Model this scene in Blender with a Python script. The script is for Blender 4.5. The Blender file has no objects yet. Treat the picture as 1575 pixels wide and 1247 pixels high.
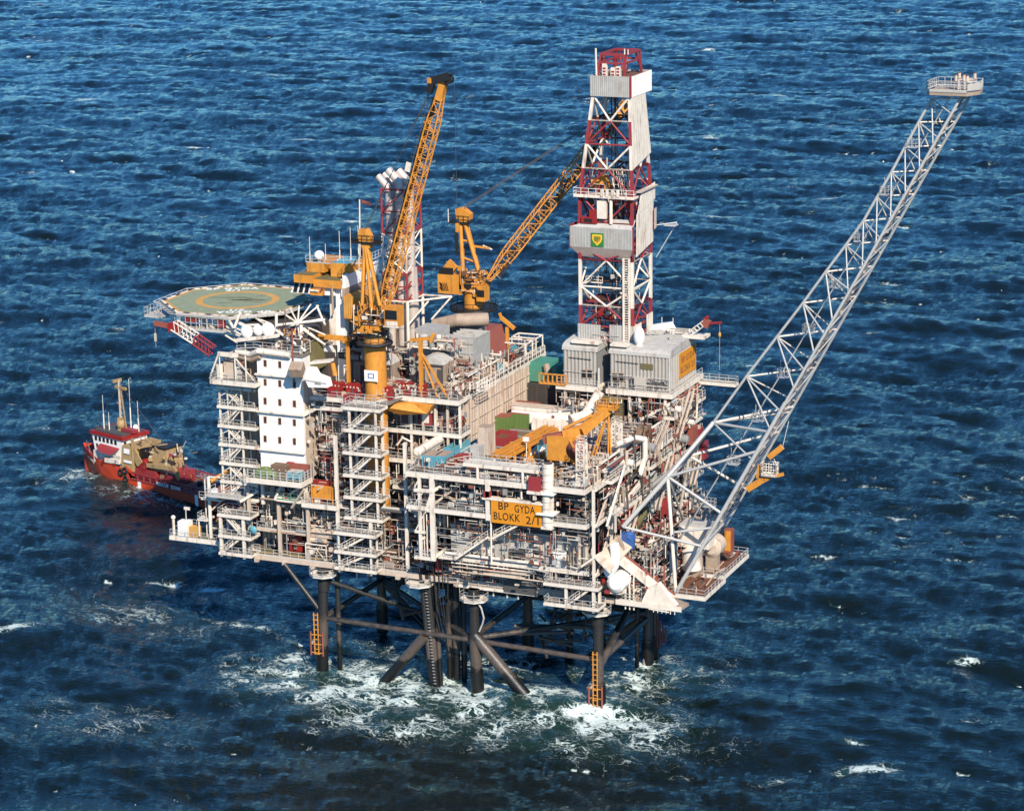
import bpy, math, random
import numpy as np
from mathutils import Vector, Matrix
V = Vector
R = math.radians
PI = math.pi
random.seed(7)
C = bpy.context.scene.collection
SC = bpy.context.scene

# ---------------------------------------------------------------- camera
F, CX, CY = 4000.0, 787.5, 623.5
_pitch, _roll, _yaw = R(14.5), R(.86), R(23.5)
CAM = V((142.31, -360.26, 150.0))
_f = V((-math.sin(_yaw)*math.cos(_pitch), math.cos(_yaw)*math.cos(_pitch), -math.sin(_pitch)))
_u0 = V((-math.sin(_yaw)*math.sin(_pitch), math.cos(_yaw)*math.sin(_pitch), math.cos(_pitch)))
_r0 = V((math.cos(_yaw), math.sin(_yaw), 0))
_r = _r0*math.cos(_roll) - _u0*math.sin(_roll)
_u = _r0*math.sin(_roll) + _u0*math.cos(_roll)


def at(px, py, X=None, Y=None, Z=None):
    """world point seen at a photo pixel, on a given x, y or z plane (used to survey the platform)"""
    d = _f + _r*((px-CX)/F) - _u*((py-CY)/F)
    i, v = [(i, v) for i, v in enumerate((X, Y, Z)) if v is not None][0]
    return CAM + d*((v-CAM[i])/d[i])


cam = bpy.data.cameras.new('camera')
cam.sensor_width = 36; cam.sensor_fit = 'HORIZONTAL'; cam.lens = 36*F/1575
cam.clip_start = 1; cam.clip_end = 60000
co = bpy.data.objects.new('camera', cam); C.objects.link(co)
co.matrix_world = Matrix(((_r.x, _u.x, -_f.x, CAM.x), (_r.y, _u.y, -_f.y, CAM.y), (_r.z, _u.z, -_f.z, CAM.z), (0, 0, 0, 1)))
SC.camera = co

# ---------------------------------------------------------------- light
SUN_AZ, SUN_EL = R(140), R(38)          # clockwise from +Y
w = bpy.data.worlds.new('World'); SC.world = w; w.use_nodes = True
nt = w.node_tree
sky = nt.nodes.new('ShaderNodeTexSky'); sky.sky_type = 'NISHITA'; sky.sun_disc = False
sky.sun_elevation = SUN_EL; sky.sun_rotation = SUN_AZ; sky.altitude = 900
sky.air_density = 1.05; sky.dust_density = 0.0; sky.ozone_density = 6.0
bg = nt.nodes['Background']; bg.inputs['Strength'].default_value = 0.11
hs = nt.nodes.new('ShaderNodeHueSaturation'); hs.inputs['Saturation'].default_value = 1.1
tn = nt.nodes.new('ShaderNodeMix'); tn.data_type = 'RGBA'; tn.blend_type = 'MULTIPLY'; tn.inputs[0].default_value = 1.; tn.inputs[7].default_value = (.50, .90, 1.10, 1)
nt.links.new(sky.outputs[0], hs.inputs['Color']); nt.links.new(hs.outputs[0], tn.inputs[6]); nt.links.new(tn.outputs[2], bg.inputs[0])
sl = bpy.data.lights.new('sun', 'SUN'); sl.energy = 5.0; sl.angle = R(.5); sl.color = (1, .915, .79)
so = bpy.data.objects.new('sun', sl); C.objects.link(so)
tosun = V((math.sin(SUN_AZ)*math.cos(SUN_EL), math.cos(SUN_AZ)*math.cos(SUN_EL), math.sin(SUN_EL)))
so.rotation_euler = tosun.to_track_quat('Z', 'Y').to_euler()
so.location = tosun*300
SC.view_settings.view_transform = 'Standard'; SC.view_settings.look = 'None'
SC.view_settings.exposure = 0.45; SC.view_settings.gamma = 1
SC.cycles.max_bounces = 5; SC.cycles.diffuse_bounces = 2; SC.cycles.glossy_bounces = 3
SC.cycles.transparent_max_bounces = 6

# ---------------------------------------------------------------- materials
MATS = {}


def paint(name, col, rough=.5, dirt=.25, rust=.0, metal=0., scale=.35, bump=0.):
    m = bpy.data.materials.new(name); m.use_nodes = True
    n = m.node_tree.nodes; L = m.node_tree.links
    b = n['Principled BSDF']; b.inputs['Roughness'].default_value = rough; b.inputs['Metallic'].default_value = metal
    tc = n.new('ShaderNodeTexCoord')
    n1 = n.new('ShaderNodeTexNoise'); n1.inputs['Scale'].default_value = scale*2; n1.inputs['Detail'].default_value = 6
    n1.inputs['Roughness'].default_value = .7
    L.new(tc.outputs['Object'], n1.inputs['Vector'])
    mp = n.new('ShaderNodeMapping'); mp.inputs['Scale'].default_value = (.9, .9, .14)
    L.new(tc.outputs['Object'], mp.inputs['Vector'])
    n2 = n.new('ShaderNodeTexNoise'); n2.inputs['Scale'].default_value = 1.4; n2.inputs['Detail'].default_value = 5
    L.new(mp.outputs[0], n2.inputs['Vector'])
    r1 = n.new('ShaderNodeMapRange'); r1.inputs[1].default_value = .35; r1.inputs[2].default_value = .72
    r1.inputs[3].default_value = 0; r1.inputs[4].default_value = dirt
    L.new(n1.outputs[0], r1.inputs[0])
    mx = n.new('ShaderNodeMix'); mx.data_type = 'RGBA'
    mx.inputs[6].default_value = (*col, 1); mx.inputs[7].default_value = (col[0]*.50, col[1]*.44, col[2]*.36, 1)
    L.new(r1.outputs[0], mx.inputs[0])
    out = mx.outputs[2]
    if rust > 0:
        r2 = n.new('ShaderNodeMapRange'); r2.inputs[1].default_value = .56; r2.inputs[2].default_value = .70
        r2.inputs[3].default_value = 0; r2.inputs[4].default_value = rust
        L.new(n2.outputs[0], r2.inputs[0])
        mr = n.new('ShaderNodeMix'); mr.data_type = 'RGBA'; mr.inputs[7].default_value = (.20, .075, .03, 1)
        L.new(r2.outputs[0], mr.inputs[0]); L.new(out, mr.inputs[6]); out = mr.outputs[2]
    L.new(out, b.inputs['Base Color'])
    rr = n.new('ShaderNodeMapRange'); rr.inputs[3].default_value = max(.05, rough-.12); rr.inputs[4].default_value = min(1, rough+.2)
    L.new(n1.outputs[0], rr.inputs[0]); L.new(rr.outputs[0], b.inputs['Roughness'])
    if bump:
        bp = n.new('ShaderNodeBump'); bp.inputs['Strength'].default_value = bump; bp.inputs['Distance'].default_value = .08
        L.new(n1.outputs[0], bp.inputs['Height']); L.new(bp.outputs[0], b.inputs['Normal'])
    MATS[name] = m
    return m


for a in [
    ('white', (.75, .67, .565), .55, .42, .6), ('white_clean', (.83, .80, .75), .45, .16, .22),
    ('cream', (.56, .45, .35), .55, .4, .4), ('tan', (.37, .28, .21), .65, .55, .4),
    ('pale_grey', (.47, .45, .41), .55, .42, .35), ('grey', (.27, .265, .255), .5, .35, .2), ('dark_grey', (.075, .072, .07), .55, .4, .15),
    ('black', (.014, .013, .013), .5, .3, 0), ('shadow_steel', (.045, .04, .036), .65, .5, .3),  # last one: near-black steel for recesses and undersides, their shade put into the colour
    ('galv', (.47, .465, .44), .4, .25, .14, .1), ('orange', (.64, .265, .032), .6, .62, .45), ('sign_orange', (.66, .25, .012), .5, .3, .12),
    ('red', (.27, .016, .014), .45, .3, .1), ('maroon', (.28, .032, .036), .5, .35, .15), ('rustred', (.27, .075, .05), .6, .45, .35),
    ('ship_red', (.58, .06, .02), .45, .3, .15), ('blue', (.10, .33, .42), .5, .35, .2), ('navy', (.03, .06, .10), .55, .3, .0), ('tarp_blue', (.03, .10, .30), .6, .3, 0),
    ('green', (.115, .18, .045), .55, .35, .2), ('sea_green', (.06, .24, .17), .55, .35, .2), ('pad_green', (.25, .285, .175), .75, .45, .10),
    ('olive', (.14, .12, .045), .7, .4, .3), ('rust', (.16, .062, .028), .8, .5, .6), ('deck_brown', (.17, .11, .07), .8, .55, .45),
    ('deck_grey', (.21, .185, .155), .75, .5, .35), ('ship_tan', (.40, .27, .125), .6, .6, .4), ('alu', (.40, .395, .37), .5, .4, .2, .1),
    ('pad_yellow', (.58, .31, .07), .75, .5, .15), ('logo_green', (.03, .17, .03), .5, .15, 0), ('logo_yellow', (.72, .52, .03), .5, .1, 0),
    ('pipe_buff', (.60, .51, .45), .4, .35, .2, .2), ('glass', (.015, .018, .022), .12, .1, 0), ('window_brown', (.09, .03, .02), .3, .2, 0),
    ('fence_grey', (.47, .425, .36), .55, .3, .15),
]:
    paint(*a)


def jacket_mat():
    m = bpy.data.materials.new('jacket_steel'); m.use_nodes = True
    n = m.node_tree.nodes; L = m.node_tree.links; b = n['Principled BSDF']; b.inputs['Roughness'].default_value = .45
    tc = n.new('ShaderNodeTexCoord'); g = n.new('ShaderNodeNewGeometry')
    sx = n.new('ShaderNodeSeparateXYZ'); L.new(g.outputs['Position'], sx.inputs[0])
    no = n.new('ShaderNodeTexNoise'); no.inputs['Scale'].default_value = .9; no.inputs['Detail'].default_value = 7; L.new(g.outputs['Position'], no.inputs['Vector'])
    ad = n.new('ShaderNodeMath'); ad.operation = 'MULTIPLY_ADD'; ad.inputs[1].default_value = 3.; L.new(no.outputs[0], ad.inputs[0]); L.new(sx.outputs[2], ad.inputs[2])
    cr = n.new('ShaderNodeValToRGB'); e = cr.color_ramp
    e.elements[0].position = 0; e.elements[0].color = (.008, .007, .006, 1)
    e.elements[1].position = 1; e.elements[1].color = (.036, .034, .032, 1)
    for p, c in ((.27, (.008, .007, .006)), (.30, (.12, .092, .074)), (.50, (.13, .10, .082)), (.56, (.036, .034, .032))):
        k = e.elements.new(p); k.color = (*c, 1)
    dv = n.new('ShaderNodeMath'); dv.operation = 'DIVIDE'; dv.inputs[1].default_value = 20.; L.new(ad.outputs[0], dv.inputs[0]); L.new(dv.outputs[0], cr.inputs[0])
    n2 = n.new('ShaderNodeTexNoise'); n2.inputs['Scale'].default_value = 3; n2.inputs['Detail'].default_value = 5; L.new(g.outputs['Position'], n2.inputs['Vector'])
    mx = n.new('ShaderNodeMix'); mx.data_type = 'RGBA'; mx.blend_type = 'MULTIPLY'; mx.inputs[0].default_value = .7
    L.new(cr.outputs[0], mx.inputs[6]); L.new(n2.outputs[0], mx.inputs[7]); L.new(mx.outputs[2], b.inputs['Base Color'])
    bp = n.new('ShaderNodeBump'); bp.inputs['Strength'].default_value = .5; bp.inputs['Distance'].default_value = .1
    L.new(n2.outputs[0], bp.inputs['Height']); L.new(bp.outputs[0], b.inputs['Normal'])
    MATS['jacket'] = m


jacket_mat()

# ---------------------------------------------------------------- mesh builder


class MB:
    def __init__(s):
        s.v = []; s.f = []; s.m = []; s.sm = []; s.mats = []; s.pr = []

    def mi(s, m):
        if m not in s.mats: s.mats.append(m)
        return s.mats.index(m)

    def add(s, vs, fs, m, smooth=False):
        o = len(s.v); k = s.mi(m); s.pr.append((o, o+len(vs), len(s.f), len(s.f)+len(fs)))
        s.v += [tuple(v) for v in vs]
        for f in fs:
            s.f.append([i+o for i in f]); s.m.append(k); s.sm.append(smooth)
        return s

    def box(s, x0, x1, y0, y1, z0, z1, m):
        x0, x1 = min(x0, x1), max(x0, x1); y0, y1 = min(y0, y1), max(y0, y1); z0, z1 = min(z0, z1), max(z0, z1)
        vs = [(x, y, z) for z in (z0, z1) for y in (y0, y1) for x in (x0, x1)]
        return s.add(vs, [(0, 2, 3, 1), (4, 5, 7, 6), (0, 1, 5, 4), (2, 6, 7, 3), (0, 4, 6, 2), (1, 3, 7, 5)], m)

    def obox(s, c, size, rz, m, tilt=None):
        M = Matrix.Translation(V(c)) @ Matrix.Rotation(rz, 4, 'Z')
        if tilt: M = M @ Matrix.Rotation(tilt[1], 4, tilt[0])
        h = V(size)/2
        vs = [M @ V((x*h.x, y*h.y, z*h.z)) for z in (-1, 1) for y in (-1, 1) for x in (-1, 1)]
        return s.add(vs, [(0, 2, 3, 1), (4, 5, 7, 6), (0, 1, 5, 4), (2, 6, 7, 3), (0, 4, 6, 2), (1, 3, 7, 5)], m)

    def bar(s, p, q, wd, h, m):
        p = V(p); q = V(q); d = (q-p)
        if d.length < 1e-4: return s
        d.normalize(); up = V((0, 0, 1)) if abs(d.z) < .95 else V((0, 1, 0))
        a = d.cross(up).normalized()*(wd/2); b = a.cross(d).normalized()*(h/2)
        vs = [e+i*a+j*b for e in (p, q) for i, j in ((-1, -1), (1, -1), (1, 1), (-1, 1))]
        return s.add(vs, [(3, 2, 1, 0), (4, 5, 6, 7), (0, 1, 5, 4), (1, 2, 6, 5), (2, 3, 7, 6), (3, 0, 4, 7)], m)

    def tube(s, p, q, r, m, n=6, r2=None):
        p = V(p); q = V(q); d = q-p
        if d.length < 1e-4: return s
        d.normalize(); up = V((0, 0, 1)) if abs(d.z) < .95 else V((0, 1, 0))
        a = d.cross(up).normalized(); b = a.cross(d); r2 = r if r2 is None else r2
        vs = []
        for e, rr in ((p, r), (q, r2)):
            for i in range(n):
                t = 2*PI*i/n; vs.append(e+(a*math.cos(t)+b*math.sin(t))*rr)
        s.add(vs, [(i, (i+1) % n, n+(i+1) % n, n+i) for i in range(n)], m, n > 4)
        s.add(vs[:n], [tuple(range(n-1, -1, -1))], m); s.add(vs[n:], [tuple(range(n))], m)
        return s

    def path(s, pts, r, m, n=6):
        for a, b in zip(pts[:-1], pts[1:]): s.tube(a, b, r, m, n)
        if r > .15:
            for a in pts[1:-1]: s.ball(a, r, m, 8, 5)
        return s

    def ball(s, c, r, m, n=12, k=8, sc=(1, 1, 1), half=False):
        vs = []; c = V(c); fs = []
        for j in range(k+1):
            ph = (PI/2 if half else PI)*j/k
            for i in range(n):
                t = 2*PI*i/n
                vs.append(c+V((math.sin(ph)*math.cos(t)*r*sc[0], math.sin(ph)*math.sin(t)*r*sc[1], math.cos(ph)*r*sc[2])))
        for j in range(k):
            for i in range(n):
                fs.append((j*n+i, (j+1)*n+i, (j+1)*n+(i+1) % n, j*n+(i+1) % n))
        return s.add(vs, fs, m, True)

    def lathe(s, prof, c, m, n=16, axis='Z'):
        c = V(c); vs = []; fs = []
        for r, z in prof:
            for i in range(n):
                t = 2*PI*i/n; a, b = r*math.cos(t), r*math.sin(t)
                vs.append(c+(V((a, b, z)) if axis == 'Z' else V((z, a, b)) if axis == 'X' else V((b, z, a))))
        for j in range(len(prof)-1):
            for i in range(n): fs.append((j*n+i, j*n+(i+1) % n, (j+1)*n+(i+1) % n, (j+1)*n+i))
        s.add(vs, fs, m, True)
        return s

    def drum(s, p, q, r, m, n=14):
        """closed round vessel with dished ends"""
        p = V(p); q = V(q); d = (q-p).normalized()
        s.tube(p, q, r, m, n)
        s.tube(p-d*r*.28, p, r*.6, m, n, r2=r); s.tube(q, q+d*r*.28, r, m, n, r2=r*.6)
        return s

    def ext(s, poly, vec, m, smooth=False):
        n = len(poly); vs = [V(p) for p in poly]+[V(p)+V(vec) for p in poly]
        return s.add(vs, [tuple(range(n-1, -1, -1)), tuple(range(n, 2*n))]+[(i, (i+1) % n, n+(i+1) % n, n+i) for i in range(n)], m, smooth)

    def rail(s, pts, m='galv', h=1.1, step=1.6, closed=False, r=.05, kick=True):
        pts = [V(p) for p in pts]
        if closed: pts = pts+[pts[0]]
        for a, b in zip(pts[:-1], pts[1:]):
            L = (b-a).length; n = max(1, round(L/step))
            for i in range(n+1):
                p = a.lerp(b, i/n); s.tube(p, p+V((0, 0, h)), r, m, 4)
            for k in (.5, 1): s.tube(a+V((0, 0, h*k)), b+V((0, 0, h*k)), r*.9, m, 4)
            if kick: s.bar(a+V((0, 0, .1)), b+V((0, 0, .1)), .03, .2, m)
        return s

    def flight(s, p, q, wdir, wd, m, rails=True):
        """stair from p (bottom) to q (top); wdir is the unit width direction"""
        p = V(p); q = V(q); wv = V(wdir)*wd
        for o in (V((0, 0, 0)), wv):
            s.bar(p+o, q+o, .10, .34, m)
            if rails:
                for k in (.55, 1.05): s.tube(p+o+V((0, 0, k)), q+o+V((0, 0, k)), .05, m, 4)
                for i in range(5):
                    e = p.lerp(q, i/4)+o; s.tube(e, e+V((0, 0, 1.05)), .045, m, 4)
        n = max(4, int(abs(q.z-p.z)/.28))
        for i in range(n):
            e = p.lerp(q, (i+.5)/n); s.bar(e, e+wv, .26, .05, 'grey')
        return s

    def truss(s, A, B, m, r=.1, n=6):
        """zig-zag bracing between two chords given as equal point lists"""
        for i in range(len(A)-1):
            s.tube(A[i], B[i+1] if i % 2 else B[i], r, m, n)
            s.tube(A[i+1], B[i] if not i % 2 else B[i+1], r, m, n) if False else s.tube(A[i+1], B[i], r, m, n)
        return s

    def pieces(s):
        """groups of primitives that stand well apart from each other"""
        n = len(s.pr)
        if n < 2 or n > 1500: return None
        P = np.array(s.v); lo = np.array([P[a:b].min(0) for a, b, _, _ in s.pr]); hi = np.array([P[a:b].max(0) for a, b, _, _ in s.pr])
        size = (hi-lo).max(1); gap = np.maximum(0, np.maximum(lo[:, None]-hi[None], lo[None]-hi[:, None]))
        near = np.sqrt((gap**2).sum(2)) <= np.maximum(.02, .5*np.maximum(size[:, None], size[None]))
        lab = -np.ones(n, int); k = 0
        for i in range(n):
            if lab[i] >= 0: continue
            st_ = [i]; lab[i] = k
            while st_:
                j = st_.pop()
                for q in np.nonzero(near[j] & (lab < 0))[0]: lab[q] = k; st_.append(q)
            k += 1
        return lab if k > 1 else None

    def build(s, name, parent=None, label=None, loc=None):
        lab = s.pieces() if parent else None
        if lab is not None:
            first = None
            for g in range(lab.max()+1):
                b = MB(); b.mats = s.mats
                for i in np.nonzero(lab == g)[0]:
                    v0, v1, f0, f1 = s.pr[i]; o = len(b.v); b.v += s.v[v0:v1]
                    b.f += [[q-v0+o for q in f] for f in s.f[f0:f1]]; b.m += s.m[f0:f1]; b.sm += s.sm[f0:f1]
                ob = b.build_one(name, parent, label, loc); first = first or ob
            return first
        return s.build_one(name, parent, label, loc)

    def build_one(s, name, parent=None, label=None, loc=None):
        me = bpy.data.meshes.new(name)
        o0 = origin(parent) if parent else (V(loc) if loc is not None else V((0, 0, 0)))
        me.from_pydata([(v[0]-o0.x, v[1]-o0.y, v[2]-o0.z) for v in s.v], [], s.f)
        for m in s.mats: me.materials.append(MATS[m])
        me.polygons.foreach_set('material_index', s.m); me.polygons.foreach_set('use_smooth', s.sm)
        me.update()
        o = bpy.data.objects.new(name, me); C.objects.link(o)
        if parent: o.parent = parent; o['_o'] = 0; del o['_o']; ORI[o.name] = o0
        else: o.location = o0; ORI[o.name] = o0
        if label: o['label'] = label
        return o


ORI = {}


def origin(o): return ORI[o.name]


def thing(name, label, cat, loc=(0, 0, 0), group=None):
    o = bpy.data.objects.new(name, None); C.objects.link(o); o.location = loc; o.empty_display_size = .5
    ORI[o.name] = V(loc); o['label'] = label; o['category'] = cat
    if group: o['group'] = group
    return o


def tag(o, label, cat, group=None):
    o['label'] = label; o['category'] = cat
    if group: o['group'] = group
    return o


def dup(src, loc, rz=0., label=None, group=None):
    r = src.copy(); C.objects.link(r); r.location = loc; r.rotation_euler = (0, 0, rz); ORI[r.name] = V(loc)
    if label: r['label'] = label
    if group: r['group'] = group
    for ch in list(src.children):
        c = ch.copy(); C.objects.link(c); c.parent = r
        for g in list(ch.children):
            d = g.copy(); C.objects.link(d); d.parent = c
    return r


def text_mesh(txt, size, m, M, name, parent, depth=.03, spacing=1.0, align='CENTER', line=1.0, bold=0.0, width=None):
    cu = bpy.data.curves.new('tmp', 'FONT'); cu.body = txt; cu.size = size; cu.extrude = depth; cu.align_x = align
    cu.align_y = 'CENTER'; cu.space_character = spacing; cu.space_line = line; cu.offset = bold; cu.resolution_u = 3
    ob = bpy.data.objects.new('tmp', cu); C.objects.link(ob)
    dg = bpy.context.evaluated_depsgraph_get()
    me = bpy.data.meshes.new_from_object(ob.evaluated_get(dg)); bpy.data.objects.remove(ob)
    if width:
        xs_ = [v.co.x for v in me.vertices]; me.transform(Matrix.Diagonal((width/(max(xs_)-min(xs_)), 1, 1, 1)))
    o0 = origin(parent) if parent else V((0, 0, 0))
    me.transform(Matrix.Translation(-o0) @ M)
    me.materials.clear(); me.materials.append(MATS[m]); me.name = name
    o = bpy.data.objects.new(name, me); C.objects.link(o); ORI[o.name] = o0
    if parent: o.parent = parent
    return o


def Mframe(o, x, y):
    """matrix whose local x,y axes are the given directions at origin o"""
    x = V(x).normalized(); y = V(y).normalized(); z = x.cross(y)
    return Matrix(((x.x, y.x, z.x, o[0]), (x.y, y.y, z.y, o[1]), (x.z, y.z, z.z, o[2]), (0, 0, 0, 1)))
# ---------------------------------------------------------------- the sea
SHIP_P = V((-131.2, 84.1, 0)); SHIP_D = V((.956, -.292, 0)).normalized()   # bow points along -SHIP_D


def ocean_tile(N, L, seed, wdir, peak, hs, spread=3, cut=.0):
    rg = np.random.default_rng(seed)
    k1 = 2*np.pi*np.fft.fftfreq(N, L/N); kx, ky = np.meshgrid(k1, k1, indexing='ij')
    k = np.sqrt(kx**2+ky**2); k[0, 0] = 1e9
    kp = 2*np.pi/peak
    S = np.exp(-.75*(kp/k)**2)/k**3.55
    c = (kx*wdir[0]+ky*wdir[1])/k
    S *= (np.abs(c)**spread)*.93+.07
    S *= np.exp(-(k*cut)**2)
    ph = rg.normal(size=(N, N))+1j*rg.normal(size=(N, N))
    h = np.fft.ifft2(np.sqrt(S)*ph)
    sc = (hs/4)/np.real(h).std()
    H = np.sqrt(S)*ph*sc
    k[0, 0] = 1
    f = lambda A: np.real(np.fft.ifft2(A)).astype(np.float32)
    hh = f(H); dx = f(-1j*kx/k*H); dy = f(-1j*ky/k*H)
    J = (1+1.15*f(kx*kx/k*H))*(1+1.15*f(ky*ky/k*H))-(1.15*f(kx*ky/k*H))**2
    return dict(N=N, L=L, h=hh, dx=dx, dy=dy, J=J)


def samp(T, key, x, y, ang=0., ox=0., oy=0.):
    c, s = math.cos(ang), math.sin(ang); u = (c*x-s*y+ox)/T['L']*T['N']; v = (s*x+c*y+oy)/T['L']*T['N']
    i = np.floor(u).astype(np.int64); j = np.floor(v).astype(np.int64); fu = (u-i).astype(np.float32); fv = (v-j).astype(np.float32)
    N = T['N']; i0 = i % N; i1 = (i+1) % N; j0 = j % N; j1 = (j+1) % N; A = T[key]
    return (A[i0, j0]*(1-fu)+A[i1, j0]*fu)*(1-fv)+(A[i0, j1]*(1-fu)+A[i1, j1]*fu)*fv


def build_sea():
    A = ocean_tile(512, 389., 3, (-.20, .97), 70., 2.3, 4, .25)
    B = ocean_tile(512, 173., 5, (.28, .96), 12., .70, 2, .05)
    G = ocean_tile(256, 611., 9, (1, 0), 160., 4., 0, 2.)           # only used as a slow random field
    # adaptive mesh around the point below the camera: fine where the view is, coarse elsewhere
    a0 = _yaw                       # heading, ccw from +Y
    th = []; t = 0.
    while t < PI:
        th.append(t); t += .0011 if t < R(20) else min(.12, .0011*(1+(t-R(20))*60))
    th = np.array([-q for q in th[:0:-1]]+th)
    th = np.concatenate([th, [PI]]) if th[-1] < PI-1e-3 else th
    th[0] = -PI; th[-1] = PI
    rr = [20.]; 
    while rr[-1] < 40000:
        d = rr[-1]
        if d < 280: rr.append(d+12)
        elif d < 1750: rr.append(d+max(.75, d*.0021))
        else: rr.append(d*1.06)
    rr = np.array(rr)
    TT, RR = np.meshgrid(th, rr)
    x = CAM.x-np.sin(a0+TT)*RR; y = CAM.y+np.cos(a0+TT)*RR
    fade = np.clip((6000-RR)/4000, 0, 1)
    h = np.zeros_like(x); dx = np.zeros_like(x); dy = np.zeros_like(x)
    for T, an, ox, oy, wgt in ((A, 0., 0, 0, .8), (A, .42, 71, 33, .6), (B, 0., 11, 5, 1.)):
        h += wgt*samp(T, 'h', x, y, an, ox, oy)
        ddx = samp(T, 'dx', x, y, an, ox, oy); ddy = samp(T, 'dy', x, y, an, ox, oy)
        c, s = math.cos(an), math.sin(an)
        dx += wgt*(c*ddx+s*ddy); dy += wgt*(-s*ddx+c*ddy)
    J = .55*samp(A, 'J', x, y)+.45*samp(A, 'J', x, y, .42, 71, 33)+.25*(samp(B, 'J', x, y, 0., 11, 5)-1)
    g = samp(G, 'h', x, y); g2 = samp(G, 'h', x, y, 1.1, 200, 90)
    caps = np.clip((.70+.045*g-J)/.24, 0, .85)
    lace = np.clip((1.05*g2-1.15)/1.2, 0, .55)*np.clip((1.02-J)/.3, 0, 1)     # patches of old foam
    # foam round the jacket legs and along the ship
    legs = [(0, 0, 1.), (-22, 0, 1.), (-26.5, -1, .9), (-49.3, 0, 1.), (-12, -1, 1.), (-38.5, -1, 1.), (0, 22, .9), (-22, 22, .7), (-47, 2, .6), (-49, 22, .5), (-28, 3.5, .9), (3, -4, .8)]
    wob = samp(A, 'h', x, y, .9, 13, 40)*1.6+samp(B, 'h', x, y, .3, 13, 40)*2.5
    leg = np.zeros_like(x)
    for lx, ly, s in legs:
        px = x-lx+2.0; py = y-ly+4.5
        d = np.sqrt((px*.62)**2+(py*.85)**2)+wob
        leg = np.maximum(leg, s*np.clip(.90-d/19, 0, .66))
        d2 = np.sqrt((x-lx)**2+(y-ly)**2)
        leg = np.maximum(leg, s*np.clip(1.3-d2/2.6, 0, .92))
    dd = np.hypot((x+20)/50, (y+8)/20)+wob*.02
    leg = np.maximum(leg, np.clip(1.12-dd, 0, .55)*1.0)
    sx = x-SHIP_P.x; sy = y-SHIP_P.y
    al = sx*SHIP_D.x+sy*SHIP_D.y; ac = sx*(-SHIP_D.y)+sy*SHIP_D.x
    dsh = np.hypot(np.maximum(np.abs(al-4)-20, 0), np.maximum(np.abs(ac)-6, 0))
    wake = np.clip(.62-dsh/26+wob*.05+.10*g, 0, .6)*np.clip(.9+.3*g2, 0, 1)
    bowd = np.hypot((al+20)/7, (ac)/5.5)
    wake = np.maximum(wake, np.clip(1.25-bowd, 0, .8)*np.clip(.9+wob*.08, 0, 1))
    wake = np.maximum(wake, .75*np.clip(1.3-np.abs(ac+6.2)/1.6, 0, 1)*np.clip(1.2-np.abs(al-4)/24, 0, 1))
    dq = np.hypot((x+92)/34, (y-16)/22)
    wake = np.maximum(wake, np.clip(.85-dq+wob*.05, 0, .40))
    dq = np.hypot((x+70)/26, (y+32)/12)+wob*.03                          # streaky patch in front on the left
    wake = np.maximum(wake, np.clip(1-dq, 0, .36))
    # breaking crests: short curved streaks of white water, some surveyed from the photograph, the rest scattered
    rg = np.random.default_rng(21)
    br = [(1325, 1182, 6., 1.), (1312, 1142, 3., .9), (1195, 1198, 5., .55), (1490, 45, 9, 1.), (285, 227, 9, .9), (20, 975, 7, .75), (1105, 337, 8, .9), (1370, 437, 4, .9), (1420, 447, 5, .8), (1085, 216, 7, 1.), (1185, 148, 9, .9), (830, 448, 4, .8), (130, 155, 8, .8), (60, 8, 8, .9), (470, 215, 9, .8), (1210, 290, 6, .6), (980, 370, 5, .5), (260, 890, 5, .8), (180, 510, 5, .7), (1475, 1015, 3, .9), (1490, 1012, 2.5, .8), (660, 1220, 4, .8), (1330, 745, 2, .7), (1450, 130, 6, .8), (75, 345, 5, .8), (415, 118, 6, .8)]
    P_ = [(at(px, py, Z=0), L_, a_) for px, py, L_, a_ in br]
    for _ in range(110):
        px, py = rg.uniform(-200, 1775), 1247*rg.uniform(0, 1)**1.7-20
        P_.append((at(px, py, Z=0), rg.uniform(2.2, 6.5)*(1+.6*(py < 350)), rg.uniform(.45, 1.)))
    for p_, L_, a_ in P_:
        ix = np.nonzero((np.abs(x-p_.x) < L_*2.5) & (np.abs(y-p_.y) < L_*2.5))
        if not len(ix[0]): continue
        tl = rg.uniform(-.5, .25); c, s = math.cos(_yaw+tl), math.sin(_yaw+tl)
        u_ = (x[ix]-p_.x)*c+(y[ix]-p_.y)*s; v_ = -(x[ix]-p_.x)*s+(y[ix]-p_.y)*c
        wd_ = max(.5+.10*L_, .0017*math.hypot(p_.x-CAM.x, p_.y-CAM.y)); v_ = v_-.06*u_*u_/max(L_, 1)+.12*u_*rg.uniform(-1, 1)
        g_ = np.exp(-(u_/L_)**2*1.2)*np.exp(-(np.where(v_ > 0, v_/(wd_*2.2), v_/wd_))**2)
        caps[ix] = np.maximum(caps[ix], a_*.86*g_)
    foam = np.maximum(np.maximum(caps, lace), np.maximum(leg, wake))
    X = x+dx*fade*1.0; Yc = y+dy*fade*1.0; Z = h*fade
    nr, nc = x.shape
    vs = np.stack([X, Yc, Z], -1).reshape(-1, 3).astype(np.float32)
    idx = np.arange(nr*nc).reshape(nr, nc)
    q = np.stack([idx[:-1, :-1], idx[1:, :-1], idx[1:, 1:], idx[:-1, 1:]], -1).reshape(-1, 4)[:, ::-1]
    me = bpy.data.meshes.new('sea')
    me.vertices.add(len(vs)); me.vertices.foreach_set('co', vs.ravel())
    me.loops.add(q.size); me.loops.foreach_set('vertex_index', q.ravel().astype(np.int32))
    me.polygons.add(len(q)); me.polygons.foreach_set('loop_start', (np.arange(len(q))*4).astype(np.int32))
    me.update(calc_edges=True)
    me.polygons.foreach_set('use_smooth', np.ones(len(q), bool))
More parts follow.
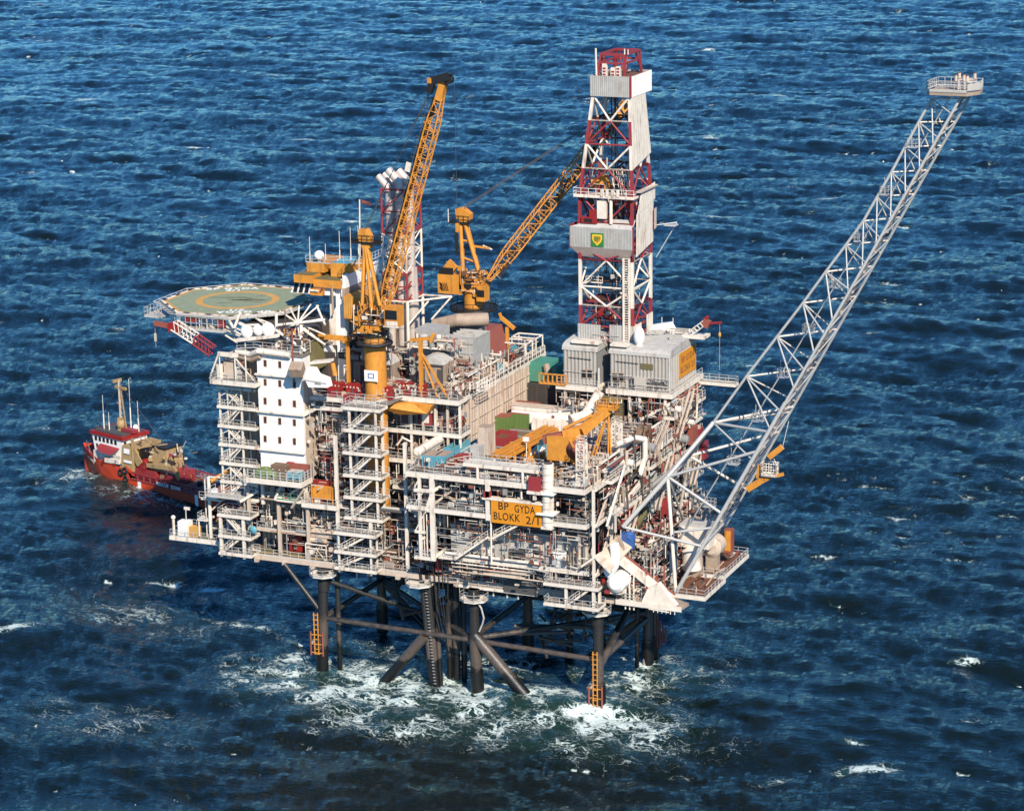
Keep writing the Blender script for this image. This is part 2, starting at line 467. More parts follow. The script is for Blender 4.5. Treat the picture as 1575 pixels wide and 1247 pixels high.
    for nm, arr in (('foam', foam), ('crest', h*fade)):
        at_ = me.attributes.new(nm, 'FLOAT', 'POINT'); at_.data.foreach_set('value', arr.ravel().astype(np.float32))
    o = bpy.data.objects.new('sea', me); C.objects.link(o); o['kind'] = 'structure'
    m = bpy.data.materials.new('sea_water'); m.use_nodes = True
    n = m.node_tree.nodes; L = m.node_tree.links; b = n['Principled BSDF']
    geo = n.new('ShaderNodeNewGeometry')

    def noise(scale, detail, rough=.6, stretch=None, dist=0.):
        t = n.new('ShaderNodeTexNoise'); t.inputs['Scale'].default_value = scale; t.inputs['Detail'].default_value = detail; t.inputs['Roughness'].default_value = rough; t.inputs['Distortion'].default_value = dist
        if stretch:
            m0 = n.new('ShaderNodeMapping'); m0.inputs['Rotation'].default_value = (0, 0, -_yaw-stretch[3])
            mp = n.new('ShaderNodeMapping'); mp.inputs['Scale'].default_value = stretch[:3]
            L.new(geo.outputs['Position'], m0.inputs[0]); L.new(m0.outputs[0], mp.inputs[0]); L.new(mp.outputs[0], t.inputs['Vector'])
        else: L.new(geo.outputs['Position'], t.inputs['Vector'])
        return t.outputs[0]

    def math_(op, a, bb=None, c=None):
        q = n.new('ShaderNodeMath'); q.operation = op
        for i, vv in enumerate((a, bb, c)):
            if vv is None: continue
            if isinstance(vv, (int, float)): q.inputs[i].default_value = vv
            else: L.new(vv, q.inputs[i])
        return q.outputs[0]

    def ramp(x, a, bb, lo=0., hi=1.):
        q = n.new('ShaderNodeMapRange'); q.interpolation_type = 'SMOOTHSTEP'
        for i, vv in ((1, a), (2, bb), (3, lo), (4, hi)): q.inputs[i].default_value = vv
        L.new(x, q.inputs[0]); return q.outputs[0]
    fa = n.new('ShaderNodeAttribute'); fa.attribute_name = 'foam'
    # lacy breakup: ridges of a distorted noise
    n1 = noise(.34, 8, .66, (.7, 1.35, 1, R(-32)), 2.0); n2 = noise(.9, 7, .66, (.7, 1.4, 1, R(-32)), 1.6)
    rid1 = math_('SUBTRACT', 1., math_('MULTIPLY', math_('ABSOLUTE', math_('SUBTRACT', n2, .5)), 8.))
    ds = n.new('ShaderNodeTexNoise'); ds.inputs['Scale'].default_value = .35; ds.inputs['Detail'].default_value = 5; L.new(geo.outputs['Position'], ds.inputs['Vector'])
    vm = n.new('ShaderNodeVectorMath'); vm.operation = 'MULTIPLY_ADD'; vm.inputs[1].default_value = (7, 7, 0); L.new(ds.outputs['Color'], vm.inputs[0]); L.new(geo.outputs['Position'], vm.inputs[2])
    m0 = n.new('ShaderNodeMapping'); m0.inputs['Rotation'].default_value = (0, 0, -_yaw-R(-35)); L.new(vm.outputs[0], m0.inputs[0])

    def web(scale):
        mp = n.new('ShaderNodeMapping'); mp.inputs['Scale'].default_value = (.62*scale, 1.25*scale, 0); L.new(m0.outputs[0], mp.inputs[0])
        vo = n.new('ShaderNodeTexVoronoi'); vo.feature = 'DISTANCE_TO_EDGE'; vo.voronoi_dimensions = '2D'; vo.inputs['Scale'].default_value = 1.; L.new(mp.outputs[0], vo.inputs['Vector'])
        return math_('SUBTRACT', 1., math_('MULTIPLY', vo.outputs['Distance'], 3.4))
    lace_t = math_('ADD', math_('MULTIPLY', math_('MAXIMUM', web(.30), math_('MULTIPLY', web(.75), .92)), .70), math_('MULTIPLY', math_('MAXIMUM', rid1, -.6), .30))
    patch = noise(.11, 3, .6)
    amt = math_('MULTIPLY', fa.outputs['Fac'], ramp(patch, .32, .66, .45, 1.3))
    thr = math_('SUBTRACT', 1.0, math_('ADD', math_('MULTIPLY', amt, .40), math_('MULTIPLY', math_('MULTIPLY', amt, amt), .72)))
    foam_f = ramp(math_('SUBTRACT', lace_t, thr), .0, .42)
    fine = noise(2.6, 6, .7, (.8, 1.3, 1, R(-30)))
    foam_f = math_('MULTIPLY', foam_f, ramp(fine, .28, .56, .62, 1.))
    foam_f = math_('MULTIPLY', foam_f, ramp(fa.outputs['Fac'], .02, .15))
    mx = n.new('ShaderNodeMix'); mx.data_type = 'RGBA'
    deep = n.new('ShaderNodeMix'); deep.data_type = 'RGBA'
    deep.inputs[6].default_value = (.0040, .0085, .0082, 1); deep.inputs[7].default_value = (.022, .066, .056, 1)
    L.new(ramp(fa.outputs['Fac'], .15, 1.1, 0, .8), deep.inputs[0])
    L.new(foam_f, mx.inputs[0]); L.new(deep.outputs[2], mx.inputs[6]); mx.inputs[7].default_value = (.62, .72, .68, 1)
    L.new(mx.outputs[2], b.inputs['Base Color'])
    L.new(ramp(foam_f, 0, .6, .05, .75), b.inputs['Roughness'])
    b.inputs['IOR'].default_value = 1.33
    hgt = math_('ADD', math_('MULTIPLY', noise(.21, 3, .55, (.5, 1.5, 1, R(-30)), .5), .36), math_('ADD', math_('MULTIPLY', noise(.75, 4, .62, (.5, 1.6, 1, R(-18)), .3), .46), math_('MULTIPLY', noise(2.6, 4, .6, (.6, 1.5, 1, R(-30))), .23)))
    bp = n.new('ShaderNodeBump'); bp.inputs['Distance'].default_value = 1.1
    L.new(ramp(noise(.016, 3, .55, (.6, 1.3, 1, R(-20)), .5),   .36, .64, .40, 1.0), bp.inputs['Strength'])
    L.new(hgt, bp.inputs['Height']); L.new(bp.outputs[0], b.inputs['Normal'])
    me.materials.append(m)
    return o


build_sea()
# ---------------------------------------------------------------- jacket
Z0, Z1, Z2, Z3, ZC = 18.4, 23.0, 31.2, 36.7, 45.2
jk = thing('steel_jacket', 'black tubular steel jacket standing in foaming water and carrying the whole platform', 'platform legs', (-24, 10, 0))
J = 'jacket'
for x, y, x1 in ((0, 0, -.2), (-22.6, 0, -21.5), (-49.3, 0, -48.6), (0, 22, 0), (-22, 23, -22), (-49, 22, -49)):
    b = MB(); zb = 9.5 if x == -22.6 else -5
    xb = x1 if x == -22.6 else x
    b.tube((xb, y, zb), (x1, y, 17.5), .82, J, 18)
    b.tube((x1, y, 14.0), (x1, y, 17.5), .95, J, 18)
    if x != -22.6: b.tube((xb, y, -5), (xb, y, 4.5), 1.02, J, 18)
    b.build('leg', jk)
nd = V((-21.5, 0, 9.6))
for q in (at(735, 1064, Y=.2), at(816, 1079, Y=-.4)):
    d = (q-nd); q2 = nd+d*1.35
    b = MB(); b.tube(nd, q2, .95, J, 16); b.tube(nd+d*.62, q2, 1.08, J, 16); b.build('brace', jk)
for p, q, r in (((-49, 0, 9.2), (-21.5, .4, 8.6), .42), ((-21.5, .4, 8.6), (0, 0, 8.2), .42), ((0, 22, 16.2), (0, 0, 7), .6), ((0, 0, 8), (0, 22, 8), .5),
                ((-49, 22, 9), (-22, 23, 9), .55), ((-22, 23, 9), (0, 22, 9), .55), ((-49, 0, 9), (-49, 22, 9), .5), ((-22, 0, 9), (-22, 23, 9), .5),
                ((-30.5, 0, 8.2), (-39.5, -1, -2.5), .85), ((-22, 0, 9), (-49, 22, 9), .45), ((-22, 0, 9), (0, 22, 9), .45), ((-56, .5, 17.5), (-49.6, 0, 10.6), .42),
                ((-49, 0, 16), (-36, 10, 8.5), .42), ((-22, 23, 16), (-36, 12, 8.5), .42), ((0, 22, 9), (-14, 23, -3), .6), ((-49, 22, 9), (-36, 22, -3), .6), ((-40, 22, 17), (-46, 20, 7), .4), ((-22, 22, 15), (-10, 22, 9), .35)):
    MB().tube(p, q, r, J, 12).build('brace', jk)
# ladders / boat bumpers, painted orange
for x, y, z0, z1 in ((-49.6, -1.25, 3.2, 10.4), (-.2, -1.3, .2, 10.)):
    b = MB()
    for o in (-.35, .35): b.tube((x+o, y, z0), (x+o, y, z1), .10, 'orange', 6)
    k = z0
    while k < z1: b.tube((x-.5, y, k), (x+.5, y, k), .08, 'orange', 5); b.tube((x, y, k), (x, y+.8, k), .07, 'orange', 5) if int(k*2) % 3 == 0 else None; k += .85
    b.build('ladder', jk)
    f = MB()
    for o in (-1.1, 1.1):
        f.tube((x+o, y+.1, z0-.3 if x < -9 else -.5), (x+o, y+.1, z0+3.8 if x < -9 else 4.2), .16, 'rustred', 8)
    for k in (.5, 2, 3.6): f.tube((x-1.1, y+.1, z0*.9+k), (x+1.1, y+.1, z0*.9+k), .09, 'orange', 6)
    f.build('boat_bumper', jk)
# octagonal access platforms round the leg tops
for x, y, z in ((-.4, 0, 16.0), (-21.5, 0, 15.6), (-31.4, .6, 16.8), (-48.6, 0, 16.6)):
    b = MB(); pts = [(x+2.3*math.cos(R(22.5+45*i)), y+2.1*math.sin(R(22.5+45*i)), z) for i in range(8)]
    b.ext(pts, (0, 0, .22), 'white'); o = b.build('leg_platform', jk)
    MB().rail([(p[0], p[1], z+.2) for p in pts], 'galv', 1.1, 1.2, True).build('railing', o)
    for i in (0, 2, 4, 6): MB().tube(V(pts[i])+V((0, 0, 1)), (pts[i][0], pts[i][1], 17.6), .06, 'pale_grey', 5).build('hanger', o)

# conductors, risers and J tubes
co_ = thing('well_conductor', 'bundle of dark conductors and ladder pipes leaning into the sea left of the middle leg', 'pipes', (-29, 2, 0))
top = at(655, 890, Y=1.2); bot = at(671, 1053, Y=.6)
for dx, dy, r, m in ((-.8, 0, .5, J), (.35, 0, .55, J), (-.2, 1.2, .5, J), (1.2, 1.0, .4, J)):
    MB().tube(top+V((dx, dy, 1)), bot+V((dx*.55, dy*.5, -3)), r, m, 12).build('conductor', co_)
b = MB()
for i in range(34):
    e = top.lerp(bot, i/34)+V((.2, -.75, 0)); b.box(e.x-.22, e.x+.18, e.y-.1, e.y+.1, e.z-.07, e.z+.07, 'grey')
b.build('ladder', co_)
for i, (a, c) in enumerate((((672, 862), (688, 985)), ((680, 862), (690, 1000)), ((664, 862), (684, 985)), ((690, 870), (693, 960)))):
    MB().path([at(*a, Y=-1)+V((0, 0, 1)), at((a[0]+c[0])/2-3, (a[1]+c[1])/2, Y=-.8), at(*c, Y=.5)], .1, J, 6).build('cable', co_)
rz = thing('riser_pipe', 'pair of dark vertical risers standing behind the leaning conductors near the middle leg', 'pipes', (-27, 4, 0))
for x, y, r in ((-28.1, 4.4, .5), (-27, 4.8, .62), (-26, 5.6, .5)):
    MB().tube((x, y, -4), (x, y, 17.6), r, J, 12).build('riser', rz)
rz = thing('riser_pipe', 'thin dark riser standing just behind the left orange laddered leg', 'pipes', (-47.3, 2.4, 0))
MB().tube((-47.3, 2.4, -4), (-47.3, 2.4, 17.6), .42, J, 12).build('riser', rz)
rz = thing('riser_pipe', 'leaning grey riser clamped to the rear right leg with a white stripe near the water', 'pipes', (0, 25, 0))
MB().tube((-.4, 21, -3), (.2, 23, 14), .45, 'grey', 12).build('riser', rz)
MB().tube((-1.3, 20.2, -3), (-1.1, 20.4, 17.6), .35, J, 12).build('riser', rz)
b = MB()
for k in range(4): b.tube((.6+.5*k, 24.8, 2 if k < 2 else 3), (.6+.5*k, 24.8, 7.5-k*.6), .18, 'rustred', 6)
b.tube((0, 25.2, -3), (0, 25.2, 17.6), .7, J, 12); b.build('riser_clamp', rz)
rz = thing('hose', 'white bent hose hanging beside the top of the middle front leg', 'hose', (-20, -.3, 12))
MB().path([(-20.7, -.6, 15.6), (-19.9, -.7, 14.6), (-19.5, -.7, 13), (-19.8, -.6, 12), (-20.4, -.6, 10.6)], .16, 'pale_grey', 6).build('hose_line', rz)

b = MB(); rg = random.Random(77)
for i in range(46):
    x, y, z = rg.uniform(-16, -2), rg.uniform(10, 22), rg.uniform(5, 12); d = V((rg.uniform(-1, 1), rg.uniform(-1, 1), rg.uniform(-.5, .5)))*rg.uniform(1, 3.4); b.tube(V((x, y, z))-d, V((x, y, z))+d, rg.uniform(.12, .4), rg.choice((J, J, 'dark_grey', 'shadow_steel')), 7)
b.build('conductor_guide', jk)
for p, q, r in (((-38, 8, 8.6), (-30, 16, 9), .4), ((-44, 14, 17), (-40, 12, 6), .32), ((-12, 16, 17), (-15, 14, 4), .3), ((-6, 12, 17), (-8, 13, 6), .22), ((-18, 8, 9), (-4, 14, 8.6), .34), ((-17, 6, 8.4), (-9, 9, 8.8), .3), ((-33, 10, 17), (-34, 11, -3), .5), ((-36, 16, 17), (-37, 16, -3), .5), ((-14, 22, 17), (-14, 22, -3), .6)):
    MB().tube(p, q, r, J, 10).build('brace', jk)
# ---------------------------------------------------------------- generic plant
def pipes(b, x0, x1, y0, y1, z0, z1, n, rg, mats=('cream', 'pale_grey', 'white', 'tan', 'grey', 'rustred'), rmax=.22):
    for _ in range(n):
        r = rg.uniform(.07, rmax); m = rg.choice(mats); y = rg.uniform(y0, y1); z = rg.uniform(z0+.2, z1-.2); k = rg.random()
        a = rg.uniform(x0, x1); c = rg.uniform(x0, x1)
        if k < .42: b.path([(a, y, z), (c, y, z), (c, y, rg.choice((z0, z1)))], r, m, 6)
        elif k < .75: b.tube((a, y, z0), (a, y, z if rg.random() < .5 else z1), r, m, 6)
        else: b.path([(a, y0, z), (a, y, z), (c, y, z)], r, m, 6)


def plant(parent, x0, x1, y0, y1, z, h, nbox, nves, npipe, seed, mats=('pale_grey', 'cream', 'grey', 'white', 'dark_grey', 'tan', 'rustred')):
    """skids, vessels and pipework packed on a deck; each skid and vessel is a part of its own"""
    rg = random.Random(seed)
    for _ in range(nbox):
        w, d, hh = rg.uniform(.8, 2.6), rg.uniform(.7, 2.), rg.uniform(.7, min(2.6, h*.7)); x = rg.uniform(x0, x1-w); y = rg.uniform(y0, max(y0+.01, y1-d)); m = rg.choice(mats)
        b = MB(); b.box(x, x+w, y, y+d, z+.15, z+hh, m); b.box(x+.1, x+w-.1, y+.1, y+d-.1, z, z+.15, 'dark_grey')
        b.box(x+w*.2, x+w*.8, y-.04, y, z+hh*.35, z+hh*.8, rg.choice(('dark_grey', 'grey', 'white')))
        if rg.random() < .6: b.box(x+w*.3, x+w*.6, y+d*.3, y+d*.7, z+hh, z+hh+.35, rg.choice(mats))
        if rg.random() < .5: b.path([(x+w*.8, y+d*.5, z+hh), (x+w*.8, y+d*.5, z+hh+.6), (x+w+1, y+d*.5, z+hh+.6), (x+w+1, y+d*.5, z)], .09, 'cream', 5)
        b.build('equipment_skid', parent)
    for _ in range(nves):
        r = rg.uniform(.4, .8); x = rg.uniform(x0+1, x1-2.5); y = rg.uniform(y0+r, max(y0+r+.01, y1-r)); m = rg.choice(('pale_grey', 'white', 'cream', 'grey'))
        b = MB()
        if rg.random() < .5:
            L = rg.uniform(1.6, 3); b.drum((x, y, z+r+.5), (x+L, y, z+r+.5), r, m)
            for e in (.2, .8): b.box(x+L*e-.1, x+L*e+.1, y-r*.7, y+r*.7, z, z+.6, m)
            b.tube((x+L*.5, y, z+2*r+.4), (x+L*.5, y, z+2*r+1), .15, m, 8)
        else:
            L = rg.uniform(1.6, max(1.7, h-1.6)); b.drum((x, y, z+.6), (x, y, z+.6+L), r, m)
            for i in range(4): b.tube((x+r*.8*math.cos(i*PI/2), y+r*.8*math.sin(i*PI/2), z), (x+r*.8*math.cos(i*PI/2), y+r*.8*math.sin(i*PI/2), z+.7), .07, m, 5)
            for k in (.3, .7): b.tube((x, y, z+.6+L*k), (x, y, z+.64+L*k), r+.05, 'grey', 14)
        b.build('vessel', parent)
    if npipe:
        b = MB(); pipes(b, x0, x1, y0, y1, z, z+h, npipe, rg); b.build('pipework', parent)


def dress(parent, x0, x1, y0, y1, z0, z1, n, seed, mats=('cream', 'white', 'tan', 'pale_grey', 'grey', 'rustred', 'dark_grey', 'cream', 'rust', 'galv'), along='x'):
    """small-bore pipework, cable trays, junction boxes, lamps and valves fixed to a frame"""
    rg = random.Random(seed); b = MB()
    for _ in range(n):
        x, y, z = rg.uniform(x0, x1), rg.uniform(y0, y1), rg.uniform(z0, z1); k = rg.random(); m = rg.choice(mats); r = rg.uniform(.035, .11)
        L = rg.uniform(.8, 5); ax = V((1, 0, 0)) if along == 'x' else V((0, 1, 0)); p = V((x, y, z))
        hi = (x1-x) if along == 'x' else (y1-y)
        if k < .28: b.tube(p, p+ax*min(L, hi), r, m, 5)
        elif k < .52: b.tube(p, V((x, y, min(z1, z+L))), r, m, 5)
        elif k < .62: b.path([p, p+ax*min(1.2, hi), p+ax*min(1.2, hi)+V((0, 0, min(L, z1-z)))], r, m, 5)
        elif k < .84: b.obox(p, (rg.uniform(.2, .8), rg.uniform(.2, .6), rg.uniform(.2, .9)), 0, m)
        elif k < .93: b.tube(p, p+V((0, 0, .5)), rg.uniform(.12, .3), m, 8)
        else: b.bar(p, p+ax*min(L, hi)+V((0, 0, rg.uniform(-.6, 1.5))), .12, .16, m)
    b.build('pipework', parent)


def deck(parent, x0, x1, y0, y1, z, m='deck_grey', edge='white', t=.45, rails='F', name='deck_plate'):
    """deck plate with edge beams and handrails: F front, B back, L left, R right"""
    b = MB(); b.box(x0+.16, x1-.16, y0+.16, y1-.16, z-.12, z, m)
    b.box(x0, x1, y0, y0+.16, z-t, z+.06, edge); b.box(x0, x1, y1-.16, y1, z-t, z+.06, edge)
    b.box(x0, x0+.16, y0+.16, y1-.16, z-t, z+.06, edge); b.box(x1-.16, x1, y0+.16, y1-.16, z-t, z+.06, edge)
    n = max(1, int((x1-x0)/2.4))
    for i in range(1, n): b.box(x0+(x1-x0)*i/n-.08, x0+(x1-x0)*i/n+.08, y0+.16, y1-.16, z-t+.05, z-.12, 'shadow_steel')
    o = b.build(name, parent)
    e = .1; cs = dict(F=((x0+e, y0+e), (x1-e, y0+e)), B=((x0+e, y1-e), (x1-e, y1-e)), L=((x0+e, y0+e), (x0+e, y1-e)), R=((x1-e, y0+e), (x1-e, y1-e)))
    if rails:
        r = MB()
        for k in rails: r.rail([(*cs[k][0], z+.06), (*cs[k][1], z+.06)])
        r.build('railing', o)
    return o


def cladding(b, p, q, z0, z1, nrm, m='tan', rib='cream', step=.9, d=.10):
    """vertical ribbed wall from p to q"""
    p = V((*p, 0)); q = V((*q, 0)); L = (q-p).length; u = (q-p)/L; nv = V((*nrm, 0))
    b.ext([(*(p-nv*.15).xy, z0), (*(q-nv*.15).xy, z0), (*q.xy, z0), (*p.xy, z0)], (0, 0, z1-z0), m)
    n = int(L/step)
    for i in range(n):
        c = p+u*(L*(i+.5)/n)
        a = c-u*step*.29; e = c+u*step*.29
        b.ext([(*(a-nv*.02).xy, z0+.02), (*(e-nv*.02).xy, z0+.02), (*(e+nv*d-u*.04).xy, z0+.02), (*(a+nv*d+u*.04).xy, z0+.02)], (0, 0, z1-z0-.04), rib)


# ---------------------------------------------------------------- cellar deck (lowest level)
cd = thing('cellar_deck', 'lowest rusty deck of the platform with dark plant between white edge beams', 'deck', (-30, 1, Z0))
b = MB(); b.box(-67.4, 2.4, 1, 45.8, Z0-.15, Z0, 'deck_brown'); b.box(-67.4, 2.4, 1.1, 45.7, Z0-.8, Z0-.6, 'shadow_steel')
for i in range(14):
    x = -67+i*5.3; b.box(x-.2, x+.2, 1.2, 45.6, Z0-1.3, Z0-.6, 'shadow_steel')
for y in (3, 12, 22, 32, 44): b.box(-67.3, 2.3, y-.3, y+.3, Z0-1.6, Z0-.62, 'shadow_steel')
b.build('deck_plate', cd)
b = MB(); b.box(-67.6, -30, .8, 1, Z0-.75, Z0+.08, 'cream'); b.box(-30, 2.6, .8, 1, Z0-.8, Z0+.08, 'cream'); b.box(-67.6, -67.4, 1, 46, Z0-.75, Z0+.08, 'cream')
b.box(2.4, 2.6, 1, 46, Z0-.75, Z0+.08, 'cream'); b.box(-67.4, 2.4, 45.8, 46, Z0-.75, Z0+.08, 'grey')
for i in range(13):
    x = -66.5+i*5.2; b.box(x-.35, x+.35, .45, 1.0, Z0-1.15, Z0-.55, 'cream')
b.build('edge_beam', cd)
MB().rail([(-63, .95, Z0+.08), (-31.5, .95, Z0+.08)]).rail([(-27, .95, Z0+.08), (-6, .95, Z0+.08)], 'pale_grey').rail([(-67.5, 1, Z0+.08), (-67.5, 20, Z0+.08)]).build('railing', cd)
b = MB(); rg = random.Random(4)
for i in range(60):
    x = rg.uniform(-60, 2); y = rg.uniform(2, 30); L = rg.uniform(1, 9)
    if rg.random() < .5: b.tube((x, y, Z0-1.6), (min(x+L, 2), y, Z0-1.6), rg.uniform(.1, .35), rg.choice(('dark_grey', 'shadow_steel', 'rust')), 6)
    else: b.tube((x, y, Z0-.6), (x, y, Z0-rg.uniform(1.5, 3.2)), rg.uniform(.08, .3), rg.choice(('dark_grey', 'shadow_steel', 'grey')), 6)
for x in (-43, -18.6, -16.2, -14.3, -8.9, -5): b.tube((x, 1.2, Z0-.6), (x, 1.2, Z0-2.2), .16, 'pale_grey', 8)
b.build('underdeck_pipework', cd)
# green painted floor and rear wall on the left
MB().box(-62.5, -45, 1.3, 5.2, Z0+.01, Z0+.05, 'olive').box(-62, -50, 2.1, 2.35, Z0+.06, Z0+.07, 'pad_yellow').box(-62, -50, 4.2, 4.35, Z0+.06, Z0+.07, 'pad_yellow').build('painted_floor', cd)
b = MB(); cladding(b, (-63, 6), (-52, 6), Z0, 29.6, (0, -1), 'tan', 'cream', .8); b.build('panel_wall', cd)
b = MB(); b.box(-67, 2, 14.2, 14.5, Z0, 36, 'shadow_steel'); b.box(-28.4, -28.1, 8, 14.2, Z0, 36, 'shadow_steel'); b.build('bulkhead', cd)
plant(cd, -52, -32, 2, 7, Z0, 4.2, 15, 5, 40, 11)
plant(cd, -31, -7, 2, 6, Z0, 4.2, 16, 4, 46, 12, ('grey', 'dark_grey', 'rustred', 'cream', 'pale_grey', 'shadow_steel'))
plant(cd, -52, -30, 8, 14, Z0, 10, 8, 5, 50, 13, ('grey', 'dark_grey', 'shadow_steel', 'cream'))
plant(cd, -7, 2, 1.6, 12, Z0, 4.2, 10, 3, 30, 14)
for x, z1 in ((-63, 30), (-57.4, 30), (-52, 30), (-46.5, 40), (-40.5, 26), (-34, 40), (-25, Z1), (-17, Z1), (-9, Z1), (-1.5, Z1)):
    b = MB(); b.box(x-.25, x+.25, 1.6, 2.1, Z0, z1, 'white' if x > -50 else 'cream'); b.build('column', cd)
# big pipes along the dark recess and mezzanine walkways
for z, y, x0, x1 in ((24.6, 5.5, -52, -44), (22.6, 2.2, -62, -46), (24.6, 4.4, -36, -28.5), (29.6, 9, -52.5, -44.5), (33.3, 9, -52.5, -44.5), (37.2, 9.2, -52.5, -45), (41, 9.6, -52.5, -45)):
    o = deck(cd, x0, x1, y, y+4, z, 'deck_grey', 'white' if z > 26 else 'cream', .4, 'F', 'mezzanine')
    plant(cd, x0, x1, y+1, y+4.5, z, 3, 3, 1, 9, int(z*7+x0))
b = MB(); rg = random.Random(21)
for i in range(16):
    y = rg.uniform(2.5, 7); z = rg.uniform(21, 28); x = rg.uniform(-60, -45); L = rg.uniform(6, 16)
    b.tube((x, y, z), (min(x+L, -30), y, z), rg.uniform(.1, .3), rg.choice(('cream', 'tan', 'grey', 'pale_grey', 'dark_grey')), 7)
for i in range(10):
    b.tube((-52, 2+i*.35, 23.2), (-44, 2+i*.35, 23.2), .1, 'cream', 5)
b.build('pipe_bank', cd)
MB().drum((-43.8, 4, 20.6), (-40.2, 4, 20.6), 1.5, 'dark_grey', 16).box(-43.5, -40.5, 3, 5, Z0, 19.4, 'dark_grey').build('vessel', cd)

# ---------------------------------------------------------------- left low outrigger platform
lp = thing('outrigger_platform', 'low narrow white platform cantilevered from the left end of the lowest deck above the sea', 'platform', (-73, 4, 19.5))
deck(lp, -78.4, -67.7, 1.4, 8, 19.6, 'olive', 'white', .6, 'FLB')
b = MB(); b.box(-77.0, -75, 2, 3.6, 19.66, 22.2, 'white_clean'); b.box(-75, -73.4, 2.2, 3.6, 19.66, 21.4, 'pad_yellow'); b.build('locker', lp)
MB().tube((-77.8, 2, 19.7), (-77.8, 2, 22.6), .25, 'white', 8).ball((-77.8, 2, 22.8), .4, 'white').tube((-76, 3.2, 22.2), (-76, 3.2, 24.2), .12, 'galv', 6).box(-76.3, -75.2, 3.1, 3.3, 24.0, 24.5, 'white').build('lamp_mast', lp)
b = MB(); b.tube((-71.2, 3, 19.6), (-71.2, 3, 30.3), .32, 'white', 8); b.tube((-72.3, 3.6, 19.6), (-72.3, 3.6, 29.6), .12, 'white', 6)
b.tube((-68.8, 3, 26.7), (-68.8, 3, 30.4), .12, 'white', 6); b.tube((-71.2, 3, 30.3), (-68.8, 3, 30.4), .14, 'white', 6); b.tube((-71.2, 3, 24.2), (-68.8, 3, 26.4), .14, 'white', 6)
b.tube((-70.6, 2.8, 29.7), (-66.9, 5, 32), .35, 'orange', 8); b.build('davit', lp)
b = MB(); b.box(-72.6, -68.6, 2.6, 6, 26.3, 26.6, 'white'); b.box(-71.1, -69.6, 2.7, 4.5, 26.6, 28, 'white_clean'); b.box(-69.4, -67.6, 3, 4.8, 26.6, 28.8, 'rustred'); b.build('landing', lp)
MB().rail([(-72.9, 2.6, 26.6), (-71.4, 2.6, 26.6), (-71.4, 6, 26.6)]).rail([(-73.3, 2.4, 22.9), (-71.6, 2.4, 22.9)]).rail([(-73.3, 2.4, 22.9), (-73.3, 5, 22.9)]).build('railing', lp)
b = MB(); b.box(-73.4, -71.5, 2.4, 5, 22.6, 22.9, 'white'); b.tube((-73.2, 2.6, 19.7), (-73.2, 2.6, 22.7), .14, 'white', 6); b.build('step_platform', lp)
bt = thing('rescue_boat', 'dark red and orange rescue boat slung at the left end of the platform', 'boat', (-68.6, 4, 22))
b = MB(); b.ext([(-70.6, 4, 22.2), (-70.0, 2.9, 23.2), (-67.4, 2.8, 24.9), (-66.6, 4, 25.6), (-67.4, 5.2, 24.9), (-70.0, 5.1, 23.2)], (.5, 0, -1.1), 'maroon'); b.build('hull', bt)
MB().bar((-70, 2.9, 21.9), (-67.6, 2.7, 23.6), .3, .35, 'orange').bar((-69.8, 2.7, 23.1), (-68.2, 2.6, 20.6), .2, .4, 'orange').build('fender', bt)
lr = thing('life_ring_sign', 'small pale blue round sign on the railing of the left stair tower', 'sign', (-61.6, .6, 22))
MB().lathe([(0, 0), (.75, 0), (.75, .06), (0, .06)], (-61.8, .6, 22.7), 'blue', 16, 'Y').build('sign_disc', lr)
# things standing on the green floor
rc = thing('red_locker', 'bright red steel locker standing on the green painted lower deck', 'locker', (-56.2, 4.2, Z0))
MB().box(-57, -54.6, 4.2, 5.8, Z0+.1, Z0+3.3, 'red').build('body', rc); MB().box(-56.4, -55.6, 4.14, 4.2, Z0+1.9, Z0+2.4, 'white').build('label_plate', rc)
MB().box(-57.1, -54.5, 4.1, 5.9, Z0+3.3, Z0+3.45, 'maroon').build('lid', rc)
dr0 = None
for i in range(5):
    if dr0 is None:
        dr0 = thing('steel_drum', 'dark blue drum with white lid in the row left of the red locker', 'drum', (-61.4, 5.2, Z0+.06), 'row of drums on the green deck')
        b = MB(); b.tube((-61.4, 5.2, Z0+.06), (-61.4, 5.2, Z0+1.2), .36, 'navy', 12)
        for k in (.4, .8): b.tube((-61.4, 5.2, Z0+.06+k), (-61.4, 5.2, Z0+.12+k), .39, 'navy', 12)
        b.build('barrel', dr0); MB().tube((-61.4, 5.2, Z0+1.2), (-61.4, 5.2, Z0+1.26), .36, 'pale_grey', 12).build('lid', dr0)
    else: dup(dr0, (-61.4+i*.88, 5.2, Z0+.06))
fr = thing('cradle_frame', 'white openwork pump cradle at the edge of the lower left deck', 'frame', (-51, 1.6, Z0))
b = MB()
for x in (-52.4, -48.6):
    for y in (1.4, 3): b.tube((x, y, Z0), (x, y, Z0+2.8), .12, 'white', 6)
    b.tube((x, 1.4, Z0+2.8), (x, 3, Z0+2.8), .12, 'white', 6)
for y in (1.4, 3):
    b.tube((-52.4, y, Z0+2.8), (-48.6, y, Z0+2.8), .12, 'white', 6); b.tube((-52.4, y, Z0+2.1), (-48.6, y, Z0+2.1), .1, 'white', 6); b.tube((-52.4, y, Z0), (-50.5, y, Z0+2.1), .09, 'white', 6); b.tube((-48.6, y, Z0), (-50.5, y, Z0+2.1), .09, 'white', 6)
b.build('frame', fr); MB().drum((-52, 2.2, Z0+3.3), (-49, 2.2, Z0+3.3), .4, 'cream').build('cylinder', fr)

